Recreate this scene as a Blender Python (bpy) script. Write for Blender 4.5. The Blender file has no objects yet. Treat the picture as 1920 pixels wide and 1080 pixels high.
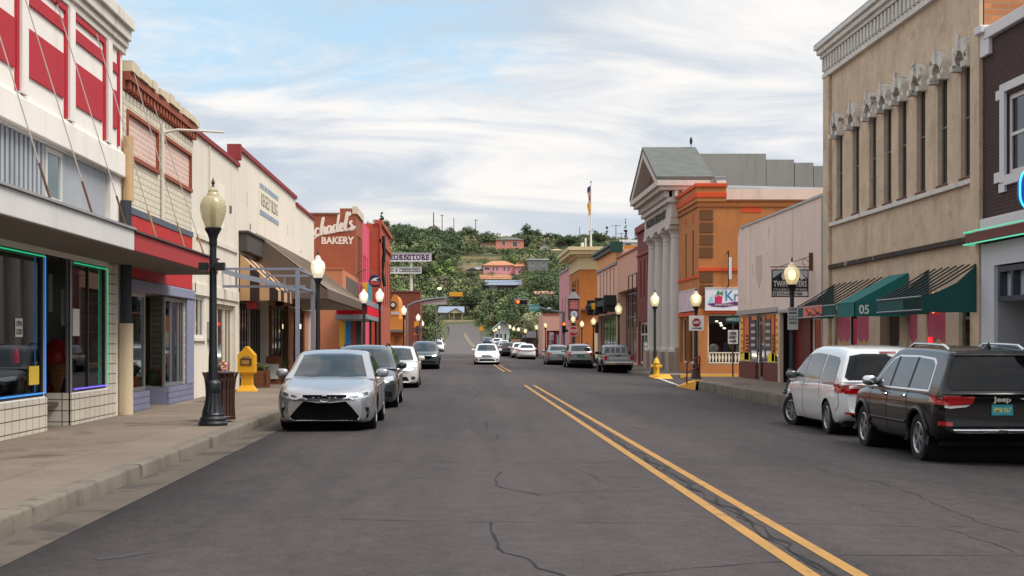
import bpy, bmesh, math, random
import numpy as np
from mathutils import Vector, Matrix, noise
from mathutils.bvhtree import BVHTree
R = math.radians
SC = bpy.context.scene
COL = SC.collection
random.seed(11)

# ---------------------------------------------------------------- camera
CH = 1.65
cam_d = bpy.data.cameras.new('camera'); cam = bpy.data.objects.new('camera', cam_d); COL.objects.link(cam)
cam.location = (0, 0, CH); cam.rotation_euler = (R(90), 0, 0)
cam_d.sensor_width = 36; cam_d.lens = 50; cam_d.shift_x = 0.0521; cam_d.shift_y = 0.0521
cam_d.clip_start = 0.1; cam_d.clip_end = 6000
SC.camera = cam
SC.view_settings.view_transform = 'Standard'; SC.view_settings.look = 'None'
SC.view_settings.gamma = 1; SC.view_settings.use_curve_mapping = False
SC.view_settings.exposure = 0.78

# ---------------------------------------------------------------- sun and sky
SUN_EL, SUN_AZ = 58, 118            # azimuth clockwise from +y: behind the camera, to the right
sd = bpy.data.lights.new('sun', 'SUN'); sd.energy = 2.3; sd.angle = R(28); sd.color = (1, .95, .87)
so = bpy.data.objects.new('sun', sd); COL.objects.link(so)
_s = Vector((math.sin(R(SUN_AZ)) * math.cos(R(SUN_EL)), math.cos(R(SUN_AZ)) * math.cos(R(SUN_EL)), math.sin(R(SUN_EL))))
so.rotation_euler = _s.to_track_quat('Z', 'Y').to_euler(); so.location = (20, -40, 60)

class NT:
    def __init__(s, tree): s.t = tree; tree.nodes.clear()
    def n(s, typ, **kw):
        nd = s.t.nodes.new('ShaderNode' + typ)
        for k, v in kw.items(): setattr(nd, k, v)
        return nd
    def l(s, a, b): s.t.links.new(a, b)
    def put(s, sock, v):
        if isinstance(v, bpy.types.NodeSocket): s.l(v, sock)
        elif v is not None: sock.default_value = v
    def math(s, op, a, b=None, c=None, clamp=False):
        m = s.n('Math', operation=op, use_clamp=clamp)
        for i, v in enumerate((a, b, c)): s.put(m.inputs[i], v)
        return m.outputs[0]
    def vm(s, op, a, b=None, scale=None):
        m = s.n('VectorMath', operation=op)
        s.put(m.inputs[0], a)
        if b is not None: s.put(m.inputs[1], b)
        if scale is not None: s.put(m.inputs['Scale'], scale)
        return m.outputs['Value'] if op in ('LENGTH', 'DOT_PRODUCT') else m.outputs[0]
    def mix(s, f, a, b, blend='MIX'):
        m = s.n('Mix', data_type='RGBA', blend_type=blend)
        s.put(m.inputs[0], f); s.put(m.inputs[6], a); s.put(m.inputs[7], b)
        return m.outputs[2]
    def noise(s, vec, scale, detail=3, rough=.5, dist=0.):
        m = s.n('TexNoise'); s.put(m.inputs['Vector'], vec)
        m.inputs['Scale'].default_value = scale; m.inputs['Detail'].default_value = detail
        m.inputs['Roughness'].default_value = rough; m.inputs['Distortion'].default_value = dist
        return m.outputs[0]
    def ramp(s, v, lo, hi, a=0., b=1., smooth=True):
        m = s.n('MapRange', interpolation_type='SMOOTHSTEP' if smooth else 'LINEAR')
        s.put(m.inputs[0], v); m.inputs[1].default_value = lo; m.inputs[2].default_value = hi
        m.inputs[3].default_value = a; m.inputs[4].default_value = b
        return m.outputs[0]
    def sep(s, v): m = s.n('SeparateXYZ'); s.l(v, m.inputs[0]); return m.outputs
    def comb(s, x, y, z):
        m = s.n('CombineXYZ')
        for i, v in enumerate((x, y, z)): s.put(m.inputs[i], v)
        return m.outputs[0]

W = bpy.data.worlds.new('World'); SC.world = W; W.use_nodes = True
t = NT(W.node_tree)
sky = t.n('TexSky', sky_type='NISHITA', sun_disc=False, sun_elevation=R(SUN_EL), sun_rotation=R(SUN_AZ), air_density=1.0, dust_density=1.6, ozone_density=1.2)
D = t.n('TexCoord').outputs['Generated']; dx, dy, dz = t.sep(D)
el = t.math('MAXIMUM', dz, 0.0)
k = t.math('DIVIDE', 1.0, t.math('ADD', el, 0.20))
P = t.comb(t.math('MULTIPLY', dx, k), t.math('MULTIPLY', dy, k), 0.0)
Pw = t.vm('MULTIPLY', P, (1.0, .55, 1.0))
big = t.noise(Pw, .95, 5, .55, .8)
wisp0 = t.noise(t.vm('MULTIPLY', t.vm('ADD', P, t.vm('SCALE', t.comb(t.noise(P, .9, 3), t.noise(P, 1.3, 3), 0.), scale=.9)), (2.2, 2.6, 1.)), 2.1, 8, .66, 1.4)
wisp = t.noise(t.vm('MULTIPLY', t.vm('ADD', P, (t.math('MULTIPLY', big, .8), 0., 0.)) if False else P, (1.2, 1.9, 1.)), 2.4, 8, .62, 1.2)
fine = t.noise(Pw, 8., 6, .6, .5)
# blue gap: upper sky left of the street axis
az = t.math('DIVIDE', dx, t.math('MAXIMUM', dy, .05))
gapx = t.math('MULTIPLY', t.ramp(az, -.50, -.17), t.ramp(az, .20, -.02))
gapz = t.math('MULTIPLY', t.ramp(el, .115, .20), 1.0)
gap = t.math('MULTIPLY', gapx, gapz)
cl = t.math('ADD', t.math('MULTIPLY', big, .45), t.math('ADD', t.math('ADD', t.math('MULTIPLY', wisp, .40), t.math('MULTIPLY', wisp0, .42)), t.math('MULTIPLY', fine, .12)))
cl = t.math('SUBTRACT', t.math('ADD', cl, .235), t.math('MULTIPLY', gap, .41))
cover = t.ramp(cl, .40, .78)
hazecol = t.mix(t.ramp(el, .0, .14), (.93, .94, .95, 1), (.88, .93, 1.0, 1))
shade = t.ramp(t.noise(t.vm('MULTIPLY', P, (.8, 1.5, 1.)), 1.7, 7, .58, 1.0), .36, .66)
cloudcol = t.mix(shade, (.60, .68, .78, 1), (1.03, 1.0, .97, 1))
warm = t.math('MULTIPLY', t.math('MULTIPLY', t.ramp(az, .16, -.03), t.ramp(az, -.30, -.08)), t.ramp(el, .13, .02))
cloudcol = t.mix(t.math('MULTIPLY', warm, .65), cloudcol, (1.02, .93, .80, 1))
skyc = t.vm('SCALE', sky.outputs[0], scale=.14)
skyb = t.mix(.75, skyc, (.43, .64, .80, 1))
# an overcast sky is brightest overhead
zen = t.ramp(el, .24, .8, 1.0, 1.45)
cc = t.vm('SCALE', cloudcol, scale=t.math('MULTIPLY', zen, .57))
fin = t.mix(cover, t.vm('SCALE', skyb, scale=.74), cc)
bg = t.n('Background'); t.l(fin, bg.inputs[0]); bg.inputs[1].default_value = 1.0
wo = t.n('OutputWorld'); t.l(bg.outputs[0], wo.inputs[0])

# ---------------------------------------------------------------- measuring helpers (metres from the camera foot)
F = 2667.
def onx(px, py, X): y = F * X / (px - 860.); return (y, CH + (640. - py) * y / F)
def ony(px, py, Y): return ((px - 860.) * Y / F, CH + (640. - py) * Y / F)

# ---------------------------------------------------------------- materials
def lin(c):
    return tuple(((v / 255.) / 12.92 if v / 255. <= .04045 else ((v / 255. + .055) / 1.055) ** 2.4) for v in c[:3])
_mats = {}
def M(name, col, rough=.75, var=.10, vs=.7, fine=.05, fs=18., streak=0., bump=0., bs=60., metal=0., spec=.5, coat=0.,
      pat=None, emit=0., ecol=None, rnd=0., dirt=None, alpha=None, trans=0.):
    if name in _mats: return _mats[name]
    m = bpy.data.materials.new(name); m.use_nodes = True; t = NT(m.node_tree)
    out = t.n('OutputMaterial'); b = t.n('BsdfPrincipled'); t.l(b.outputs[0], out.inputs[0])
    co = t.n('TexCoord').outputs['Object']
    c = lin(col); base = (c[0], c[1], c[2], 1)
    cs = None
    bumph = None
    if pat:
        kind = pat[0]; x, y, z = t.sep(co); u = t.math('ADD', x, y)
        if kind == 'brick':
            _, bw, bh, mort, ms, vary = pat[:6]; off = pat[6] if len(pat) > 6 else .5
            bt = t.n('TexBrick', offset=off, squash=1.0); t.l(t.comb(u, z, 0.), bt.inputs['Vector'])
            bt.inputs['Color1'].default_value = tuple(v * (1 - vary) for v in c) + (1,)
            bt.inputs['Color2'].default_value = tuple(min(1, v * (1 + vary)) for v in c) + (1,)
            bt.inputs['Mortar'].default_value = lin(mort) + (1,)
            bt.inputs['Scale'].default_value = 1.; bt.inputs['Mortar Size'].default_value = ms
            bt.inputs['Brick Width'].default_value = bw; bt.inputs['Row Height'].default_value = bh
            cs = bt.outputs[0]; bumph = t.math('SUBTRACT', 1., bt.outputs[1])
        elif kind == 'stripe':
            _, ax, per, c2, duty = pat
            s_ = {'x': x, 'y': y, 'z': z, 'u': u}[ax]
            f = t.math('GREATER_THAN', t.math('FRACT', t.math('DIVIDE', s_, per)), duty)
            cs = t.mix(f, base, lin(c2) + (1,))
        elif kind == 'flat':     # paving joints on the ground
            _, sx, sy, jc, js = pat
            fx = t.math('ABSOLUTE', t.math('SUBTRACT', t.math('FRACT', t.math('DIVIDE', x, sx)), .5))
            fy = t.math('ABSOLUTE', t.math('SUBTRACT', t.math('FRACT', t.math('DIVIDE', y, sy)), .5))
            j = t.math('MAXIMUM', t.math('GREATER_THAN', fx, .5 - js / sx), t.math('GREATER_THAN', fy, .5 - js / sy))
            slab = t.n('TexWhiteNoise'); t.l(t.comb(t.math('FLOOR', t.math('ADD', t.math('DIVIDE', x, sx), .0)), t.math('FLOOR', t.math('DIVIDE', y, sy)), 0.), slab.inputs['Vector'])
            bb = t.vm('SCALE', base[:3], scale=t.ramp(slab.outputs[0], 0, 1, .90, 1.08, False))
            cs = t.mix(t.math('MULTIPLY', j, .75), bb, lin(jc) + (1,))
    n1 = t.noise(co, vs, 4, .6); n2 = t.noise(co, fs, 3, .6)
    v = t.math('ADD', 1.0, t.math('ADD', t.math('MULTIPLY', t.math('SUBTRACT', n1, .5), 2.6 * var), t.math('MULTIPLY', t.math('SUBTRACT', n2, .5), 2.6 * fine)))
    if streak:
        n3 = t.noise(t.vm('MULTIPLY', co, (1.6, 1.6, .16)), 1.5, 5, .65)
        v = t.math('SUBTRACT', v, t.math('MULTIPLY', t.ramp(n3, .48, .78), streak))
    if rnd:
        oi = t.n('ObjectInfo'); v = t.math('ADD', v, t.math('MULTIPLY', t.math('SUBTRACT', oi.outputs['Random'], .5), 2 * rnd))
    colr = t.vm('SCALE', cs if cs is not None else base[:3], scale=v)
    if dirt:
        n4 = t.noise(co, dirt[1], 6, .7, .4)
        colr = t.mix(t.ramp(n4, dirt[2], dirt[2] + .12), colr, lin(dirt[0]) + (1,))
    t.l(colr, b.inputs['Base Color'])
    b.inputs['Metallic'].default_value = metal
    b.inputs['Specular IOR Level'].default_value = spec
    b.inputs['Coat Weight'].default_value = coat; b.inputs['Coat Roughness'].default_value = .04
    if rough > .25 and var > 0: t.l(t.math('ADD', rough - .06, t.math('MULTIPLY', n1, .12)), b.inputs['Roughness'])
    else: b.inputs['Roughness'].default_value = rough
    if trans: b.inputs['Transmission Weight'].default_value = trans
    if bump or bumph is not None:
        bn = t.n('Bump'); bn.inputs['Strength'].default_value = max(bump, .35 if bumph is not None else 0); bn.inputs['Distance'].default_value = .012
        h = t.noise(co, bs, 3, .6)
        if bumph is not None: h = t.math('ADD', t.math('MULTIPLY', h, .3), bumph)
        t.l(h, bn.inputs['Height']); t.l(bn.outputs[0], b.inputs['Normal'])
    if emit:
        b.inputs['Emission Color'].default_value = lin(ecol or col) + (1,); b.inputs['Emission Strength'].default_value = emit
    _mats[name] = m
    return m
def glassmat(name, tint=(.55, .6, .6), dark=None):
    """shop-window glass: a see-through pane with a mirror sheen"""
    if name in _mats: return _mats[name]
    m = bpy.data.materials.new(name); m.use_nodes = True; t = NT(m.node_tree)
    out = t.n('OutputMaterial'); tr = t.n('BsdfTransparent'); tr.inputs[0].default_value = tint + (1,)
    gl = t.n('BsdfGlossy'); gl.inputs['Roughness'].default_value = .02; gl.inputs[0].default_value = (.9, .93, .95, 1)
    fr = t.n('Fresnel'); fr.inputs[0].default_value = 1.5
    mx = t.n('MixShader'); t.l(fr.outputs[0], mx.inputs[0]); t.l(tr.outputs[0], mx.inputs[1]); t.l(gl.outputs[0], mx.inputs[2])
    t.l(mx.outputs[0], out.inputs[0]); _mats[name] = m
    return m
def globemat(name, col, see, emit, ecol):
    m = M(name + '_shell', col, rough=.25, var=.04, vs=6, coat=.6, emit=emit, ecol=ecol).copy(); m.name = name; nt = m.node_tree; t = NT.__new__(NT); t.t = nt
    out = [q for q in nt.nodes if q.type == 'OUTPUT_MATERIAL'][0]; src = out.inputs[0].links[0].from_socket
    tr = t.n('BsdfTransparent'); tr.inputs[0].default_value = (.95, .93, .86, 1); mx = t.n('MixShader'); mx.inputs[0].default_value = see
    t.l(src, mx.inputs[1]); t.l(tr.outputs[0], mx.inputs[2]); t.l(mx.outputs[0], out.inputs[0]); _mats[name] = m; return m
def paint(name, col, metal=.35, rough=.28, fl=0.):
    return M('paint_' + name, col, rough=rough, var=.0, fine=fl, fs=900, metal=metal, coat=1., spec=.5)

# ---------------------------------------------------------------- geometry helpers
class MB:
    def __init__(s): s.v = []; s.f = []
    def add(s, vs, fs):
        o = len(s.v); s.v += [tuple(v) for v in vs]; s.f += [tuple(i + o for i in f) for f in fs]; return s
    def hexa(s, p):   # 8 corners: 0-3 bottom loop, 4-7 top loop
        return s.add(p, [(0, 3, 2, 1), (4, 5, 6, 7), (0, 1, 5, 4), (1, 2, 6, 5), (2, 3, 7, 6), (3, 0, 4, 7)])
    def box(s, x0, x1, y0, y1, z0, z1):
        return s.hexa([(x0, y0, z0), (x1, y0, z0), (x1, y1, z0), (x0, y1, z0), (x0, y0, z1), (x1, y0, z1), (x1, y1, z1), (x0, y1, z1)])
    def tube(s, path, r, n=8, cap=True):
        P = [Vector(p) for p in path]; rs = r if isinstance(r, (list, tuple)) else [r] * len(P)
        o = len(s.v); up = Vector((0, 0, 1)); m = len(P)
        for i, p in enumerate(P):
            d = (P[min(i + 1, m - 1)] - P[max(i - 1, 0)])
            d = d.normalized() if d.length > 1e-9 else Vector((0, 0, 1))
            a = d.cross(up if abs(d.z) < .95 else Vector((0, 1, 0))).normalized(); b = d.cross(a)
            for j in range(n):
                q = 2 * math.pi * j / n
                s.v.append(tuple(p + (a * math.cos(q) + b * math.sin(q)) * rs[i]))
        for i in range(m - 1):
            for j in range(n):
                s.f.append((o + i * n + j, o + i * n + (j + 1) % n, o + (i + 1) * n + (j + 1) % n, o + (i + 1) * n + j))
        if cap: s.f.append(tuple(o + j for j in range(n - 1, -1, -1))); s.f.append(tuple(o + (m - 1) * n + j for j in range(n)))
        return s
    def lathe(s, prof, c=(0, 0, 0), n=20, flute=0., nf=10, axis='z', cap=True):
        o = len(s.v); m = len(prof)
        for (r, z) in prof:
            for j in range(n):
                q = 2 * math.pi * j / n; rr = r * (1 + flute * math.cos(nf * q))
                a, b = rr * math.cos(q), rr * math.sin(q)
                if axis == 'z': s.v.append((c[0] + a, c[1] + b, c[2] + z))
                elif axis == 'x': s.v.append((c[0] + z, c[1] + a, c[2] + b))
                else: s.v.append((c[0] + a, c[1] + z, c[2] + b))
        for i in range(m - 1):
            for j in range(n): s.f.append((o + i * n + j, o + i * n + (j + 1) % n, o + (i + 1) * n + (j + 1) % n, o + (i + 1) * n + j))
        if cap and prof[0][0] > 1e-6: s.f.append(tuple(o + j for j in range(n - 1, -1, -1)))
        if cap and prof[-1][0] > 1e-6: s.f.append(tuple(o + (m - 1) * n + j for j in range(n)))
        return s
    def prism(s, pts, back):   # closed outline of 3-D points swept by the vector back
        b = Vector(back); n = len(pts); o = len(s.v)
        s.v += [tuple(p) for p in pts] + [tuple(Vector(p) + b) for p in pts]
        s.f.append(tuple(o + i for i in range(n))); s.f.append(tuple(o + n + i for i in range(n - 1, -1, -1)))
        for i in range(n): j = (i + 1) % n; s.f.append((o + i, o + n + i, o + n + j, o + j))
        return s
    def blob(s, c, d, n=12, m=8, p=1.0, rot=None):   # rounded lump (p<1: boxier)
        o = len(s.v); sg = lambda v: math.copysign(abs(v) ** p, v)
        for i in range(m + 1):
            a = -math.pi / 2 + math.pi * i / m
            for j in range(n):
                q = 2 * math.pi * j / n
                v = Vector((sg(math.cos(a)) * sg(math.cos(q)) * d[0], sg(math.cos(a)) * sg(math.sin(q)) * d[1], sg(math.sin(a)) * d[2]))
                if rot is not None: v = rot @ v
                s.v.append(tuple(Vector(c) + v))
        for i in range(m):
            for j in range(n): s.f.append((o + i * n + j, o + i * n + (j + 1) % n, o + (i + 1) * n + (j + 1) % n, o + (i + 1) * n + j))
        return s
    def build(s, name, mat, parent=None, smooth=False, label=None, weld=True, bev=0.):
        me = bpy.data.meshes.new(name); o = bpy.data.objects.new(name, me); COL.objects.link(o)
        if parent is not None:
            o.parent = parent; L = world_loc(parent)
        else:
            a = np.array(s.v); lo, hi = a.min(0), a.max(0); L = Vector(((lo[0] + hi[0]) / 2, (lo[1] + hi[1]) / 2, lo[2])); o.location = L
        me.from_pydata([(v[0] - L[0], v[1] - L[1], v[2] - L[2]) for v in s.v], [], s.f)
        bm = bmesh.new(); bm.from_mesh(me)
        if weld: bmesh.ops.remove_doubles(bm, verts=bm.verts, dist=2e-4)
        bmesh.ops.recalc_face_normals(bm, faces=bm.faces)
        if smooth:
            for f in bm.faces: f.smooth = True
        bm.to_mesh(me); bm.free()
        if smooth and smooth != 'all': me.set_sharp_from_angle(angle=R(smooth if smooth is not True else 40))
        if mat is not None: me.materials.append(mat)
        if bev:
            md = o.modifiers.new('edge', 'BEVEL'); md.width = bev; md.segments = 2; md.limit_method = 'ANGLE'; md.angle_limit = R(50)
        if label: o['label'] = label
        return o
_wl = {}
def world_loc(o):
    L = Vector((0, 0, 0))
    while o is not None: L = L + o.location; o = o.parent
    return L
def tag(o, label, cat, group=None, kind=None):
    o['label'] = label; o['category'] = cat
    if group: o['group'] = group
    if kind: o['kind'] = kind
    return o
def thing(name, label, cat, loc=(0, 0, 0), group=None):
    o = bpy.data.objects.new(name, None); COL.objects.link(o); o.location = loc; o.empty_display_size = .2
    return tag(o, label, cat, group)
def struct(o): o['kind'] = 'structure'; return o
_ch = {}
def dup(o, loc=None, rz=None, sc=None, label=None, group=None, parent=None):
    c = o.copy(); COL.objects.link(c)
    if parent is not None: c.parent = parent
    if loc is not None: c.location = loc
    if rz is not None: c.rotation_euler = (0, 0, rz)
    if sc is not None: c.scale = (sc, sc, sc) if not isinstance(sc, tuple) else sc
    if label: c['label'] = label
    if group: c['group'] = group
    for ch in list(o.children): dup(ch, parent=c)
    return c

class Fr:
    """wall frame: u runs along the wall, z up, d out of the wall"""
    def __init__(s, side, X):
        s.side = side; s.X = X
    def P(s, u, z, d=0.):
        if s.side == 'L': return (s.X + d, u, z)
        if s.side == 'R': return (s.X - d, u, z)
        return (u, s.X - d, z)
    def box(s, b, u0, u1, z0, z1, d0, d1):
        P = s.P
        return b.hexa([P(u0, z0, d0), P(u1, z0, d0), P(u1, z0, d1), P(u0, z0, d1), P(u0, z1, d0), P(u1, z1, d0), P(u1, z1, d1), P(u0, z1, d1)])
    def prism(s, b, poly, d0, d1):
        a = Vector(s.P(0, 0, d0)); c = Vector(s.P(0, 0, d1))
        return b.prism([s.P(u, z, d0) for u, z in poly], c - a)
    def bx(s, name, mat, parent, u0, u1, z0, z1, d0, d1, **k):
        return s.box(MB(), u0, u1, z0, z1, d0, d1).build(name, mat, parent, **k)
    def wall(s, b, u0, u1, z0, z1, holes, dep=.25, d=0.):
        us = sorted({u0, u1} | {h[0] for h in holes} | {h[1] for h in holes}); zs = sorted({z0, z1} | {h[2] for h in holes} | {h[3] for h in holes})
        us = [u for u in us if u0 - 1e-6 <= u <= u1 + 1e-6]; zs = [z for z in zs if z0 - 1e-6 <= z <= z1 + 1e-6]
        inh = lambda u, z: any(h[0] < u < h[1] and h[2] < z < h[3] for h in holes)
        for i in range(len(us) - 1):
            for j in range(len(zs) - 1):
                if not inh((us[i] + us[i + 1]) / 2, (zs[j] + zs[j + 1]) / 2):
                    b.add([s.P(us[i], zs[j], d), s.P(us[i + 1], zs[j], d), s.P(us[i + 1], zs[j + 1], d), s.P(us[i], zs[j + 1], d)], [(0, 1, 2, 3)])
        for h in holes:
            a, c, e, f = h[:4]; dp = d - (h[4] if len(h) > 4 else dep)
            q = [(a, e), (c, e), (c, f), (a, f)]
            for i in range(4):
                p0, p1 = q[i], q[(i + 1) % 4]
                b.add([s.P(*p0, d), s.P(*p1, d), s.P(*p1, dp), s.P(*p0, dp)], [(0, 1, 2, 3)])
        return b
    def shell(s, b, u0, u1, z0, z1, depth, d=0.):   # the rest of the building behind the front sheet
        P = s.P; D_ = -depth
        a = [P(u0, z0, d), P(u1, z0, d), P(u1, z1, d), P(u0, z1, d), P(u0, z0, D_), P(u1, z0, D_), P(u1, z1, D_), P(u0, z1, D_)]
        return b.add(a, [(4, 5, 6, 7), (0, 4, 7, 3), (1, 5, 6, 2), (3, 2, 6, 7)])
    def window(s, parent, u0, u1, z0, z1, dep=.2, fw=.06, mull=(), bars=(), fm=None, gm=None, ft=.06, name='window', sill=None, label=None):
        b = MB()
        pts = [(u0, u0 + fw, z0, z1), (u1 - fw, u1, z0, z1), (u0 + fw, u1 - fw, z0, z0 + fw), (u0 + fw, u1 - fw, z1 - fw, z1)]
        for m in mull:
            uu = u0 + (u1 - u0) * m; pts.append((uu - fw * .4, uu + fw * .4, z0 + fw, z1 - fw))
        for m in bars:
            zz = z0 + (z1 - z0) * m
            xs = [u0 + fw] + [u0 + (u1 - u0) * q for q in mull] + [u1 - fw]
            for i in range(len(xs) - 1):
                a = xs[i] + (fw * .4 if i else 0); c = xs[i + 1] - (fw * .4 if i < len(xs) - 2 else 0)
                pts.append((a, c, zz - fw * .35, zz + fw * .35))
        for p in pts: s.box(b, *p, -dep, -dep + ft)
        o = b.build(name, fm or MF_alu, parent, label=label)
        s.bx('pane', gm or MG_dark, o, u0 + fw * .5, u1 - fw * .5, z0 + fw * .5, z1 - fw * .5, -dep + ft * .3, -dep + ft * .55)
        if sill: s.bx('sill', sill, o, u0 - .06, u1 + .06, z0 - .09, z0 - .004, -dep * .5, .06)
        return o

def text(s, fr, u, z, h, mat, parent, d=.01, width=None, name='lettering', bold=0., shear=0., depth=.012, space=1., center=False, flip=None):
    """flat raised letters on a wall frame; u is the reading start"""
    cu = bpy.data.curves.new('lettering', 'FONT'); cu.body = s; cu.size = 1.; cu.extrude = 0.; cu.offset = bold; cu.shear = shear; cu.space_character = space
    cu.resolution_u = 3
    ob = bpy.data.objects.new('tmp', cu); COL.objects.link(ob); dg = bpy.context.evaluated_depsgraph_get()
    me = bpy.data.meshes.new_from_object(ob.evaluated_get(dg)); bpy.data.objects.remove(ob)
    vs = np.array([v.co[:] for v in me.vertices]); fs = [tuple(p.vertices) for p in me.polygons]
    lo, hi = vs.min(0), vs.max(0); sc = h / (hi[1] - lo[1]); sx = (width / (hi[0] - lo[0])) if width else sc
    td = {'L': 1, 'R': -1, 'S': 1}[fr.side] if flip is None else flip
    wd = (hi[0] - lo[0]) * sx; b = MB()
    if center: u = u - td * wd / 2
    n = len(vs)
    q = [((v[0] - lo[0]) * sx, (v[1] - lo[1]) * sc) for v in vs]
    b.v = [fr.P(u + td * a, z + c, d + depth) for a, c in q] + [fr.P(u + td * a, z + c, d - .002) for a, c in q]
    b.f = list(fs)
    ec = {}
    for f in fs:
        for i in range(len(f)):
            e = (f[i], f[(i + 1) % len(f)]); ec[tuple(sorted(e))] = ec.get(tuple(sorted(e)), 0) + 1
    for e, k_ in ec.items():
        if k_ == 1: b.f.append((e[0], e[1], e[1] + n, e[0] + n))
    bpy.data.meshes.remove(me)
    return b.build(name, mat, parent, weld=False)

# common materials
MF_alu = M('aluminium_frame', (150, 152, 155), rough=.4, metal=.6, var=.05)
MF_white = M('white_frame', (205, 203, 198), rough=.55, var=.06)
MF_dark = M('dark_frame', (38, 36, 36), rough=.5, var=.1)
MG_dark = M('dark_glass', (20, 23, 26), rough=.04, var=0, fine=0, spec=.9)
MG_store = glassmat('shop_glass', (.86, .89, .89))
M_black = M('black_metal', (24, 25, 28), rough=.42, var=.15, vs=3, spec=.5)
M_steel = M('galvanised_steel', (140, 143, 148), rough=.45, metal=.7, var=.1)
M_white = M('white_paint', (226, 224, 218), rough=.6, var=.05, streak=.10)
M_inside = M('dark_interior', (46, 40, 36), rough=.9, var=.2)
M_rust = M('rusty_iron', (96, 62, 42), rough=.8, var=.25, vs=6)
# ================================================================ ground, road, hill
def sst(t): t = max(0., min(1., t)); return t * t * (3 - 2 * t)
def zroad(y): return 0. if y < 175 else 7.0 * max(0., (y - 175) / 265.) ** 1.6 if y < 460 else 7.0 * (285 / 265.) ** 1.6 + (y - 460) * .02
def xroad(y):      # left and right edge of the far road
    a = sst((y - 175) / 170.); b = sst((y - 350) / 110.)
    return (-3.9 + 1.5 * a - .8 * b, 10.2 - 4.6 * a - 1.2 * b)
def zc(x): return max(44., min(62., 54. - .075 * x))
def terrain(x, y):
    z = zroad(y)
    if y < 175: return -.32
    l, r = xroad(y); off = max(l - 5 - x, x - r - 5, 0.)
    k = sst(off / 16.)
    t = (y - 330) / 430.
    if t <= 1: hl = zc(x) * (.55 * max(t, 0.) + .45 * sst(t))
    else: hl = zc(x) - (y - 760) * .02
    w = sst((y - 428) / 150.)
    kk = max(k, w)
    side = 2.2 * sst(off / 60.) * sst((y - 200) / 120.)
    n = noise.noise((x * .018, y * .018, 3.)) * 2.6 + noise.noise((x * .06, y * .06, 9.)) * .7
    if y > 460: z = zroad(460)
    return z * (1 - sst((y - 400) / 200.)) - .3 * (1 - kk) + (hl + side) * kk + n * kk * sst((y - 200) / 150.)
def march(px, py, y0=200., y1=1000.):
    y = y0
    while y < y1:
        if terrain((px - 860) * y / F, y) >= CH + (640 - py) * y / F: return y
        y += 1.5
    return 740.
def axis(lo, hi, steps):
    v = [lo]
    while v[-1] < hi:
        for lim, st in steps:
            if v[-1] < lim: v.append(v[-1] + st); break
    return v
b = MB()
xs = axis(-700, 700, [(-160, 60), (-60, 12), (100, 8), (240, 16), (2000, 60)])
ys = axis(-900, 3400, [(-80, 120), (160, 40), (178, 6), (470, 8), (800, 11), (1200, 60), (9000, 400)])
for y in ys:
    for x in xs: b.v.append((x, y, terrain(x, y)))
nx = len(xs)
for j in range(len(ys) - 1):
    for i in range(nx - 1): b.f.append((j * nx + i, j * nx + i + 1, (j + 1) * nx + i + 1, (j + 1) * nx + i))
M_soil = M('dry_hillside_soil', (110, 98, 70), rough=.95, var=.35, vs=.06, fine=.35, fs=.9, dirt=((72, 76, 46), .07, .38))
struct(b.build('ground', M_soil, smooth='all', weld=False))

XC = 2.66
def zcr(x, y=0):    # crowned carriageway
    if x > XC: return -.03 * (min(x, 9.2) - XC)
    return -.012 * max(0., -x - 2.4)
b = MB()
gx = [-70, -30, -8, -3.42, -3.36, -2.4, 0, XC, 4, 6, 8, 9.2, 12, 30, 70]; gy = [-74 + 8 * i for i in range(32)]
for y in gy:
    for x in gx: b.v.append((x, y, zcr(x) if x > -3.4 or y >= 126 else -.3))
n = len(gx)
for j in range(len(gy) - 1):
    for i in range(n - 1): b.f.append((j * n + i, j * n + i + 1, (j + 1) * n + i + 1, (j + 1) * n + i))
# asphalt: grain, wheel lanes running along the street, darker oil patches
ma = M('asphalt', (60, 53, 53), rough=.82, var=.07, vs=.22, fine=.14, fs=55., bump=.35, bs=160., spec=.35)
t = NT.__new__(NT); t.t = ma.node_tree
bs_ = [q for q in ma.node_tree.nodes if q.type == 'BSDF_PRINCIPLED'][0]; src = bs_.inputs['Base Color'].links[0].from_socket
co = t.n('TexCoord').outputs['Object']; lane = t.noise(t.vm('MULTIPLY', co, (.85, .03, 1.)), 1., 4, .6); lane2 = t.noise(t.vm('MULTIPLY', co, (.25, .10, 1.)), 1., 5, .65, .5)
fac = t.math('ADD', t.ramp(lane, .3, .7, .80, 1.16), t.ramp(lane2, .35, .7, -.16, .18))
mot = t.noise(co, 4.5, 6, .8, .3); fac = t.math('ADD', fac, t.ramp(mot, .34, .66, -.2, .22)); mo2 = t.noise(co, 26., 3, .8); fac = t.math('ADD', fac, t.ramp(mo2, .34, .66, -.16, .18))
pat_ = t.noise(t.vm('MULTIPLY', co, (.5, .22, 1.)), 1.3, 3, .6, 1.5); fac = t.math('ADD', fac, t.ramp(pat_, .60, .66, .0, -.13))
ag = t.noise(co, 60., 3, .75); fac = t.math('ADD', fac, t.ramp(ag, .54, .70, 0., 1.0)); ag2 = t.noise(co, 42., 3, .75); fac = t.math('SUBTRACT', fac, t.ramp(ag2, .52, .70, 0., .5))
t.l(t.vm('SCALE', src, scale=fac), bs_.inputs['Base Color'])
struct(b.build('street', ma, smooth='all', weld=False))
b = MB(); yy = [173 + 6 * i for i in range(45)]
for y in yy:
    l, r = xroad(y)
    for k_ in (0, .3, .6, 1): b.v.append((l + (r - l) * k_, y, zroad(y) + .03))
for j in range(len(yy) - 1):
    for i in range(3): b.f.append((j * 4 + i, j * 4 + i + 1, (j + 1) * 4 + i + 1, (j + 1) * 4 + i))
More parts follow.
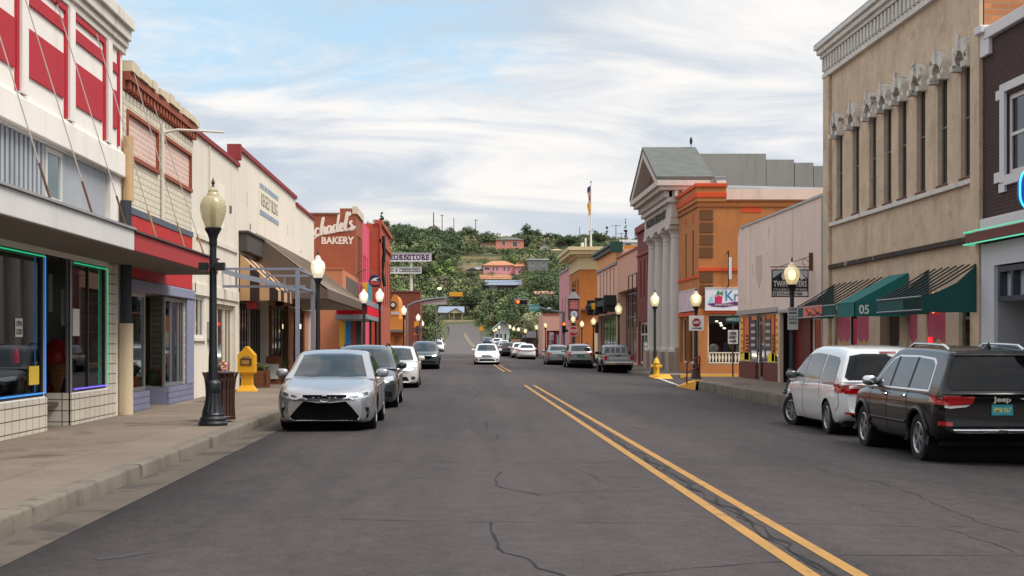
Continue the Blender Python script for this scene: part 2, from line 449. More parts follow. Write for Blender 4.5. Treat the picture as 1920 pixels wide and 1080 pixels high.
struct(b.build('uphill_road', M('worn_asphalt', (86, 79, 79), rough=.9, var=.12, vs=.12, fine=.1, fs=20), smooth='all', weld=False))

M_walk = M('pavement_concrete', (119, 105, 92), rough=.88, var=.26, vs=.7, fine=.14, fs=22, pat=('flat', 1.55, 2.6, (92, 82, 72), .014), dirt=((82, 70, 60), .42, .55), bump=.3, bs=90)
M_curb = M('kerb_concrete', (110, 102, 90), rough=.9, var=.36, vs=1.3, fine=.18, fs=24, bump=.5, bs=40, streak=.62, dirt=((70, 64, 57), 1.3, .58))
M_gut = M('gutter_concrete', (86, 77, 69), rough=.9, var=.34, vs=.8, fine=.2, fs=24, dirt=((62, 55, 50), .7, .48))
def slab(name, poly, z0, z1, mat):
    return struct(MB().prism([(x, y, z1) for x, y in poly], (0, 0, z0 - z1)).build(name, mat))
slab('left_pavement', [(-8.9, -70), (-4.12, -70), (-4.12, 126), (-8.9, 126)], -.4, .136, M_walk)
# kerb with a rounded, chipped nose
def kerb(name, path, z0, z1, w, side, mat, seg=.8):
    b = MB(); pts = []
    for i in range(len(path) - 1):
        p, q = Vector(path[i]), Vector(path[i + 1]); m = max(1, int((q - p).length / seg))
        for j in range(m): pts.append(p + (q - p) * j / m)
    pts.append(Vector(path[-1]))
    for i, p in enumerate(pts):
        d = (pts[min(i + 1, len(pts) - 1)] - pts[max(i - 1, 0)]).normalized(); nrm = Vector((d.y, -d.x)) * side
        j1 = noise.noise((p.x * 2, p.y * 1.3, 1)) * .012
        for o_, z in ((-w, z1), (-.03 + j1, z1), (-.008, z1 - .008 + j1), (0, z1 - .03), (.012, z0)):
            c = p + nrm * o_; b.v.append((c.x, c.y, z))
    for i in range(len(pts) - 1):
        for k_ in range(4): b.f.append((i * 5 + k_, i * 5 + k_ + 1, (i + 1) * 5 + k_ + 1, (i + 1) * 5 + k_))
    return struct(b.build(name, mat, smooth=60, weld=False))
kerb('left_kerb', [(-3.9, -70), (-3.9, 126)], -.07, .142, .23, 1, M_curb)
b = MB()
for y0, y1 in [(-70 + 6 * i, -70 + 6 * i + 5.985) for i in range(32)]:
    b.add([(-3.93, y0, -.034), (-3.36, y0, -.008), (-3.36, y1, -.008), (-3.93, y1, -.034)], [(0, 1, 2, 3)])
struct(b.build('left_gutter', M_gut))
# right side: near block, side street, far block
ZR = .16
slab('right_pavement', [(9.14, -70), (13.6, -70), (13.6, 60.5), (9.6, 60.5), (9.25, 57.5), (9.14, 54.5)], -.6, ZR - .006, M_walk)
kerb('right_kerb', [(9.0, -70), (9.0, 53.4)], -.2, ZR, .2, -1, M_curb)
M_yel = M('yellow_kerb_paint', (222, 160, 38), rough=.7, var=.14, vs=3, fine=.1, fs=30, dirt=((168, 128, 62), 1.2, .62))
struct(MB().add([(8.93, 53.4, ZR + .004), (9.25, 53.4, ZR + .004), (9.5, 57.6, ZR - .03), (8.75, 57.2, -.17), (8.88, 53.4, -.19), (9.5, 57.6, -.19)], [(0, 1, 2, 3), (0, 3, 4), (2, 5, 3)]).build('yellow_kerb_ramp', M_yel))
slab('side_street_pavement', [(10.35, 72.6), (34, 72.6), (34, 75.5), (13.4, 75.5), (13.4, 127), (9.45, 127), (9.45, 100), (10.1, 78)], -.6, -.045, M_walk)
kerb('far_right_kerb', [(10.2, 74), (9.9, 80), (9.3, 100), (9.3, 127)], -.25, -.04, .2, -1, M_curb)
struct(MB().add([(9.75, 70.4, -.186), (10.5, 69.6, -.186), (10.75, 72.5, -.03), (10.15, 74.2, -.03), (9.95, 74.5, -.186)], [(0, 1, 2, 3), (0, 3, 4)]).build('yellow_corner_ramp', M_yel))
struct(MB().box(11.3, 15.5, 72.42, 72.62, -.25, -.035).build('yellow_side_kerb', M_yel))
slab('left_far_pavement', [(-9, 150), (-4.3, 150), (-3.9, 200), (-9, 200)], -.4, .12, M_walk)
slab('right_far_pavement', [(9.4, 147), (40, 147), (40, 149), (13, 149), (13, 205), (10.4, 205), (9.6, 170)], -.4, -.04, M_walk)

# ---- road paint
M_yline = M('yellow_road_paint', (160, 118, 56), rough=.75, var=.2, vs=1.2, fine=.22, fs=40, dirt=((104, 88, 70), 4.5, .55))
M_wline = M('white_road_paint', (186, 180, 176), rough=.75, var=.2, vs=1.5, fine=.15, fs=30, dirt=((112, 106, 104), 2., .50))
def strip(b, path, w, z=.004, seg=2.):
    pts = []
    for i in range(len(path) - 1):
        p, q = Vector(path[i]), Vector(path[i + 1]); m = max(1, int((q - p).length / seg))
        for j in range(m): pts.append(p + (q - p) * j / m)
    pts.append(Vector(path[-1])); o = len(b.v)
    for i, p in enumerate(pts):
        d = (pts[min(i + 1, len(pts) - 1)] - pts[max(i - 1, 0)]).normalized(); nr = Vector((d.y, -d.x)); ww = w(i) if callable(w) else w
        for sgn in (-.5, .5):
            c = p + nr * ww * sgn; zz = (zcr(c.x) if c.y < 174 else zroad(c.y) + .03)
            b.v.append((c.x, c.y, zz + z))
    for i in range(len(pts) - 1): b.f.append((o + 2 * i, o + 2 * i + 1, o + 2 * i + 3, o + 2 * i + 2))
for x in (2.485, 2.835):
    for y0, y1 in ((-70, 53.6), (77, 124)):
        b = MB(); strip(b, [(x, y0), (x, y1)], .115); struct(b.build('yellow_centre_line', M_yline))
for o_ in (-.2, .2):
    b = MB(); strip(b, [(sum(xroad(y)) / 2 - 1.4 * (1 - sst((y - 176) / 60)) + o_, y) for y in range(238, 352, 8)], .10, .012); struct(b.build('yellow_uphill_line', M('faded_yellow_paint', (176, 152, 104), rough=.8, var=.2, vs=2)))
b = MB(); strip(b, [(-3.2, 126.5), (2.4, 126.5)], .6); struct(b.build('white_stop_line', M_wline))
b = MB(); strip(b, [(-3.2, 168), (8.8, 168)], .8); struct(b.build('white_stop_line', M_wline))
b = MB(); strip(b, [(9.95, 70.5), (9.15, 58.5)], .16, .006); struct(b.build('white_gutter_line', M_wline))
b = MB(); strip(b, [(-3.2, 55.2), (8.6, 54.4)], .22, .005); struct(b.build('faded_crossing_line', M('faded_road_paint', (104, 97, 97), rough=.85, var=.2, vs=1.2, fine=.2, fs=20)))
# ---- tar-dark cracks
def gnd(px, py):
    y = F * CH / (py - 640.)
    for _ in range(4): x = (px - 860) * y / F; y = F * (CH - zcr(x)) / (py - 640.)
    return ((px - 860) * y / F, y)
CR = [([(640, 974), (760, 977), (905, 979), (1100, 980), (1300, 979), (1480, 982), (1700, 986), (1920, 991)], .016),
      ([(985, 929), (1060, 923), (1200, 920), (1350, 915), (1500, 915), (1660, 918)], .014),
      ([(672, 866), (800, 866), (980, 867), (1180, 866)], .016),
      ([(917, 980), (925, 1004), (928, 1020), (942, 1036), (985, 1046), (1012, 1066), (1050, 1078), (1080, 1095)], .034),
      ([(1080, 1095), (1180, 1076), (1290, 1066), (1420, 1056), (1500, 1050)], .022),
      ([(1540, 1041), (1680, 1040), (1920, 1042)], .016),
      ([(942, 884), (926, 902), (938, 914), (990, 924), (1012, 929)], .022),
      ([(912, 792), (914, 806), (896, 812), (884, 806)], .022), ([(931, 815), (934, 822), (926, 826)], .024),
      ([(1500, 872), (1560, 888), (1650, 905), (1700, 922), (1780, 955), (1850, 985), (1920, 1000)], .018),
      ([(1280, 866), (1400, 872), (1500, 872)], .012), ([(1180, 800), (1300, 826), (1440, 840)], .014),
      ([(1770, 990), (1830, 1010), (1900, 1035)], .014), ([(880, 752), (900, 735), (886, 727)], .02),
      ([(1080, 880), (1130, 905), (1200, 915)], .012)]
b = MB()
for pts, w in CR:
    g = [Vector(gnd(*p)) for p in pts]; path = []
    for i in range(len(g) - 1):
        m = max(2, int((g[i + 1] - g[i]).length / .22))
        for j in range(m):
            p = g[i] + (g[i + 1] - g[i]) * j / m; path.append((p.x + random.uniform(-.035, .035), p.y + random.uniform(-.05, .05)))
    path.append(tuple(g[-1]))
    strip(b, path, lambda i, w=w: w * random.uniform(.25, 1.05), .003, 9.)
path = [(2.66 + random.uniform(-.09, .09), 6 + .35 * i) for i in range(125)]
strip(b, path, lambda i: random.choice((.003, .012, .028, .045, .008)), .0035, 9.)
path = [(2.60 + random.uniform(-.05, .09), 6 + .5 * i) for i in range(60)]
strip(b, path, lambda i: random.choice((.004, .02, .03)), .0045, 9.)
o = struct(b.build('cracked_tar', M('crack_tar', (13, 12, 12), rough=.9, var=.2), weld=False))
b = MB(); strip(b, [gnd(180, 1049), gnd(225, 1044), gnd(272, 1036)], lambda i: .13, .003, .3); struct(b.build('oil_stain', M('oil_stain', (52, 48, 48), rough=.7, var=.3, vs=5)))

# ================================================================ trees
def leafmat(name, col, var=.32, vs=.55):
    m = M(name, col, rough=.75, var=var, vs=vs, fine=.16, fs=6, spec=.25, rnd=.28); return m
L_mid = leafmat('leaf_green', (110, 122, 80)); L_dark = leafmat('leaf_dark', (80, 94, 64)); L_sage = leafmat('leaf_sage', (136, 135, 102)); L_bright = leafmat('leaf_bright', (120, 138, 82), vs=.8)
L_con = leafmat('leaf_conifer', (38, 54, 40)); L_yel = leafmat('leaf_yellow', (206, 190, 52), var=.15)
M_bark = M('bark', (86, 72, 58), rough=.95, var=.25, vs=4)
def crown(rx, ry, rz, ncl, nl, leaf, seed, cone=0.):
    rg = random.Random(seed); b = MB()
    cl = []
    for i in range(ncl):
        a = rg.uniform(0, 2 * math.pi); v = rg.uniform(-1, 1) ; r = rg.uniform(.25, .92)
        if cone:
            h = rg.random() ** 1.2; r_ = (1 - h) * rg.uniform(.5, 1.) ; c = Vector((math.cos(a) * rx * r_, math.sin(a) * ry * r_, h * 2 * rz)); s = rx * (.34 * (1 - h) + .1)
        else:
            q = math.sqrt(max(0, 1 - v * v)); c = Vector((math.cos(a) * q * rx * r, math.sin(a) * q * ry * r, rz + v * rz * r)); s = min(rx, rz) * rg.uniform(.28, .52)
        cl.append((c, s))
    per = nl // ncl
    for c, s in cl:
        for _ in range(per):
            d = Vector((rg.gauss(0, 1), rg.gauss(0, 1), rg.gauss(0, .8)))
            d.normalize(); p = c + d * s * rg.uniform(.55, 1.08)
            nrm = (d + Vector((rg.uniform(-.9, .9), rg.uniform(-.9, .9), rg.uniform(-.3, 1.1)))).normalized()
            a = nrm.orthogonal().normalized(); e = nrm.cross(a); th = rg.uniform(0, 6.3); a, e = a * math.cos(th) + e * math.sin(th), e * math.cos(th) - a * math.sin(th)
            w = leaf * rg.uniform(.6, 1.3)
            b.add([p - a * w * .5, p + e * w * .33, p + a * w * .6, p - e * w * .33], [(0, 1, 2, 3)])
    return b, cl
def tree(name, label, loc, rx, rz, zt, leaf, nl, mat, seed, ncl=16, group=None, cone=0., ry=None, trunk_r=None):
    """loc: foot; zt: height of the bottom of the crown"""
    th = thing(name, label, 'tree', loc, group); x, y, z = loc
    b, cl = crown(rx, ry or rx, rz, ncl, nl, leaf, seed, cone)
    b.v = [(v[0] + x, v[1] + y, v[2] + z + zt) for v in b.v]
    b.build('crown', mat, th, weld=False)
    t_ = MB(); r0 = trunk_r or max(.08, rx * .055); top = zt + rz * (1.8 if cone else 1.0)
    t_.tube([(x, y, z - .3), (x + .02, y, z + zt * .5), (x - .05 * rx, y, z + zt + rz * .4), (x, y, z + top)], [r0 * 1.3, r0, r0 * .75, r0 * .25], 7)
    rg = random.Random(seed)
    for c, s in rg.sample(cl, min(5, len(cl))):
        p0 = Vector((x, y, z + zt * rg.uniform(.7, 1.2) + .2)); p1 = Vector((x + c.x, y + c.y, z + zt + c.z))
        t_.tube([p0, p0.lerp(p1, .5) + Vector((0, 0, .1 * rx)), p1], [r0 * .5, r0 * .33, r0 * .12], 5)
    t_.build('trunk', M_bark, th, smooth=True, weld=False)
    return th

# ---- houses on the hillside, each found by its foot in the photograph
HOUSE = []
def house(name, label, px0, px1, pyb, pye, pyr, wall, roofc, roof='hip', win=(), porch=None, dep=8., extra=None, cat='house', group=None, winc=None):
    y = march((px0 + px1) / 2, pyb); x0, x1 = (px0 - 860) * y / F, (px1 - 860) * y / F
    zb = CH + (640 - pyb) * y / F; ze = CH + (640 - pye) * y / F; zr = CH + (640 - pyr) * y / F
    HOUSE.append((px0 - 4, px1 + 4, min(pyr, pye) - 2, pyb, y))
    th = thing(name, label, cat, ((x0 + x1) / 2, y, zb), group)
    wm = M('stucco_%d_%d_%d' % wall, wall, rough=.9, var=.1, vs=.4, streak=.1); rm = M('roofing_%d_%d_%d' % roofc, roofc, rough=.8, var=.16, vs=.5)
    fr = Fr('S', y); b = MB(); holes = []
    for (a, c, e, f) in win:   # fractions of the front
        holes.append((x0 + (x1 - x0) * a, x0 + (x1 - x0) * c, zb + (ze - zb) * e, zb + (ze - zb) * f))
    fr.wall(b, x0, x1, zb - 3, ze, holes, .15); fr.shell(b, x0, x1, zb - 3, ze, dep)
    if roof == 'gable':
        xm = (x0 + x1) / 2; b.add([fr.P(x0, ze, 0), fr.P(x1, ze, 0), fr.P(xm, zr - .1, 0)], [(0, 1, 2)]); b.add([fr.P(x0, ze, -dep), fr.P(x1, ze, -dep), fr.P(xm, zr - .1, -dep)], [(0, 1, 2)])
    b.build('wall', wm, th)
    for h in holes: fr.window(th, *h, dep=.14, fw=.12, mull=(.5,) if h[1] - h[0] > 1.2 else (), fm=winc or MF_white, ft=.1)
    r_ = MB(); ov = .5
    A = [fr.P(x0 - ov, ze, ov), fr.P(x1 + ov, ze, ov), fr.P(x1 + ov, ze, -dep - ov), fr.P(x0 - ov, ze, -dep - ov)]
    up = Vector((0, 0, .18))
    if roof == 'hip':
        i_ = min((x1 - x0) * .3, dep / 2); T = [fr.P(x0 + i_, zr, -dep / 2), fr.P(x1 - i_, zr, -dep / 2)]
        r_.add(A + [tuple(Vector(q) + up) for q in A] + T, [(3, 2, 1, 0), (0, 1, 5, 4), (1, 2, 6, 5), (2, 3, 7, 6), (3, 0, 4, 7), (4, 5, 9, 8), (6, 7, 8, 9), (5, 6, 9), (7, 4, 8)])
    elif roof == 'gable':
        xm = (x0 + x1) / 2
        for xa in (x0 - ov, x1 + ov):
            q = [fr.P(xa, ze - .15, ov), fr.P(xm, zr, ov), fr.P(xm, zr, -dep - ov), fr.P(xa, ze - .15, -dep - ov)]
            r_.hexa(q + [tuple(Vector(v) + up) for v in q])
    elif roof == 'side':   # ridge along x, the near slope seen
        q = [fr.P(x0 - ov, ze, ov), fr.P(x1 + ov, ze, ov), fr.P(x1 + ov, zr, -dep / 2), fr.P(x0 - ov, zr, -dep / 2)]
        r_.hexa(q + [tuple(Vector(v) + up) for v in q])
        q = [fr.P(x0 - ov, zr, -dep / 2), fr.P(x1 + ov, zr, -dep / 2), fr.P(x1 + ov, ze, -dep - ov), fr.P(x0 - ov, ze, -dep - ov)]
        r_.hexa(q + [tuple(Vector(v) + up) for v in q])
    else:
        fr.box(r_, x0 - .3, x1 + .3, ze, ze + .35, -dep - .3, .3)
    r_.build('roof', rm, th)
    if porch: porch(th, fr, x0, x1, zb, ze, y)
    return th
PINK = (216, 142, 122); GREYR = (104, 98, 90)
house('hillside_house', 'two storey salmon pink house with dark hip roof near the hill crest', 930, 982, 470, 450, 444, PINK, (96, 92, 86), 'hip', [(.22, .33, .45, .95), (.60, .76, .35, .85)], dep=9)
house('hillside_house', 'low tan shed with rusty flat roof left of the salmon pink house', 901, 928, 466, 457, 453, (176, 152, 124), (142, 96, 66), 'flat', [(.1, .3, .2, .8)], dep=6)
house('hillside_house', 'long bright pink house with orange hip roof halfway up the hill', 906, 966, 513, 498, 488, (236, 160, 168), (176, 122, 88), 'hip', [(.04, .2, .42, .8), (.29, .35, .3, .88), (.40, .46, .3, .88), (.63, .69, .3, .88), (.77, .83, .3, .88)], dep=9)
house('hillside_house', 'small pink wing house with orange hip roof beside the grey house', 966, 986, 511, 500, 491, (226, 160, 160), (172, 118, 84), 'hip', [(.55, .85, .2, .8)], dep=7)
house('hillside_house', 'two storey grey house with white flat roof on the right hillside', 990, 1028, 512, 487, 484, (126, 126, 124), (206, 206, 208), 'flat', [(.65, .85, .08, .4), (.12, .3, .55, .85), (.68, .84, .6, .9)], dep=9)
house('hillside_house', 'tan house with orange brown gable roof below the bright pink house', 902, 957, 527, 524, 514, (206, 178, 146), (166, 118, 84), 'side', [], dep=10)
house('hillside_house', 'long dark house under a blue grey metal roof on the lower hill', 912, 976, 545, 535, 525, (74, 66, 60), (124, 134, 152), 'side', [(.1, .3, .1, .8)], dep=11)
house('hillside_house', 'white house with pale red roof above the right street trees', 1006, 1046, 562, 552, 546, (198, 190, 182), (176, 128, 112), 'side', [(.2, .35, .2, .8), (.6, .8, .2, .8)], dep=9)
house('hillside_house', 'small pale gabled house on the hill right of the tall crest trees', 1012, 1032, 470, 462, 457, (186, 178, 164), (150, 140, 128), 'gable', [(.3, .6, .2, .7)], dep=6)
house('hillside_house', 'tan hut with curved looking low roof behind the right hill trees', 1034, 1054, 476, 470, 466, (202, 184, 146), (172, 150, 116), 'hip', [], dep=6)
house('hillside_house', 'dark house with low gable roof among trees on right crest', 1044, 1066, 466, 460, 455, (66, 62, 58), (70, 66, 64), 'gable', [], dep=6)
house('hillside_house', 'white bungalow above the cypress behind the right street block', 1164, 1196, 462, 455, 449, (206, 206, 204), (150, 150, 148), 'side', [(.3, .6, .2, .8)], dep=7)
def bl_porch(th, fr, x0, x1, zb, ze, y):
    w = x1 - x0
    for q in (.42, .62, .96):
        fr.bx('post', M('porch_post', (214, 200, 168), var=.05), th, x0 + w * q - .1, x0 + w * q + .1, zb - .2, ze, 1.2, 1.4)
    xm = x0 + w * .70
    MB().prism([fr.P(x0 + w * .38, ze, 1.5), fr.P(x1 + .2, ze, 1.5), fr.P(xm, ze + 1.35, 1.5)], (0, 3.5, 0)).build('porch_gable', M('porch_gable', (206, 192, 158), var=.08), th)
    for xa in (x0 + w * .34, x1 + .4):
        q = [fr.P(xa, ze - .1, 1.8), fr.P(xm, ze + 1.5, 1.8), fr.P(xm, ze + 1.5, -2.5), fr.P(xa, ze - .1, -2.5)]
        MB().hexa(q + [tuple(Vector(v) + Vector((0, 0, .16))) for v in q]).build('porch_roof', M('roofing_132_142_162', (132, 142, 162), rough=.6), th)
house('bungalow', 'cream bungalow with blue metal roof and gabled porch above the stone wall', 824, 868, 600, 587, 575, (150, 136, 110), (132, 142, 162), 'side', [(.08, .26, .1, .8)], porch=bl_porch, dep=8)
yb = march(846, 600) - 6
def rwall(name, label, px0, px1, py0, py1, y, col, thick=.5):
    x0, x1 = (px0 - 860) * y / F, (px1 - 860) * y / F; z0, z1 = CH + (640 - py1) * y / F, CH + (640 - py0) * y / F
    b = MB(); n = 14
    for i in range(n):
        a, c = x0 + (x1 - x0) * i / n, x0 + (x1 - x0) * (i + 1) / n; za = z1 + noise.noise((i * 1.7, y, 0)) * .12; zd = z1 + noise.noise(((i + 1) * 1.7, y, 0)) * .12
        b.hexa([(a, y, z0 - 2), (c, y, z0 - 2), (c, y + thick, z0 - 2), (a, y + thick, z0 - 2), (a, y, za), (c, y, zd), (c, y + thick, zd), (a, y + thick, za)])
    o = b.build(name, M(name + '_%d' % int(px0), col, rough=.95, var=.22, vs=.6, pat=('brick', .6, .35, tuple(int(v * .7) for v in col), .03, .18)))
    tag(o, label, 'wall'); return o
rwall('stone_wall', 'pale stone retaining wall below the blue roofed bungalow', 822, 890, 600, 617, yb, (202, 180, 146))
rwall('terrace_wall', 'tan terrace wall crossing the upper hillside left of pink houses', 866, 940, 482, 488, march(900, 487) - 1, (186, 160, 122))
rwall('terrace_wall', 'brown terrace wall below the parked cars on the hill', 864, 905, 508, 516, march(885, 516) - 1, (140, 116, 92))
HOUSE.append((818, 892, 574, 618, yb)); HOUSE.append((864, 940, 480, 490, 720)); HOUSE.append((866, 904, 497, 512, 600))

protos = []; stuff_trees = []
def hill_proto(name, label, rx, rz, zt, nl, mat, ncl, sd, cone=0.):
    return tree(name, label, (0, 0, 0), rx * 1.2, rz * 1.15, zt, .62, int(nl * 1.25), mat, sd, ncl + 2, 'trees on the wooded hillside', cone)
KINDS_ = [('hillside_tree', 'dark green bushy tree among the many on the wooded hillside', 3.6, 2.9, 1.2, 900, L_dark, 11),
          ('hillside_tree', 'mid green bushy tree among the many on the wooded hillside', 3.3, 2.5, .9, 800, L_mid, 10),
          ('hillside_tree', 'grey green loose shrubby tree among the many on the wooded hillside', 3.0, 2.0, .5, 650, L_sage, 9),
          ('hillside_tree', 'bright green rounded tree among the many on the wooded hillside', 3.2, 2.6, .8, 800, L_bright, 10)]
for i, a in enumerate(KINDS_):
    for v in range(2): protos.append(hill_proto(a[0], a[1], a[2], a[3], a[4], a[5], a[6], a[7], 50 + i * 7 + v))
used = [False] * len(protos); placed = []
rg = random.Random(5)
for tries in range(40000):
    if len(placed) > 1500: break
    y = 290 + 485 * rg.random() ** .8 if rg.random() < .6 else rg.uniform(385, 520); px = rg.uniform(698, 1062) if rg.random() < .85 or y < 640 else rg.uniform(1062, 1200); x = (px - 860) * y / F
    l, r = xroad(min(y, 459))
    if y < 446 and l - 5.5 < x < r + 4.5: continue
    s0 = rg.uniform(.75, 1.3); z = terrain(x, y); pyb = 640 - (z - CH) * F / y; s = 0
    for q in (1., .6, .36, .22):
        pyt = 640 - (z + 7 * s0 * q - CH) * F / y; hw = 3.9 * s0 * q * F / y
        if not any(px + hw > h[0] and px - hw < h[1] and pyt < h[3] - .15 * (h[3] - h[2]) and pyb > h[2] and y < h[4] + 1 for h in HOUSE): s = s0 * q; break
    if not s or any((x - q[0]) ** 2 + (y - q[1]) ** 2 < (2.3 * (max(s, .4) + q[2])) ** 2 for q in placed): continue
    if any(abs(x - (h[0] + h[1] - 1720) / 2 * h[4] / F) < (h[1] - h[0]) / 2 * h[4] / F and h[4] - 2 < y < h[4] + 11 for h in HOUSE): continue
    placed.append((x, y, max(s, .4)))
    k_ = rg.choice((0, 0, 1, 1, 2, 2, 3)) if y < 600 else rg.choice((0, 0, 0, 1, 2)); k_ = k_ * 2 + rg.randrange(2)
    if len(placed) > 285: stuff_trees.append((x, y, z, s, k_ // 2)); continue
    if not used[k_]: used[k_] = True; o = protos[k_]; o.location = (x, y, z); o.scale = (s, s, s * rg.uniform(.85, 1.15)); o.rotation_euler = (0, 0, rg.uniform(0, 6))
    else: dup(protos[k_], (x, y, z), rg.uniform(0, 6), (s * rg.uniform(.9, 1.2), s, s * rg.uniform(.85, 1.15)))
for k_, p_ in enumerate(protos):
    if not used[k_]: p_.location = (-10 + k_, 560, terrain(-10, 560))
# the remaining trees of the wood, one mass
for kk, mt, lb in ((0, L_dark, 'dark green tree mass filling the wooded hillside behind the single trees'), (1, L_mid, 'mid green tree mass filling the wooded hillside behind the single trees'), (2, L_sage, 'grey green tree mass filling the wooded hillside behind the single trees'), (3, L_bright, 'bright green tree mass filling the wooded hillside behind the single trees')):
    b = MB(); tmpl = [crown(3.9, 3.9, 2.9, 11, 420, .85, 300 + kk * 5 + q)[0] for q in range(3)]; rg2 = random.Random(kk)
    for x, y, z, s, k2 in stuff_trees:
        if k2 != kk: continue
        tb = tmpl[rg2.randrange(3)]; a = rg2.uniform(0, 6.3); ca, sa = math.cos(a) * s, math.sin(a) * s; o_ = len(b.v)
        b.v += [(x + v[0] * ca - v[1] * sa, y + v[0] * sa + v[1] * ca, z + .6 + v[2] * s) for v in tb.v]; b.f += [tuple(i + o_ for i in f) for f in tb.f]
    if b.v: tag(b.build('hillside_wood', mt, weld=False), lb, 'wood', kind='stuff')
# low scrub between the trees: nobody could count it
b = MB(); rg = random.Random(8); n_ = 0
while n_ < 3600:
    y = 250 + 520 * rg.random(); px = rg.uniform(700, 1130); x = (px - 860) * y / F; l, r = xroad(min(y, 459))
    if y < 446 and l - 2.5 < x < r + 2.5: continue
    if px > 1000 and y < 330: continue
    z = terrain(x, y); s = rg.uniform(.5, 1.5); n_ += 1
    if any(h[0] < px < h[1] and h[2] - 4 < 640 - (z - CH) * F / y < h[3] - 3 and y < h[4] + 2 for h in HOUSE): continue
    for _ in range(26):
        p = Vector((x + rg.gauss(0, .6) * s, y + rg.gauss(0, .6) * s, z + abs(rg.gauss(0, .5)) * s)); a = Vector((rg.gauss(0, 1), rg.gauss(0, 1), rg.gauss(0, 1))).normalized(); e = a.orthogonal().normalized(); w = .5 * s
        b.add([p - a * w * .5, p + e * w * .3, p + a * w * .5, p - e * w * .3], [(0, 1, 2, 3)])
o = b.build('hillside_scrub', leafmat('leaf_scrub', (88, 96, 58), .4, .15), weld=False); tag(o, 'low grey green scrub covering the hillside between the trees', 'scrub', kind='stuff')
def at_hill(px, py): y = march(px, py); return ((px - 860) * y / F, y, terrain((px - 860) * y / F, y))
# single trees one can pick out
def skyline(px, y): x = (px - 860) * y / F; return (x, y, terrain(x, y))
tree('crest_tree', 'tall open crowned tree standing right of the salmon pink house', skyline(990, 742), 5.2, 4.0, 5.5, .7, 1300, L_dark, 3, 9)
tree('crest_tree', 'lower bushy companion tree left of the tall open crowned crest tree', skyline(968, 744), 3.6, 2.6, 4.2, .7, 900, L_dark, 4, 8)
tree('conifer', 'ragged dark conifer on the crest right of the flagpole', skyline(1138, 735), 3.6, 5.2, .6, .6, 900, L_con, 5, 26, cone=1)
tree('cypress', 'slim dark cypress spire on the crest beside the white bungalow', skyline(1173, 730), 1.3, 4.6, 6.0, .5, 700, L_con, 6, 18, cone=1)
tree('conifer', 'slim conifer top rising behind the red brick building at left', skyline(716, 600), 2.6, 5., 9.0, .6, 800, L_con, 7, 22, cone=1)
tree('street_tree', 'tall leafy green tree behind the left signal arm', (-4.9, 186, .1), 3.1, 2.9, 1.6, .34, 3400, L_mid, 21, 20)
tree('street_tree', 'smaller bright green tree in front of the bungalow', (-3.4 - 1.4, 214, .4), 2.3, 2.0, 1.1, .32, 2200, L_bright, 22, 15)
tree('street_tree', 'dark green tree squeezed against the low brick building', (-7.6, 182, .1), 2.4, 2.6, 1.2, .34, 2200, L_dark, 25, 14)
tree('street_tree', 'large dark tree right of the teal street sign', (17.2, 262, 1.1), 4.6, 4.0, 2.6, .45, 3600, L_dark, 23, 20)
tree('street_tree', 'broad green tree above the low brown storefront', (11.8, 256, 1.), 3.9, 3.3, 2.6, .42, 3200, L_dark, 24, 18)
tree('yellow_tree', 'small tree with bright yellow leaves behind the hanging street sign', (14.2, 272, 4.2), 1.0, 1.7, 3.2, .4, 500, L_yel, 26, 8)
tree('street_tree', 'rounded olive tree behind the row of parked white cars', (12.4, 236, .7), 2.8, 2.3, 1.6, .38, 2200, L_sage, 27, 14)
M_pole = M('weathered_pole', (92, 82, 70), rough=.95, var=.15)
def upole(label, px, pyt, pyb, y, arm=1.6, r=.13, lit=False):
    x = (px - 860) * y / F; zt = CH + (640 - pyt) * y / F; zb = CH + (640 - pyb) * y / F
    th = thing('utility_pole', label, 'utility pole', (x, y, zb))
    MB().tube([(x, y, zb - 2), (x, y, zt)], [r * 1.2, r * .8], 8).build('pole', M_pole, th)
    if arm: MB().box(x - arm / 2, x + arm / 2, y - .18, y - .06, zt - .7, zt - .5).build('crossarm', M_pole, th)
    return th
upole('tallest dark utility pole rising beside the furniture sign', 813, 398, 512, 620, 0, .26)
upole('slim utility pole second from left on the crest', 829, 402, 446, 735, 2.2, .22)
upole('slim bare utility pole third from left on the crest', 851, 408, 446, 735, 0, .2)
upole('slim utility pole with short crossarm at mid crest', 892, 411, 446, 735, 2.6, .2)
upole('utility pole with wide crossarm right of the conifer', 1155, 421, 470, 730, 5., .22)
upole('short utility pole near the cypress with small crossarm', 1165, 436, 470, 725, 4., .2)
upole('thin pole on the crest left of the flagpole', 1087, 426, 458, 735, 0, .2)
upole('timber utility pole with white boxes above the far parked cars', 955, 556, 620, 300, 2.2, .14)
for k_, (y0, py) in enumerate(((205, 522), (205, 531), (230, 570))):
    pts = []
    for i in range(25):
        q = i / 24; pxx = 700 + 420 * q; x = (pxx - 860) * y0 / F; z = CH + (640 - (py - 14 * q + 12 * q * (1 - q))) * y0 / F; pts.append((x, y0 + 10 * q, z))
    o = MB().tube(pts, .022, 4).build('power_line', M_black)
    tag(o, ('upper of two close power lines crossing the street before the hill', 'lower of two close power lines crossing the street before the hill', 'lone lowest power line crossing the street before the hill')[k_], 'power line')
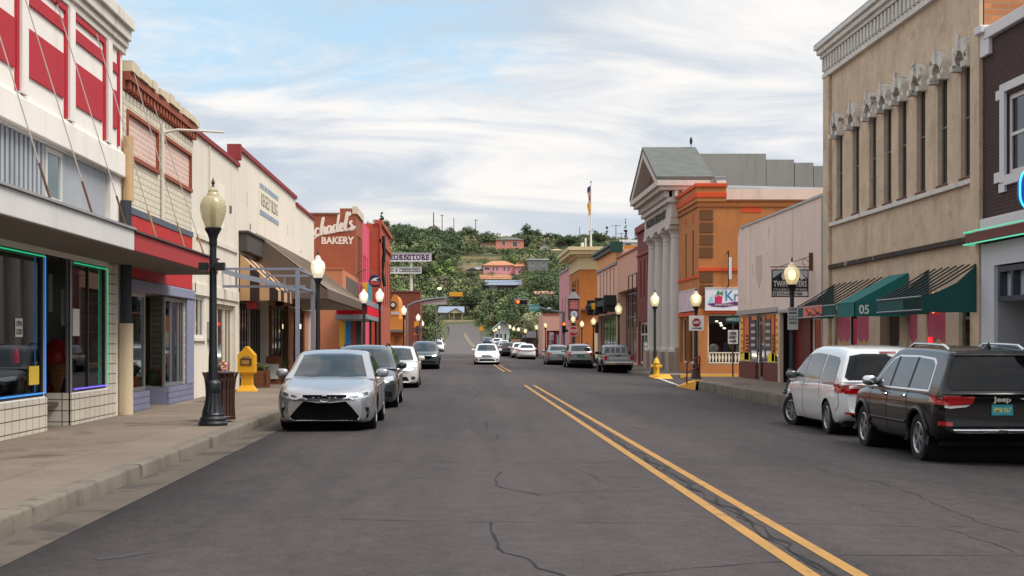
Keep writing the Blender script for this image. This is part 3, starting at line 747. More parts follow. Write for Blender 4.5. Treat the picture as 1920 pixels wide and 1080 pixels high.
# ================================================================ buildings on the left side
M_cream_st = M('white_stucco', (234, 228, 220), rough=.88, var=.07, vs=.6, streak=.12, bump=.15, bs=50)
M_red = M('red_paint', (178, 30, 46), rough=.7, var=.12, vs=1.2, fine=.06, streak=.08)
M_tile = M('white_tile', (214, 206, 190), rough=.35, var=.06, pat=('brick', .36, .20, (96, 86, 74), .010, .05, 0.))
M_corr = M('corrugated_grey_shaded', (172, 176, 182), rough=.5, var=.12, vs=1.5, metal=.3, streak=.25, pat=('stripe', 'y', .24, (112, 116, 124), .55))  # darker stripe on each ridge paints its shading into the colour
LED_B = M('led_blue', (60, 150, 235), emit=.4, ecol=(40, 150, 255)); LED_G = M('led_green', (60, 220, 170), emit=.3, ecol=(50, 230, 160)); LED_P = M('led_purple', (120, 100, 230), emit=.7, ecol=(110, 90, 235))
fr = Fr('L', -7.)
B1 = thing('corner_shop', 'white two storey shop with red boarded windows, canopy rods and led edged display windows', 'shop', (-7.5, 22, 0))
b = MB(); u0, u1 = 12., 29.6
fr.wall(b, u0, u1, 0, 8.0, [(13, 24.1, .72, 3.13, .12), (24.1, 25.6, -.1, 3.13, .02), (25.75, 28.35, .72, 3.13, .12), (13, 28.6, 4.05, 5.02, .16)], .12)
fr.shell(b, u0, u1, 0, 8.0, 12.)
b.build('wall', M_cream_st, B1)
b = MB(); fr.box(b, u0, u1 - .02, 5.04, 5.52, .0, .10); fr.box(b, u0, u1 - .02, 5.52, 5.58, .0, .05); b.build('belt_course', M_cream_st, B1, bev=.02)
b = MB()
for z0, z1, d in ((7.62, 7.76, .06), (7.76, 7.9, .11), (7.9, 8.12, .17), (8.12, 8.36, .24)): fr.box(b, u0, u1 + .12, z0, z1, -.1, d)
b.build('cornice', M('chalky_white', (214, 208, 196), rough=.9, var=.10, vs=1., streak=.3, dirt=((150, 140, 126), 1.2, .62)), B1, bev=.02)
bays = [(14.85, 17.0), (17.6, 19.75), (20.3, 22.4), (23.05, 25.2), (25.8, 27.95)]
for a, c in bays:
    fr.bx('window_board', M_red, B1, a, c - .05, 5.95, 6.73, 0, .03)
    fr.bx('red_header', M_red, B1, a, c, 7.12, 7.34, 0, .035)
    fr.bx('red_trim', M_red, B1, a, c + .12, 7.50, 7.60, 0, .04)
    fr.bx('red_upright', M_red, B1, c, c + .13, 5.62, 7.5, 0, .045)
    fr.bx('red_edge_line', M_red, B1, a - .07, a - .035, 5.75, 7.5, 0, .02)
    fr.bx('pilaster', M_cream_st, B1, c + .16, c + .5, 5.6, 7.62, 0, .08)
fr.bx('window_board', M_red, B1, 28.72, 29.05, 5.98, 6.75, 0, .03); fr.bx('red_header', M_red, B1, 28.72, 29.1, 7.12, 7.3, 0, .035); fr.bx('red_upright', M_red, B1, 29.12, 29.24, 5.66, 7.58, 0, .045)
# corrugated strip with one clear light
def corr(name, fr, par, u0, u1, z0, z1, d, pitch, amp, mat):
    b = MB(); n = int((u1 - u0) / pitch * 2); o = 0
    for i in range(n + 1):
        u = u0 + (u1 - u0) * i / n; dd = d + (amp if i % 2 else 0); b.v += [fr.P(u, z0, dd), fr.P(u, z1, dd)]
    for i in range(n): b.f.append((2 * i, 2 * i + 2, 2 * i + 3, 2 * i + 1))
    return b.build(name, mat, par, weld=False)
corr('corrugated_panel', fr, B1, 13.04, 24.32, 4.05, 5.02, -.14, .24, .09, M_corr)
corr('corrugated_panel', fr, B1, 25.36, 28.48, 4.05, 5.02, -.14, .24, .09, M_corr)
fr.window(B1, 24.34, 25.34, 4.06, 5.0, .12, .09, fm=MF_white, gm=M('pale_glass', (120, 136, 140), rough=.06, var=.1))
# canopy
ca = MB(); fr.box(ca, 12, 25.0, 3.24, 3.60, 0, 1.3); o = ca.build('canopy', M('canopy_white', (208, 206, 202), rough=.7, var=.08, streak=.14), B1, bev=.015)
fr.bx('canopy_edge', M('canopy_lead', (150, 150, 152), rough=.6), o, 12, 25.0, 3.602, 3.64, -.0, 1.34)
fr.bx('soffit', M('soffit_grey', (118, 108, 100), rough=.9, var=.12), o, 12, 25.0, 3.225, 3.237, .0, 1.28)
for u in (15.2, 17.6, 20.1, 22.4, 24.65):
    pth = [fr.P(u, 7.55, .02), fr.P(u, 3.62, 1.24)]
    a, c = Vector(pth[0]), Vector(pth[1]); rd = MB().tube([a, c], .010, 6).build('canopy_rod', M('rod_grey', (170, 162, 152), rough=.6), B1)
    MB().tube([a.lerp(c, .86), a.lerp(c, .99)], .019, 8).build('turnbuckle', M_rust, rd)
    MB().blob(a, (.05, .07, .07), 8, 6).build('anchor', M_rust, rd)
# shopfront
for a, c in ((13, 24.1), (25.75, 28.35)):
    fr.window(B1, a, c, .72, 3.13, .1, .07, mull=(.36, .68) if a < 20 else (.5,), fm=M('bronze_frame', (52, 48, 46), rough=.4, metal=.4), gm=MG_store, name='display_window')
fr.bx('tile_bulkhead', M_tile, B1, 12, 24.08, .1, .70, 0, .035); fr.bx('tile_bulkhead', M_tile, B1, 25.62, 28.62, .1, .70, 0, .035)
fr.bx('tile_pier', M_tile, B1, 28.37, 28.95, .1, 3.2, 0, .03)
# entrance recess: side light of the second window, door at the back
MB().box(-8.6, -7.0, 25.6, 25.66, .1, .72).build('tile_bulkhead', M_tile, B1)
g = MB().box(-8.6, -7.02, 25.62, 25.645, .74, 3.12).build('side_light', MG_store, B1)
MB().box(-7.06, -6.99, 25.6, 25.72, .72, 3.13).build('corner_post', MF_alu, B1)
d_ = MB().box(-8.68, -8.62, 24.15, 25.55, .14, 3.1).build('door', MG_dark, B1)
MB().box(-8.6, -8.55, 24.4, 24.46, .9, 1.5).build('handle', MF_alu, d_)
room = MB().box(-12, -7.95, 13, 28.4, .12, 3.2)
MB().box(-11.5, -11.4, 13, 28.4, .12, 3.2).build('back_room_wall', M('shop_interior', (128, 100, 82), rough=.9, var=.3, vs=1.5, dirt=((40, 32, 30), 1.2, .5)), B1)
MB().box(-11.4, -7.2, 13, 28.4, .5, .56).build('display_floor', M('shop_floor', (86, 74, 64), rough=.8, var=.2), B1)
rg = random.Random(12)
for k_ in range(16):     # stock and hangings inside the window
    yy_ = rg.choice((rg.uniform(19, 23.8), rg.uniform(26.2, 28.2))); xx_ = rg.uniform(-8.6, -7.5); cc = rg.choice(((196, 60, 84), (226, 196, 70), (206, 200, 190), (60, 120, 140), (170, 90, 50), (120, 60, 110), (214, 120, 150)))
    hh = rg.uniform(.12, .4); MB().box(xx_ - .1, xx_ + .1, yy_ - .14, yy_ + .14, .565, .565 + hh).build('stock_box', M('stock_%d_%d' % cc[:2], cc, rough=.7, var=.2, vs=5), B1, bev=.01)
for k_, (yy_, zz_, cc) in enumerate(((20.6, 2.3, (170, 70, 130)), (22.9, 2.1, (214, 210, 204)), (23.4, 2.5, (210, 206, 200)), (26.5, 2.55, (206, 202, 196)), (27.3, 2.3, (190, 186, 180)))):
    MB().box(-7.62, -7.6, yy_ - (.5 if k_ == 0 else .12), yy_ + (.5 if k_ == 0 else .12), zz_ - .35, zz_ + .35).build('hanging_banner', M('banner_%d' % k_, cc, rough=.8, var=.15, vs=4), B1)
def led(pts, mat, nm='led_strip'):
    for i in range(len(pts) - 1): MB().tube([fr.P(*pts[i], .02), fr.P(*pts[i + 1], .02)], .012, 6).build(nm, mat if not isinstance(mat, list) else mat[i], B1)
led([(13, 3.08), (24.02, 3.08)], LED_G); led([(24.02, 3.08), (24.02, .78), (13, .78)], LED_B)
led([(25.82, 3.08), (28.28, 3.08), (28.28, .78)], LED_G); led([(28.28, .78), (25.82, .78)], LED_P)
M_paper = M('paper_white', (220, 216, 206), rough=.8, var=.04); M_ink = M('ink_black', (24, 24, 26), rough=.7)
s_ = fr.bx('window_notice', M_paper, B1, 22.63, 23.0, 1.72, 2.02, -.058, -.05); text('OPEN', fr, 22.66, 1.89, .09, M_ink, s_, -.05, .30, depth=.004); text('CLOSED', fr, 22.66, 1.76, .09, M_ink, s_, -.05, .30, depth=.004)
s_ = fr.bx('window_notice', M('notice_yellow', (226, 190, 60), rough=.8), B1, 23.35, 23.9, .93, 1.24, -.058, -.05)
fr.bx('window_poster', M_paper, B1, 26.0, 26.45, 1.75, 2.25, -.058, -.05)
# ice cream model standing behind the glass, and lettering strips
def cone(name, label, x, y, z, s, scoop):
    th = thing(name, label, 'ice cream model', (x, y, z))
    MB().lathe([(.03, 0), (.10, .32), (.19, .62), (.21, .66), (.2, .68)], (x, y, z), 18).build('cone', M('wafer', (196, 132, 78), rough=.75, pat=('brick', .07, .05, (140, 84, 44), .006, .1)), th, smooth=True)
    MB().lathe([(.19, .66), (.26, .69), (.27, .76), (.24, .92), (.16, 1.04), (.06, 1.1), (0, 1.11)], (x, y, z), 20, .04, 7).build('scoop', scoop, th, smooth=True)
    MB().lathe([(.16, -.02), (.16, .0), (.05, .04), (.05, .1)], (x, y, z), 14).build('stand', M_black, th)
cone('ice_cream_model', 'tall ice cream model with red scoop inside the second display window', -7.34, 25.98, .58, 1, M('scoop_red', (206, 34, 42), rough=.35, var=.1))
cone('ice_cream_model', 'ice cream model with crimson scoop at the left photo edge behind glass', -7.30, 22.75, .62, 1, M('scoop_crimson', (150, 34, 62), rough=.4, var=.12))
# downpipe in two halves
MB().tube([(-6.86, 29.32, .14), (-6.86, 29.32, 2.02)], .15, 14).build('downpipe', M('pipe_cream', (206, 188, 158), rough=.6, var=.08, streak=.15), B1, smooth=True)
MB().tube([(-6.86, 29.32, 2.02), (-6.86, 29.32, 4.55)], .12, 14).build('downpipe', M('pipe_dark', (44, 50, 58), rough=.6), B1, smooth=True)
MB().tube([(-6.86, 29.55, 4.55), (-6.86, 29.55, 5.9)], .11, 14).build('downpipe', M('pipe_tan', (192, 158, 116), rough=.6, streak=.2), B1, smooth=True)

# ---- white brick shop with rust framed bricked-up windows
M_wbrick = M('painted_white_brick', (216, 206, 186), rough=.88, var=.08, vs=.8, streak=.14, pat=('brick', .4, .135, (170, 158, 138), .012, .04), dirt=((122, 100, 80), 1.1, .66))
M_rustp = M('rust_paint', (146, 76, 52), rough=.8, var=.12, streak=.1); M_pinkb = M('infill_brick', (206, 172, 158), rough=.88, var=.06, pat=('brick', .4, .12, (226, 206, 196), .014, .06))
M_lav = M('lavender_paint', (124, 126, 150), rough=.7, var=.08, pat=('brick', .42, .14, (88, 90, 112), .012, .06)); M_lavp = M('lavender_plain', (132, 136, 160), rough=.7, var=.07)
M_redband = M('red_board', (188, 34, 34), rough=.65, var=.1, pat=('brick', .32, 3., (128, 20, 24), .012, .05, 0.))
B2 = thing('brick_shop', 'white painted brick shop with rust window frames and red board band', 'shop', (-7.5, 33.5, 0))
u0, u1 = 29.7, 37.3
b = MB(); fr.wall(b, u0, u1, 0, 6.9, [(29.95, 33.1, 5.6, 6.5, .06), (33.55, 37.15, 5.6, 6.5, .06), (29.8, 36.4, .1, 2.78, .9)], .1); fr.shell(b, u0, u1, 0, 6.9, 14); b.build('wall', M_wbrick, B2)
for a, c in ((29.95, 33.1), (33.55, 37.15)):
    w_ = fr.bx('bricked_up_window', M_pinkb, B2, a, c, 5.6, 6.5, -.05, -.03)
    b = MB(); fr.box(b, a, c, 5.53, 5.62, -.03, .06); fr.box(b, a, c, 6.47, 6.55, -.03, .04); fr.box(b, a, a + .08, 5.62, 6.47, -.03, .04); fr.box(b, c - .08, c, 5.62, 6.47, -.03, .04); b.build('frame', M_rustp, w_)
b = MB(); fr.box(b, u0, u1 + .05, 7.12, 7.3, -.2, .14); fr.box(b, u0, u1, 6.92, 7.12, -.2, .03)
k_ = u0 + .1
while k_ < u1: fr.box(b, k_, k_ + .16, 6.94, 7.115, .035, .11); k_ += .34
b.build('dentil_cornice', M_rustp, B2)
b = MB(); k_ = u0; rg = random.Random(3)
while k_ < u1: fr.box(b, k_ + .004, k_ + .396, 7.3, 7.46 + rg.choice((0, .06, .02, -.02)), -.28, .14 + rg.choice((0, .03, .05))); k_ += .4
b.build('parapet_cap', M('ragged_cap_brick', (206, 192, 164), rough=.95, var=.25, vs=2), B2)
fr.bx('slate_strip', M('slate_paint', (84, 92, 108), rough=.7), B2, u0, u1 - .1, 4.36, 4.5, 0, .06)
fr.bx('red_band', M_redband, B2, u0, u1 - .12, 2.98, 4.36, 0, .04)
fr.bx('lintel_beam', M_lavp, B2, u0, u1 - .02, 2.74, 2.98, 0, .1, bev=.02)
rc = MB(); fr.box(rc, 25.0, 33.7, 3.24, 3.57, 0, 1.3); o = rc.build('canopy', M('canopy_red', (166, 46, 50), rough=.7, var=.1, streak=.12), B2, bev=.015)
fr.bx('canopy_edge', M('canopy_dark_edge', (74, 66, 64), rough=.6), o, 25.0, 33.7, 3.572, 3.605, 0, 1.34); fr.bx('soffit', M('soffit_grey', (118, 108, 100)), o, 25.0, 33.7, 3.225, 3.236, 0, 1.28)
for u, zt in ((27.1, 7.5), (29.9, 7.55), (32.2, 7.0)):
    a, c = Vector(fr.P(u, zt, .1)), Vector(fr.P(u, 3.60, 1.24)); rd = MB().tube([a, c], .010, 6).build('canopy_rod', M('rod_grey', (170, 162, 152), rough=.6), B2); MB().tube([a.lerp(c, .86), a.lerp(c, .99)], .019, 8).build('turnbuckle', M('turnbuckle_tan', (168, 128, 84)), rd)
fr.bx('brick_base', M_lav, B2, 29.75, 31.95, .1, .55, .0, .06); fr.bx('brick_base', M_lav, B2, 34.05, 37.28, .1, .55, .0, .06)
MB().box(-7.9, -7.0, 34.02, 34.06, .1, .55).build('brick_base', M_lavp, B2)
fr.bx('pilaster', M_lavp, B2, 36.4, 37.28, .55, 2.74, 0, .07, bev=.02)
fr.window(B2, 29.8, 31.95, .55, 2.72, .1, .09, mull=(.3,), fm=MF_alu, gm=MG_store, name='display_window'); fr.window(B2, 34.05, 36.4, .55, 2.72, .1, .09, mull=(.33, .72), fm=MF_alu, gm=MG_store, name='display_window')
fr.bx('entrance_wall', M('dark_khaki', (92, 84, 72), rough=.9), B2, 31.9, 34.1, .1, 2.76, -.88, -.86)
d_ = fr.bx('door', M('door_alu', (134, 138, 142), rough=.5, metal=.4), B2, 32.1, 33.1, .14, 2.3, -.85, -.80); fr.bx('pane', MG_dark, d_, 32.22, 32.98, .4, 2.18, -.80, -.79); fr.bx('handle', MF_dark, d_, 32.16, 32.2, 1., 1.4, -.79, -.75)
MB().box(-7.75, -7.05, 34.2, 36.2, .54, .57).build('display_shelf', MF_white, B2)
for k_, cc in enumerate(((52, 70, 40), (170, 60, 60), (190, 180, 170), (110, 90, 70))): MB().blob((-7.4, 34.45 + k_ * .5, .75), (.16, .16, .2), 10, 7).build('display_item', M('display_%d' % k_, cc, rough=.8, var=.3, vs=6), B2, smooth=True)
MB().box(-8.0, -7.9, 29.8, 36.4, .5, 2.7).build('back_curtain', M('curtain_brown', (78, 64, 54), rough=.9, var=.25, vs=2), B2)
cp = MB().tube([fr.P(33.35, 4.5, .06), fr.P(33.35, 6.75, .06)], .04, 8).build('conduit', M('conduit_white', (214, 206, 190)), B2)
MB().tube([fr.P(33.4, 6.55, .06), fr.P(33.4, 6.62, .4), fr.P(33.4, 6.56, 1.5)], [.035, .03, .022], 8).build('outrigger_arm', M('conduit_white', (214, 206, 190)), cp)

# ---- cream hall in two heights
M_cream = M('cream_stucco', (222, 213, 198), rough=.9, var=.09, vs=.4, streak=.16, fine=.06, bump=.3, bs=30, dirt=((186, 170, 148), .9, .64)); M_cop = M('maroon_coping', (134, 40, 44), rough=.7, var=.15)
B3 = thing('cream_shop', 'plain cream single storey shop with low flat parapet and maroon coping', 'shop', (-7.5, 41, 0))
b = MB(); fr.wall(b, 37.32, 45.2, 0, 7.18, [(37.5, 39.15, 1.75, 2.86, .12), (40.4, 44.6, .1, 2.75, .25)], .12); fr.shell(b, 37.32, 45.2, 0, 7.18, 14); b.build('wall', M_cream, B3)
fr.bx('coping', M_cop, B3, 37.34, 45.18, 7.18, 7.3, -.3, .07)
fr.bx('moulding', M_cream, B3, 37.5, 44.9, 4.42, 4.56, 0, .05); fr.bx('moulding', M_cream, B3, 37.5, 37.62, 2.95, 4.42, 0, .05)
fr.bx('fascia_board', M_cream, B3, 37.4, 45.1, 2.9, 3.2, 0, .05)
fr.window(B3, 37.5, 39.15, 1.75, 2.86, .1, .08, mull=(.33, .66), fm=MF_white, gm=MG_dark, sill=M_cream)
for a, c in ((40.4, 41.9), (42.0, 43.2), (43.3, 44.6)):
    fr.window(B3, a, c, .12, 2.75, .2, .13, mull=(.5,) if c - a > 1.25 else (), fm=M('cream_frame', (218, 208, 188), rough=.7), gm=MG_dark, name='glazed_door')
fr.bx('meter_box', M('meter_grey', (150, 150, 146), rough=.6, metal=.3), B3, 39.55, 39.9, 1.7, 2.2, 0, .14, bev=.01)
MB().tube([fr.P(39.72, 2.2, .05), fr.P(39.72, 4.4, .05), fr.P(39.72, 7.1, .05)], .022, 6).build('conduit', M('conduit_cream', (206, 194, 172), rough=.7), B3)
fr.bx('wall_vent', M('vent_brown', (122, 104, 86), rough=.8), B3, 43.4, 43.75, 5.6, 5.8, 0, .03); fr.bx('patch_repair', M('patch_pale', (232, 224, 206), rough=.9, var=.06), B3, 41.2, 42.5, 5.0, 6.3, 0, .004)
B4 = thing('named_block', 'long cream block with stepped maroon parapet and faded painted name panel', 'building', (-7.5, 57, 0))
b = MB(); fr.wall(b, 45.22, 68.8, 0, 7.5, [(45.4, 52.2, .1, 3.1, .5), (52.5, 68.5, .1, 3.1, .5)], .5); fr.shell(b, 45.22, 68.8, 0, 7.5, 14)
b.build('wall', M_cream, B4)
fr.bx('raised_parapet', M_cream, B4, 45.22, 61.0, 7.502, 7.74, -.3, -.002)
fr.bx('coping', M_cop, B4, 45.24, 61.03, 7.74, 7.88, -.33, .08); fr.bx('coping', M_cop, B4, 61.05, 68.78, 7.5, 7.62, -.33, .08)
fr.bx('coping_end', M_cop, B4, 45.0, 45.24, 7.4, 7.9, -.33, .1)
for u_, z_, a_, c_ in ((47.0, 6.1, .05, .5), (58.2, 6.0, .08, .4), (63.0, 5.6, .3, .08), (47.6, 5.4, .3, .2)): fr.bx('wall_scar', M('wall_scar', (150, 134, 112), rough=.95, var=.3, vs=5), B4, u_, u_ + a_, z_, z_ + c_, 0, .006)
sg = fr.bx('name_panel', M('faded_panel', (220, 212, 192), rough=.9, var=.08), B4, 50.0, 55.2, 6.14, 7.24, 0, .012)
mb_ = M('faded_blue', (132, 148, 166), rough=.9, var=.3, vs=2, dirt=((206, 202, 190), 1.6, .55))
fr.bx('blue_border', mb_, sg, 50.0, 55.2, 7.06, 7.24, .0125, .018); fr.bx('blue_border', mb_, sg, 50.0, 55.2, 6.14, 6.3, .0125, .018)
text('KEGELY BLDG', fr, 50.35, 6.46, .46, M('faded_ink', (112, 104, 96), rough=.9, var=.3, vs=4), sg, .013, 4.5, depth=.006)
M_dkfas = M('dark_fascia', (70, 62, 58), rough=.7, var=.12, streak=.1)
hb = MB(); fr.box(hb, 45.25, 52.3, 4.52, 5.1, 0, .28); fr.box(hb, 45.2, 52.35, 5.1, 5.18, 0, .34); hb.build('sign_box', M_dkfas, B4, bev=.02)
M_awst = M('brown_cream_stripe', (198, 160, 122), rough=.85, var=.06, pat=('stripe', 'y', 1.7, (58, 36, 28), .52))
def awning(fr, par, u0, u1, zt, zb, d, val, mat, name='awning', ends=True, d0=.02, vmat=None, thick=.03):
    b = MB(); P = fr.P
    b.hexa([P(u0, zt, d0), P(u1, zt, d0), P(u1, zb, d), P(u0, zb, d), P(u0, zt + thick, d0), P(u1, zt + thick, d0), P(u1, zb + thick, d + .01), P(u0, zb + thick, d + .01)])
    o = b.build(name, mat, par)
    if val: fr.bx('valance', vmat or mat, o, u0, u1, zb - val, zb, d - .02, d)
    if ends:
        for u in (u0, u1): MB().prism([P(u, zt, d0), P(u, zb, d), P(u, zb - val, d), P(u, zb - val, d0)], Vector(P(u + .015, 0, 0)) - Vector(P(u, 0, 0))).build('end_panel', vmat or mat, o)
    return o
M_awz = M('brown_cream_vertical', (190, 150, 110), rough=.85, var=.06, pat=('stripe', 'u', .62, (50, 32, 26), .5))
a_ = awning(fr, B4, 45.3, 52.2, 4.42, 3.25, 1.25, .3, M_awst, 'striped_awning', ends=False)
for u in (45.3, 52.19): MB().prism([fr.P(u, 4.42, .02), fr.P(u, 3.25, 1.25), fr.P(u, 2.95, 1.25), fr.P(u, 2.95, .02)], (0, .015, 0)).build('end_panel', M_awz, a_)
fr.bx('red_sign', M('red_lightbox', (150, 24, 28), rough=.5), B4, 45.6, 46.6, 2.7, 2.95, .2, .5)
# bronze standing seam roof over the pavement
M_seam = M('bronze_metal_roof', (190, 172, 154), rough=.5, metal=.2, var=.08, vs=.5, streak=.08); M_brz = M('bronze_fascia', (104, 88, 76), rough=.55, metal=.2, var=.08)
ro = awning(fr, B4, 48.9, 66.0, 5.35, 3.45, 2.5, 0, M_seam, 'metal_awning', ends=False)
P = fr.P; u = 49.0
while u < 66: MB().hexa([P(u, 5.385, .02), P(u + .07, 5.385, .02), P(u + .07, 3.485, 2.5), P(u, 3.485, 2.5), P(u, 5.40, .02), P(u + .07, 5.40, .02), P(u + .07, 3.50, 2.5), P(u, 3.50, 2.5)]).build('standing_seam', M('seam_dark', (120, 104, 92), rough=.5), ro); u += .62  # seams coloured darker than the sheet to paint in their shadow
fr.bx('fascia', M_brz, ro, 48.9, 66, 3.12, 3.45, 2.42, 2.51)
for u in (48.9, 65.98): MB().prism([P(u, 5.35, .02), P(u, 3.45, 2.41), P(u, 3.12, 2.41), P(u, 3.12, .02)], (0, .02, 0)).build('end_panel', M_brz, ro)
fr.bx('ceiling', M_brz, ro, 49, 65.95, 3.10, 3.118, .02, 2.4)
rg = random.Random(2)
for i in range(11):
    a = 45.45 + i * .615; fr.window(B4, a, a + .6, .5, 3.0, .35, .07, fm=MF_white if i in (2, 6) else M('brown_frame', (66, 50, 42), rough=.6), gm=MG_dark)
M_brpost = M('brown_post', (98, 72, 54), rough=.75, var=.12)
for i, (a, c, kind) in enumerate([(52.6, 54.2, 0), (54.3, 55.5, 1), (55.6, 57.4, 0), (57.5, 58.6, 1), (58.7, 60.5, 0), (60.6, 62.3, 2), (62.4, 63.6, 1), (63.7, 65.4, 2), (65.5, 66.8, 0), (66.9, 68.4, 2)]):
    if kind == 2: fr.bx('timber_cladding', M('orange_boards', (172, 110, 78), rough=.85, var=.12, pat=('brick', .2, 5., (120, 74, 50), .012, .08, 0.)), B4, a, c, .12, 3.05, -.3, -.25)
    else: fr.window(B4, a, c, .12 if kind else .5, 3.05, .35, .1, mull=(.5,) if kind == 0 else (), fm=(M_brpost, MF_dark, M_brpost)[kind], gm=MG_dark, name='glazed_door' if kind else 'window')
fr.bx('entrance_lamp', M('lamp_glow', (250, 225, 170), emit=1.5), B4, 62.0, 62.1, 2.2, 2.4, .0, .12)
for u in (52.35, 57.45, 62.35): fr.bx('post', M_brpost, B4, u, u + .12, .1, 3.14, -.05, .12)
# ---- grey patio frame over the pavement
M_frm = M('grey_frame_paint', (132, 136, 152), rough=.55, metal=.2, var=.06)
PF = thing('patio_frame', 'grey square tube patio frame with sloping clear panels over the pavement', 'canopy frame', (-5.8, 44, .136))
for y in (42.2, 46.6):
    MB().box(-4.84, -4.72, y - .06, y + .06, .136, 3.8).build('column', M_frm, PF)
    for z in (3.8, 3.28): MB().box(-7.0, -4.55, y - .035, y + .035, z - .035, z + .035).build('cross_rail', M_frm, PF)
    for x in (-6.6, -5.7): MB().box(x - .025, x + .025, y - .025, y + .025, 3.32, 3.76).build('strut', M_frm, PF)
for z in (3.8, 3.28): MB().box(-4.82, -4.75, 42.27, 46.53, z - .034, z + .034).build('long_rail', M_frm, PF)
for y0 in (42.05, 43.5, 45.0, 46.4):
    y1 = y0 + .05; MB().hexa([(-7.0, y0, 3.66), (-7.0, y1, 3.66), (-5.2, y1, 3.26), (-5.2, y0, 3.26), (-7.0, y0, 3.80), (-7.0, y1, 3.80), (-5.2, y1, 3.36), (-5.2, y0, 3.36)]).build('clear_panel', M('cloudy_plastic', (138, 146, 160), rough=.3, var=.05), PF)

# ---- low orange stucco annex, brick bakery, pink front, red brick block
M_orst = M('orange_stucco', (190, 118, 82), rough=.9, var=.08, vs=.5, streak=.1)
fA = Fr('L', -6.85); fS = Fr('S', 84.)
LA = thing('stucco_annex', 'low orange stucco annex in front of the bakery wall', 'building', (-8.5, 90, 0))
b = MB(); fA.wall(b, 84, 96.9, 0, 5.9, [(84.4, 96.5, .1, 3.0, .4)], .4); fA.shell(b, 84, 96.9, 0, 5.9, 4); b.build('wall', M_orst, LA)
fA.bx('metal_panel', M('brown_corrugated', (104, 90, 84), rough=.6, pat=('stripe', 'y', .5, (80, 68, 62), .5)), LA, 86.5, 96.8, 3.9, 5.6, 0, .05)
fS.bx('coping', M('orange_coping', (176, 104, 70)), LA, -10.8, -6.8, 5.9, 6.0, -.2, .04)
for i in range(6): fA.window(LA, 84.5 + i * 2, 86.4 + i * 2, .15, 2.9, .3, .12, fm=M_brpost if i % 2 else MF_dark, gm=MG_dark)
M_bake = M('bakery_brick', (158, 84, 56), rough=.9, var=.10, vs=.3, streak=.06, pat=('brick', .24, .085, (142, 86, 62), .012, .10))
fB = Fr('S', 97.); fBf = Fr('L', -7.)
BK = thing('bakery_building', 'two storey red brick bakery building with white painted wall lettering', 'building', (-12, 101, 0))
b = MB(); fB.wall(b, -18, -7, 0, 10.3, []); fBf.wall(b, 97, 103.6, 0, 10.3, [(98.3, 99.5, 5.2, 9.0), (99.9, 101.1, 5.2, 9.0), (101.5, 102.7, 5.2, 9.0), (97.5, 103.2, .1, 3.2)], .3); fBf.shell(b, 97.01, 103.6, 0, 10.3, 11); b.build('wall', M_bake, BK)
for a in (98.3, 99.9, 101.5): fBf.window(BK, a, a + 1.2, 5.2, 9.0, .22, .12, fm=MF_dark, bars=(.5,))
b = MB(); b.box(-8.1, -7.0, 97.0, 103.5, 10.3, 10.72); b.build('raised_parapet', M_bake, BK)
b = MB(); b.box(-7.25, -6.9, 96.95, 103.6, 10.35, 10.85); b.build('cap_stone', M('cream_cap', (206, 192, 170), rough=.8), BK)
fB.bx('coping', M('brick_coping', (130, 92, 72)), BK, -18, -8.15, 10.3, 10.42, -.3, .06)
# the sign painter's script, as brush strokes on the brick
M_sign = M('sign_white', (226, 216, 204), rough=.85, var=.08, dirt=((190, 150, 126), 1.6, .66))
def script(strokes, sx, sz, x0, z0, w, par):
    b = MB()
    for st in strokes:
        P_ = [Vector((x0 + p[0] * sx, 0, z0 + p[1] * sz)) for p in st]; pts = []
        for i in range(len(P_) - 1):
            p0, p1, p2, p3 = P_[max(i - 1, 0)], P_[i], P_[i + 1], P_[min(i + 2, len(P_) - 1)]
            for q in range(6):
                t_ = q / 6.; pts.append(.5 * ((2 * p1) + (p2 - p0) * t_ + (2 * p0 - 5 * p1 + 4 * p2 - p3) * t_ ** 2 + (3 * p1 - p0 - 3 * p2 + p3) * t_ ** 3))
        pts.append(P_[-1]); o = len(b.v)
        for i, p in enumerate(pts):
            d = pts[min(i + 1, len(pts) - 1)] - pts[max(i - 1, 0)]; d = d.normalized() if d.length else Vector((1, 0, 0)); n_ = Vector((-d.z, 0, d.x)) * w * (.62 + .38 * abs(d.z))
            dd = .012 + .004 * strokes.index(st) + .0009 * i
            for s in (-.5, .5): b.v.append(tuple(p + n_ * s + Vector((0, 97 - dd, 0))))
            for s in (-.5, .5): b.v.append(tuple(p + n_ * s + Vector((0, 97 - .001, 0))))
        for i in range(len(pts) - 1):
            for a_, c_ in ((0, 1), (2, 3), (0, 2), (1, 3)): b.f.append((o + 4 * i + a_, o + 4 * i + c_, o + 4 * i + 4 + c_, o + 4 * i + 4 + a_))
    return b.build('script_lettering', M_sign, par, weld=False)
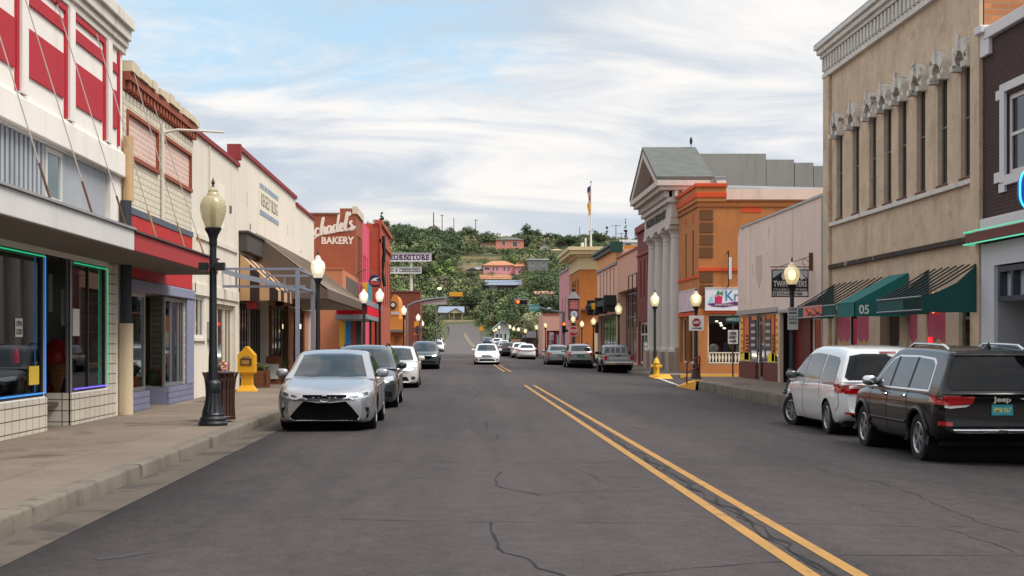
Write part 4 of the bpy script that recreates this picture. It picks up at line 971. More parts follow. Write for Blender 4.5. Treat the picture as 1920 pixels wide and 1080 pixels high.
S_ = [[(-.25, 1.25), (-.45, 1.5), (-.8, 1.45), (-.9, 1.1), (-.5, .7), (-.35, .35), (-.6, .0), (-1., .1)],
      [(.42, .62), (.2, .72), (.02, .5), (.02, .15), (.2, .0), (.42, .15)],
      [(.55, .05), (.6, .6), (.78, 1.5), (.86, 1.55), (.8, 1.2), (.64, .35), (.62, .02), (.75, .5), (.92, .68), (1.02, .55), (.98, .15), (1.08, .02), (1.2, .12)],
      [(1.62, .62), (1.4, .68), (1.24, .45), (1.26, .1), (1.42, .02), (1.6, .3), (1.66, .66), (1.62, .15), (1.72, .02), (1.84, .12)],
      [(2.24, .6), (2.04, .68), (1.88, .45), (1.9, .1), (2.06, .02), (2.24, .3), (2.36, 1.0), (2.46, 1.58), (2.3, .6), (2.27, .12), (2.38, .02), (2.5, .12)],
      [(2.55, .3), (2.82, .42), (2.84, .64), (2.68, .68), (2.56, .42), (2.58, .1), (2.74, .0), (2.94, .14)],
      [(2.98, .2), (3.12, .8), (3.26, 1.52), (3.34, 1.62), (3.36, 1.4), (3.16, .5), (3.12, .1), (3.22, .02), (3.34, .12)],
      [(3.55, 1.62), (3.6, 1.45), (3.5, 1.3)],
      [(3.86, .66), (3.7, .72), (3.62, .55), (3.76, .38), (3.82, .16), (3.66, .0), (3.5, .1)]]
# photo: 'c' starts at px 590, 's' ends at px 661, slanted uphill
def sk(st): return [(p[0], p[1] + .19 * p[0]) for p in st]
script([sk(s) for s in S_], .66, .72, ony(591, 455, 97)[0], ony(0, 443, 97)[1], .17, BK)
script([[(-.3, -.35), (.3, -.02), (1.2, .3), (2.6, .5), (3.7, .62), (4.1, .86)], [(.3, -.02), (1.2, .26), (2.6, .42), (3.7, .52), (4.1, .86)]], .66, .72, ony(592, 0, 97)[0], ony(0, 441, 97)[1], .17, BK)
text('BAKERY', fB, ony(603, 0, 97)[0], ony(0, 457.5, 97)[1], .50, M_sign, BK, .004, 2.22, bold=.035, depth=.012)
for i, a in enumerate((97.6, 99.5, 101.4)): fBf.window(BK, a, a + 1.75, .15, 3.1, .25, .12, fm=MF_dark)
# pink front
PKB = thing('pink_shop', 'narrow hot pink shop front beside the bakery with painted colour panels', 'shop', (-8, 107.6, 0))
M_hp = M('hot_pink', (226, 84, 110), rough=.8, var=.1, vs=.6, pat=('stripe', 'y', 1.5, (196, 60, 92), .6))
b = MB(); fBf.wall(b, 103.62, 111.6, 0, 10.4, [(104.6, 105.7, 5, 8), (106.6, 107.7, 5, 8), (108.6, 109.7, 5, 8)], .2); fBf.shell(b, 103.62, 111.6, 0, 10.4, 10); b.build('wall', M_hp, PKB)
for a in (104.6, 106.6, 108.6): fBf.window(PKB, a, a + 1.1, 5, 8, .15, .1, fm=M('pink_frame', (206, 70, 100)))
# red brick block, its south wall above the neighbours
M_redb = M('orange_red_brick', (176, 84, 60), rough=.9, var=.1, vs=.4, pat=('brick', .24, .085, (150, 78, 58), .01, .12)); fR = Fr('L', -6.2); fRs = Fr('S', 111.7)
RB = thing('brick_block', 'tall orange red brick block with arched cornice left of the furniture sign', 'building', (-8, 120, 0))
b = MB(); fRs.wall(b, -12, -6.2, 0, 10.4, []); fR.wall(b, 111.7, 129, 0, 10.9, [(113 + i * 3.5, 114.6 + i * 3.5, 4.6, 8.6) for i in range(5)], .35); fR.shell(b, 111.72, 129, 0, 10.9, 6); b.build('wall', M_redb, RB)
b = MB(); fR.box(b, 111.6, 129.1, 10.9, 11.2, -.4, .18); fR.box(b, 111.6, 129.1, 9.4, 9.7, 0, .15); fR.box(b, 111.6, 112.3, 0, 10.9, 0, .12); b.build('cornice', M_redb, RB)
for i in range(5): fR.window(RB, 113 + i * 3.5, 114.6 + i * 3.5, 4.6, 8.6, .28, .14, fm=MF_dark)
MB().tube([(-5.95, 112.6, 10), (-5.9, 112.6, 8.6), (-6.05, 112.6, 7.2), (-5.85, 112.6, 6.0)], .14, 8).build('downpipe', M_black, RB)
# gallery canopy with two decks, columns and a red pleated band
GC = thing('gallery_canopy', 'two deck grey metal porch with red pleated drape in front of pink shop', 'porch', (-5.9, 84, .136))
for z0, z1, y1 in ((3.62, 3.94, 92.), (2.86, 3.12, 90.)): MB().box(-6.8, -5.0, 76.5 if z0 > 3 else 78, y1, z0, z1).build('deck', M('porch_grey', (138, 142, 150), rough=.6, var=.1), GC, bev=.03)
corr('pleated_drape', Fr('S', 78.2), GC, -6.75, -5.02, 3.13, 3.6, 0, .22, .09, M('drape_red', (206, 22, 46), rough=.85, var=.1))
corr('pleated_drape', Fr('L', -5.05), GC, 78.3, 90, 3.13, 3.6, 0, .3, .06, M('drape_red', (206, 22, 46), rough=.85, var=.1))
for y in (77, 82.5, 88): MB().tube([(-5.12, y, .13), (-5.12, y, 3.62)], .07, 10).build('column', M_black, GC)
for k_, (x, cc) in enumerate(((-6.55, (222, 168, 46)), (-6.22, (36, 124, 172)), (-5.92, (128, 60, 46)), (-5.62, (48, 44, 44)))):
    o = MB().box(x - .15, x + .15, 79.9, 79.96, .136, 2.8).build('painted_board', M('painted_board_%d' % k_, cc, rough=.8, var=.1), GC)
MB().prism([(-7.0, 96.9, 4.2), (-5.9, 96.9, 4.2), (-6.3, 96.9, 5.7), (-7.0, 96.9, 5.7)], (0, .06, 0)).build('mural_board', M('mural_pink', (222, 96, 128), rough=.8, var=.3, vs=1.5, dirt=((228, 176, 60), .9, .52)), GC)
MB().box(-6.55, -6.2, 96.8, 96.86, 4.2, 5.65).build('mural_board', M('mural_yellow', (226, 172, 52), rough=.8), GC); MB().box(-6.18, -5.9, 96.8, 96.86, 4.2, 5.65).build('mural_board', M('mural_blue', (86, 164, 186), rough=.8), GC)
RS = thing('round_sign', 'round navy hanging sign with red lower half and white wings', 'sign', (-5.6, 95, 5.3))
x, z = ony(703, 527, 95.)
MB().lathe([(.40, -.05), (.42, 0), (.40, .05)], (x, 95, z), 28, axis='y').build('disc', M('sign_navy', (26, 28, 62), rough=.5), RS)
MB().prism([(x - .36, 94.93, z - .02), (x + .36, 94.93, z - .02), (x + .30, 94.93, z - .22), (x, 94.93, z - .28), (x - .30, 94.93, z - .22)], (0, .015, 0)).build('red_field', M('sign_red', (170, 62, 62), rough=.6), RS)
MB().prism([(x - .28, 94.93, z + .02), (x - .05, 94.93, z + .2), (x + .3, 94.93, z + .24), (x + .05, 94.93, z + .1), (x + .2, 94.93, z + .03)], (0, .015, 0)).build('white_wing', M_paper, RS)
MB().tube([(x - 1.3, 95, z - .2), (x - 1.2, 95, z + .5), (x - .6, 95, z + .8), (x, 95, z + .5)], .025, 6).build('bracket', M_black, RS)
# orange arched shop beyond, and the low brick shed with the furniture sign
fO = Fr('S', 133.)
OA = thing('arched_shop', 'small orange shop wall with rounded top and oval wreath sign', 'shop', (-6, 134, 0))
x0, x1 = ony(733, 0, 133)[0], ony(757, 0, 133)[0]; za = ony(0, 570, 133)[1]; zt = ony(0, 552, 133)[1]
poly = [(x0 - 2, 0), (x1, 0), (x1, za - 1.4)] + [(x1 - .45, za - 1.4)] + [((x0 + x1 - .45) / 2 + (x1 - .45 - x0) / 2 * math.cos(q * math.pi / 12), za + (zt - za) * math.sin(q * math.pi / 12)) for q in range(13)] + [(x0, za - .6), (x0 - 2, za - .6)]
b = MB(); fO.prism(b, poly, 0, -9); b.build('wall', M('bright_orange', (216, 138, 62), rough=.85, var=.08), OA)
MB().lathe([(.34, -.03), (.36, 0), (.34, .03)], ((x0 + x1) / 2 - .4, 132.94, za - .1), 20, axis='y').build('wreath', M('wreath_green', (44, 62, 40), rough=.9, var=.3, vs=8), OA)
MB().lathe([(.18, -.02), (.19, 0), (.18, .02)], ((x0 + x1) / 2 - .4, 132.88, za - .1), 16, axis='y').build('wreath_centre', M_paper, OA)
fO.bx('band', M('band_lilac', (204, 196, 198)), OA, x0, x1 - .45, za - 1.0, za - .72, 0, .04); fO.bx('ledge', M('ledge_grey', (120, 118, 116)), OA, x0 - .5, x1 + .1, 2.5, 2.75, 0, .5); fO.bx('door', M('door_rust', (170, 100, 44)), OA, x1 - .9, x1 - .1, .1, 2.2, 0, .03)
BS = thing('brick_shed', 'low dark red brick building carrying the tall furniture sign', 'building', (-6.2, 168, 0))
x0, x1 = ony(722, 0, 165)[0], ony(788, 0, 165)[0]; zt = ony(0, 548, 165)[1]; fF = Fr('S', 165.)
b = MB(); fF.wall(b, x0, x1, 0, zt, [], 0); fF.shell(b, x0, x1, 0, zt, 8); b.build('wall', M('dark_red_brick', (128, 62, 46), rough=.9, var=.12, pat=('brick', .24, .085, (112, 64, 50), .01, .12)), BS); fF.bx('coping', M('shed_coping', (112, 66, 54)), BS, x0 - .05, x1 + .05, zt, zt + .18, -.4, .08)
FS = thing('furniture_sign', 'white two board furniture and carpeting sign on a tall white pole', 'sign', (ony(771, 0, 166)[0], 166, zt))
fq = Fr('S', 165.6)
def board(px0, px1, py0, py1, txt, col, tc, px_t0, px_t1, hh):
    a, c = ony(px0, 0, 165.6)[0], ony(px1, 0, 165.6)[0]; e, f = ony(0, py1, 165.6)[1], ony(0, py0, 165.6)[1]
    o = fq.bx('board', M('board_%d' % col[0], col, rough=.6, var=.05), FS, a, c, e, f, -.2, 0)
    b = MB(); w = .07
    fq.box(b, a, c, e, e + w, 0, .05); fq.box(b, a, c, f - w, f, 0, .05); fq.box(b, a, a + w, e + w, f - w, 0, .05); fq.box(b, c - w, c, e + w, f - w, 0, .05); b.build('edge', MF_white, o)
    ta, tb = ony(px_t0, 0, 165.6)[0], ony(px_t1, 0, 165.6)[0]
    text(txt, fq, ta, (e + f) / 2 - hh / 2, hh, tc, o, .005, tb - ta, bold=.03, space=1.12)
    b = MB(); n = len(txt)
    for i, ch in enumerate(txt):      # slab serifs
        if ch == ' ' or ch == '&': continue
        xx = ta + (tb - ta) * (i + .5) / n
        for zz in ((e + f) / 2 - hh / 2, (e + f) / 2 + hh / 2 - .10): fq.box(b, xx - .17 * hh / .62, xx + .17 * hh / .62, zz, zz + .10, .006, .021)
    b.build('serifs', tc, o, weld=False)
board(722, 809, 474, 490.5, 'FURNITURE', (206, 200, 212), M('sign_plum', (70, 24, 50), rough=.7, var=.2, vs=3), 732, 805, .62)
board(712, 790.5, 500.5, 513, 'ED & CARPETING', (214, 212, 206), M('sign_grey', (104, 98, 98), rough=.7), 730, 788, .42)
MB().tube([(ony(771, 0, 165.9)[0], 165.95, zt), (ony(771, 0, 165.9)[0], 165.95, ony(0, 491, 165.9)[1])], [.2, .14], 12).build('pole', M('pole_cream', (214, 208, 194)), FS)
# ================================================================ buildings on the right side
G0 = .1
M_tan = M('tan_stucco', (196, 174, 150), rough=.9, var=.28, vs=1.1, fine=.16, fs=7, streak=.22, bump=.6, bs=18, dirt=((178, 150, 120), 1.4, .56))
M_corn = M('weathered_white', (206, 202, 196), rough=.8, var=.14, vs=2, streak=.2, dirt=((140, 132, 124), 1.6, .62))
M_obrick = M('raw_orange_brick', (196, 128, 84), rough=.9, var=.12, pat=('brick', .4, .14, (168, 138, 112), .014, .14))
M_orx = M('burnt_orange', (180, 114, 62), rough=.85, var=.16, vs=.7, fine=.08, streak=.24, bump=.1)
fr = Fr('R', 11.7); P = fr.P
T = thing('stucco_building', 'tall tan stucco building with arched white window hoods and green awnings', 'building', (12.5, 38.5, G0))
u0, u1 = 31.72, 45.3; wc = [43.7, 41.9, 40.2, 38.8, 37.5, 36.0, 34.4, 32.8]
holes = [(c - .34, c + .34, 5.44, 8.12, .17) for c in wc] + [(40.1, 44.3, .3, 2.62, .15), (37.75, 39.5, .1, 2.62, .3), (32.35, 37.2, .3, 2.62, .15)]
b = MB(); fr.wall(b, u0, u1, 0, 10.7, holes, .4); b.add([P(u0, 0, -16), P(u1, 0, -16), P(u1, 10.7, -16), P(u0, 10.7, -16), P(u1, 0, 0), P(u1, 10.7, 0)], [(0, 1, 2, 3), (1, 4, 5, 2)]); b.build('wall', M_tan, T)
b = MB(); b.add([P(u0, 0, -.02), P(u0, 0, -16), P(u0, 11.4, -16), P(u0, 11.4, -.3), P(u0, 10.7, -.02)], [(0, 1, 2, 3, 4)]); b.add([P(u0, 10.7, 0), P(u1, 10.7, 0), P(u1, 10.7, -16), P(u0, 10.7, -16)], [(0, 1, 2, 3)]); b.build('side_wall', M_obrick, T, weld=False)
b = MB(); fr.box(b, 44.62, u1, .1, 10.0, 0, .10); b.build('corner_pier', M_tan, T, bev=.015); b = MB(); fr.box(b, u0, 32.28, .1, 10.0, 0, .10); b.build('corner_pier', M_tan, T, bev=.015)
b = MB(); fr.box(b, u0, u1, 10.0, 10.12, 0, .13); fr.box(b, u0, u1, 10.12, 10.62, 0, .08); fr.box(b, u0, u1, 10.62, 10.74, 0, .20)
k_ = u0 + .12
while k_ < u1 - .2: fr.box(b, k_, k_ + .15, 10.2, 10.6, .081, .16); k_ += .33
b.build('bracket_frieze', M_corn, T)
b = MB(); fr.box(b, u0 - .1, u1 + .05, 10.74, 10.9, -.2, .30); fr.box(b, u0 - .1, u1 + .1, 10.9, 11.05, -.2, .38); b.build('cornice', M_corn, T, bev=.02)
b = MB(); b.hexa([P(u0 - .1, 11.05, .38), P(u1 + .1, 11.05, .38), P(u1 + .1, 11.05, -.8), P(u0 - .1, 11.05, -.8), P(u0 - .1, 11.10, .35), P(u1 + .1, 11.10, .35), P(u1 + .1, 11.5, -.8), P(u0 - .1, 11.5, -.8)]); b.build('cornice_roof', M('slate_blue_roof', (124, 134, 152), rough=.6, metal=.2, var=.1), T)
M_hood = M('peeling_hood', (202, 196, 188), rough=.9, var=.26, vs=5, fine=.18, dirt=((96, 84, 74), 4.5, .53)); M_wf = M('old_window_frame', (120, 116, 110), rough=.7, var=.15)
for i, c in enumerate(wc):
    w_ = fr.window(T, c - .34, c + .34, 5.44, 8.12, .16, .05, bars=(.52,), fm=M_wf, gm=MG_dark)
    hd = MB()
    arc = [(c - .52, 7.62)] + [(c + .52 * math.cos(math.pi - q * math.pi / 8), 8.25 + .38 * math.sin(q * math.pi / 8)) for q in range(9)] + [(c + .52, 7.62), (c + .28, 7.62), (c + .28, 8.05)] + [(c + .28 * math.cos(q * math.pi / 6), 8.08 + .14 * math.sin(q * math.pi / 6)) for q in range(1, 6)] + [(c - .28, 8.05), (c - .28, 7.62)]
    n_ = len(arc); half = [arc[k] for k in range(n_)]
    # sides and crown as separate convex boxes so the hood stays a clean solid
    for a_, e_ in ((c - .47, c - .27), (c + .27, c + .47)): fr.box(hd, a_, e_, 8.0, 8.36, 0, .15); fr.box(hd, a_ - .02, e_ + .02, 7.92, 8.06, 0, .22)
    for q in range(8):
        a0, a1 = math.pi - q * math.pi / 8, math.pi - (q + 1) * math.pi / 8
        pl = [(c + .47 * math.cos(a0), 8.32 + .34 * math.sin(a0)), (c + .47 * math.cos(a1), 8.32 + .34 * math.sin(a1)), (c + .27 * math.cos(a1), 8.14 + .2 * math.sin(a1)), (c + .27 * math.cos(a0), 8.14 + .2 * math.sin(a0))]
        fr.prism(hd, pl, 0, .17)
    fr.box(hd, c - .08, c + .08, 8.34, 8.72, .15, .22)
    hd.build('hood', M_hood, w_)
    fr.bx('sill', M_rust, w_, c - .38, c + .38, 5.36, 5.435, -.12, .04)
fr.bx('sill_course', M_corn, T, 32.28, 44.6, 5.24, 5.355, 0, .10, bev=.01)
b = MB(); fr.box(b, 32.3, 44.6, 3.92, 4.04, 0, .12); b.build('iron_ledge', M('ledge_dark', (58, 48, 42), rough=.9, var=.3, vs=3, dirt=((196, 184, 170), 1.9, .58)), T)
fr.window(T, 40.1, 44.3, .3, 2.62, .13, .09, mull=(.4, .62), fm=M('shop_frame_black', (34, 32, 32), rough=.5), gm=MG_store, name='display_window'); fr.window(T, 32.35, 37.2, .3, 2.62, .13, .09, mull=(.35, .6), fm=M('shop_frame_black', (34, 32, 32)), gm=MG_store, name='display_window')
fr.bx('pier', M_tan, T, 33.3, 34.2, .1, 2.61, -.12, -.01); fr.bx('pier', M_tan, T, 40.05, 40.6, .1, 2.61, -.12, -.01); fr.bx('pier', M_tan, T, 35.6, 36.3, .1, 2.61, -.12, -.01)
fr.bx('bulkhead', M_tan, T, 40.1, 44.3, .1, .3, -.12, -.02); fr.bx('bulkhead', M_tan, T, 32.35, 37.2, .1, .3, -.12, -.02)
d_ = fr.bx('door', M('door_brown', (62, 44, 34), rough=.6, var=.15), T, 37.8, 39.45, .12, 2.6, -.32, -.26); fr.bx('pane', MG_dark, d_, 38.0, 39.25, .8, 2.4, -.26, -.25)
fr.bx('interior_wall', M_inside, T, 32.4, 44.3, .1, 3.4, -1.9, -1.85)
# pictures of pink ice creams in the shop windows
M_pinkp = M('poster_pink', (172, 68, 94), rough=.6, var=.25, vs=2.5); M_creamp = M('poster_cream', (170, 156, 140), rough=.6); M_wafp = M('poster_wafer', (190, 140, 76), rough=.7)
def ice_poster(u, z, w):
    o = fr.bx('ice_cream_poster', M_creamp, T, u - w, u + w, .85, 2.55, -.07, -.06)
    fr.prism(MB(), [(u - w * .85, 1.72), (u - w * .4, 1.62), (u, 1.74), (u + w * .45, 1.62), (u + w * .9, 1.75), (u + w * .96, 2.25), (u + w * .8, 2.52), (u - w * .8, 2.52), (u - w * .95, 2.2)], -.058, -.052).build('pink_scoop', M_pinkp, o)
    fr.prism(MB(), [(u - w * .6, 1.64), (u + w * .6, 1.64), (u + w * .1, .95), (u - w * .1, .95)], -.058, -.053).build('wafer_cone', M_wafp, o)
for u, w in ((43.4, .75), (41.3, .66), (36.55, .6), (34.85, .8)): ice_poster(u, 0, w)
fr.bx('pink_blind', M_pinkp, T, 36.35, 37.1, 1.6, 2.55, -.07, -.062)
b = MB()
for q in range(6): a = q * 1.05; b.tube([fr.P(34.95 + .12 * math.cos(a), 2.35 + .05 * q, .0), fr.P(34.95 + .16 * math.cos(a + .8), 2.45 + .06 * q, .0), fr.P(34.95 + .1 * math.cos(a + 1.5), 2.5 + .07 * q, .0)], .022, 6)
b.build('neon_flame', M('neon_orange', (255, 140, 60), emit=2.2, ecol=(255, 120, 40)), T, weld=False)
fr.bx('open_light', M('neon_red', (230, 40, 40), emit=1.6, ecol=(255, 30, 30)), T, 35.3, 35.5, 1.62, 1.75, -.05, -.03)
# awnings: green canvas, some bays stripped to the bars
M_grn = M('green_canvas', (14, 74, 72), rough=.8, var=.12, vs=1.5, streak=.1); M_grn_lit = M('teal_canvas_lit', (18, 104, 100), rough=.8, var=.10, vs=1.5)  # teal canvas is the green one painted brighter, as if lit
def bars(par, ua, ub, n, zt=3.42, zb=2.66, d=1.3):
    for i in range(n):
        u = ua + (ub - ua) * i / (n - 1); MB().tube([P(u, zt, .03), P(u, (zt + zb) / 2 - .06, d * .55), P(u, zb, d)], .021, 6).build('bar', M_black, par)
    MB().tube([P(ua, zb, d), P(ub, zb, d)], .022, 6).build('rail', M_steel, par); MB().tube([P(ua, zb - .3, d), P(ub, zb - .3, d)], .02, 6).build('rail', M_steel, par)
def concave_end(par, u, zt, zb, val, d, mat, th=.02):
    pl = [P(u, zt, .02), P(u, zt - (zt - zb) * .62, d * .42), P(u, zt - (zt - zb) * .86, d * .72), P(u, zb, d), P(u, zb - val, d), P(u, zb - val, .02)]
    return MB().prism(pl, Vector(P(u + th, 0, 0)) - Vector(P(u, 0, 0))).build('end_panel', mat, par)
A1 = thing('green_awning', 'dark green awning with pink sign patch above the left display window', 'awning', (11, 41.5, 2.4))
fr.bx('valance', M_grn, A1, 39.3, 44.3, 2.36, 2.66, 1.28, 1.3); bars(A1, 39.2, 44.1, 9); concave_end(A1, 44.28, 3.42, 2.66, .3, 1.3, M_grn)
pt = fr.bx('sign_patch', M('patch_salmon', (216, 112, 96), rough=.8, var=.06), A1, 40.7, 42.9, 2.37, 2.70, 1.301, 1.312)
b = MB()
for s in (0, .9): b.tube([P(42.5 - s, 2.6, 1.318), P(42.2 - s, 2.5, 1.318), P(41.9 - s, 2.44, 1.318), P(41.5 - s, 2.41, 1.318)], .02, 5); b.tube([P(42.3 - s, 2.42, 1.318), P(41.9 - s, 2.5, 1.318)], .016, 5)
b.build('bird_drawing', M_ink, pt, weld=False)
A2 = thing('green_awning', 'middle teal awning in a brighter lit tone, with house number 05 over the doorway', 'awning', (11, 38.4, 2.3))
awning(fr, A2, 36.95, 38.65, 3.40, 2.64, 1.42, .0, M_grn_lit, 'canvas', ends=False); fr.bx('valance', M_grn_lit, A2, 36.95, 38.65, 2.30, 2.64, 1.40, 1.42)
MB().prism([P(36.95, 3.4, .02), P(36.95, 2.64, 1.42), P(36.95, 2.30, 1.42), P(36.95, 2.30, .02)], (0, .02, 0)).build('end_panel', M_grn_lit, A2)
text('05', Fr('S', 36.95), 10.40, 2.36, .24, M('canvas_white', (220, 226, 222)), A2, .004, .26, bold=.02)
A3 = thing('green_awning', 'wide dark green awning with stripped bars and rails nearest the brown brick building', 'awning', (11, 34.2, 2.3))
fr.bx('valance', M_grn, A3, 33.2, 35.3, 2.32, 2.66, 1.30, 1.32); bars(A3, 31.9, 35.3, 8, d=1.32); concave_end(A3, 35.32, 3.42, 2.66, .34, 1.32, M_grn); concave_end(A3, 31.85, 3.44, 2.66, .36, 1.32, M_grn)

# ---- dark brown brick building with neon
M_dbrick = M('dark_brown_brick', (70, 46, 40), rough=.85, var=.10, pat=('brick', .23, .08, (40, 28, 26), .012, .16))
M_wtrim = M('white_trim', (208, 206, 208), rough=.7, var=.07, streak=.08)
NB = thing('neon_building', 'dark brown brick building with white trim and green neon ledge', 'building', (12.5, 26, G0))
b = MB(); fr.wall(b, 16, 31.7, 0, 8.3, [(28.3, 30.35, 5.2, 6.9, .18), (17, 30.9, .1, 3.3, 1.4)], .15); fr.shell(b, 16, 31.7, 0, 8.3, 12); b.build('wall', M_dbrick, NB)
b = MB(); fr.box(b, 16, 31.4, 8.3, 8.56, -.3, .12); b.build('coping', M_wtrim, NB, bev=.02); b = MB(); fr.box(b, 31.15, 31.68, 7.95, 8.52, 0, .1); fr.box(b, 31.3, 31.72, 8.45, 8.62, -.25, .22); b.build('corner_block', M_wtrim, NB, bev=.02)
w_ = fr.window(NB, 28.3, 30.35, 5.2, 6.9, .12, .1, bars=(.5,), fm=M_wtrim, gm=MG_dark)
b = MB(); fr.box(b, 30.36, 30.62, 5.05, 6.98, 0, .06); fr.box(b, 28.0, 30.62, 6.98, 7.16, 0, .06); fr.box(b, 30.62, 30.85, 6.86, 7.06, 0, .055); fr.box(b, 30.62, 30.95, 5.08, 5.3, 0, .055); fr.box(b, 30.36, 30.7, 4.85, 5.04, 0, .05); fr.box(b, 28, 30.35, 4.98, 5.19, 0, .07); b.build('surround', M_wtrim, w_, weld=False)
fr.bx('white_band', M_wtrim, NB, 16, 31.68, 4.02, 4.36, 0, .10, bev=.015)
lg = fr.bx('neon_ledge', M('maroon_ledge', (104, 52, 46), rough=.7), NB, 16, 31.9, 3.84, 4.05, .0, .34)
NEON = M('neon_green', (120, 230, 190), emit=.28, ecol=(90, 230, 180))
for z in (4.08, 3.81): MB().tube([P(16, z, .36), P(31.95, z, .36), P(31.95, z, .02)], .016, 8).build('neon_tube', NEON, lg)
fr.bx('storefront', M('grey_white_render', (196, 198, 204), rough=.8, var=.06, streak=.08), NB, 30.9, 31.66, .1, 3.8, 0, .07); fr.bx('storefront', M('grey_white_render', (196, 198, 204)), NB, 16, 30.9, 3.3, 3.8, 0, .07)
MB().box(11.7, 13.1, 30.85, 30.9, .1, 3.3).build('reveal', M('reveal_grey', (150, 152, 158), rough=.8), NB); fr.bx('back_wall', M('lobby_wall', (160, 160, 156), rough=.85, var=.1), NB, 17, 30.9, .1, 3.3, -1.42, -1.38)
gb = MB(); fr.box(gb, 24, 30.7, 2.5, 2.62, -.2, .06); fr.box(gb, 24, 30.7, 3.14, 3.26, -.2, .06)
for k_ in range(9): fr.box(gb, 30.58 - k_ * .72, 30.7 - k_ * .72, 2.621, 3.139, -.2, .06)
o = gb.build('glass_block_screen', M('dark_slate_frame', (50, 56, 66), rough=.6), NB); fr.bx('pane', M('frosted_pane', (176, 186, 196), rough=.35, var=.1), o, 24.05, 30.65, 2.6, 3.16, -.12, -.10)
fr.bx('wall_lamp', M_black, NB, 29.6, 29.75, 1.9, 2.1, -1.38, -1.2)
ns = thing('neon_sign', 'blue hanging sign with cyan neon outline cut by the right frame edge', 'sign', (10.9, 25.5, 3.9))
xl = ony(1907, 0, 25.5)[0]
def rr_(x0, x1, z0, z1, r): return [(cx + r * math.cos(a), cz + r * math.sin(a)) for cx, cz, a0 in ((x1 - r, z1 - r, 0), (x0 + r, z1 - r, 90), (x0 + r, z0 + r, 180), (x1 - r, z0 + r, 270)) for a in [R(a0 + q * 15) for q in range(7)]]
MB().prism([(x, 25.4, z) for x, z in rr_(xl + .05, 11.5, 3.98, 4.75, .3)], (0, .22, 0)).build('panel', M('sign_blue', (26, 96, 196), rough=.5, var=.1, emit=.08, ecol=(20, 90, 220)), ns)
pts = rr_(xl, 11.55, 3.93, 4.80, .33); MB().tube([(x, 25.36, z) for x, z in pts + pts[:1]], .018, 8).build('neon_tube', M('neon_cyan', (120, 240, 250), emit=.8, ecol=(60, 220, 255)), ns, smooth=True)
MB().box(11.45, 11.72, 25.46, 25.54, 4.1, 4.6).build('bracket', M_black, ns)

# ---- pale pink stucco store on the corner
M_ppink = M('pale_pink_stucco', (222, 200, 188), rough=.9, var=.14, vs=.6, streak=.10, fine=.06, bump=.3, bs=30, dirt=((180, 154, 138), .9, .60))
PS = thing('corner_store', 'pale pink stucco corner store with yellow posters and maroon doorway', 'shop', (12.5, 52, G0))
poly = [(45.32, 2.75), (59.6, 2.75), (59.6, 6.0), (59.2, 6.32), (45.32, 6.32)]
b = MB(); fr.prism(b, poly, 0, -12); b.build('wall', M_ppink, PS)
b = MB(); fr.box(b, 45.32, 52.0, .1, 2.745, -12, -.6); fr.box(b, 52.0, 59.5, .1, 2.745, -12, -1.0); b.build('lower_wall', M('maroon_paint', (124, 44, 42), rough=.7, var=.1), PS, weld=False)
for u in (49.8, 52.6, 57.0): fr.bx('stucco_joint', M('joint_grey', (168, 150, 140)), PS, u, u + .03, 2.8, 6.3, 0, .006)
fr.bx('flashing', M('tin_flashing', (168, 168, 168), rough=.5, metal=.4, var=.15, vs=3), PS, 52.1, 59.6, 2.74, 2.92, 0, .06)
fr.bx('flashing', M('tin_flashing', (168, 168, 168)), PS, 45.3, 51.9, 2.68, 2.8, 0, .06); fr.bx('coping', M('tin_flashing', (168, 168, 168)), PS, 45.2, 59.0, 6.32, 6.40, -.3, .05)
fr.prism(MB(), [(56.0, 5.0), (54.8, 5.0), (54.8, 4.2), (55.4, 3.7), (56.0, 4.2)], 0, .01).build('shield_ghost', M('ghost_paint', (198, 178, 160), rough=.9), PS)
fr.bx('post', M('post_cream', (196, 178, 160), rough=.7), PS, 51.7, 52.0, .1, 2.74, -.1, .03)
M_mbrick = M('maroon_brick', (112, 56, 48), rough=.85, pat=('brick', .24, .085, (82, 44, 40), .01, .1))
fr.bx('brick_base', M_mbrick, PS, 52.1, 54.7, .1, .82, -.14, .0); fr.bx('brick_base', M_mbrick, PS, 56.1, 59.4, .1, .82, -.14, .0)
fr.window(PS, 52.1, 54.7, .83, 2.72, .12, .07, mull=(.55,), fm=MF_alu, gm=MG_dark, name='display_window'); fr.window(PS, 56.1, 59.4, .83, 2.72, .12, .07, mull=(.4,), fm=MF_alu, gm=MG_dark, name='display_window')
d_ = fr.window(PS, 54.75, 56.05, .14, 2.72, .2, .12, bars=(.86,), fm=MF_alu, gm=MG_dark, name='glass_door')
PO = (236, 188, 44)
def poster(u0, u1, z0, z1, col, words=None, ic=None, rows=3):
    o = fr.bx('poster', M('poster_%d_%d_%d' % col, col, rough=.6, var=.08, vs=4), PS, u0, u1, z0, z1, -.06, -.05)
    if ic:
        for r_ in range(rows):
            zz = z1 - (z1 - z0) * (r_ + 1) / (rows + .6); fr.bx('poster_stripe', M('poster_%d_%d_%d' % ic, ic, rough=.6), o, u0 + .05, u1 - .05, zz, zz + (z1 - z0) * .35 / rows, -.049, -.045)
for a, c in ((52.2, 52.75), (58.7, 59.3)): poster(a, c, 1.15, 2.65, PO, ic=(222, 96, 40), rows=5)
poster(52.95, 53.4, .9, 2.65, (222, 108, 60)); poster(57.6, 58.5, .9, 2.65, (220, 110, 64)); poster(52.85, 54.1, .86, 1.2, (236, 218, 40)); poster(57.4, 59.3, .86, 1.2, (232, 216, 44)); poster(53.0, 53.25, 1.25, 1.9, (206, 70, 60), ic=(236, 190, 170), rows=4); poster(57.7, 58.1, 1.25, 1.9, (200, 72, 60), ic=(236, 190, 170), rows=4)
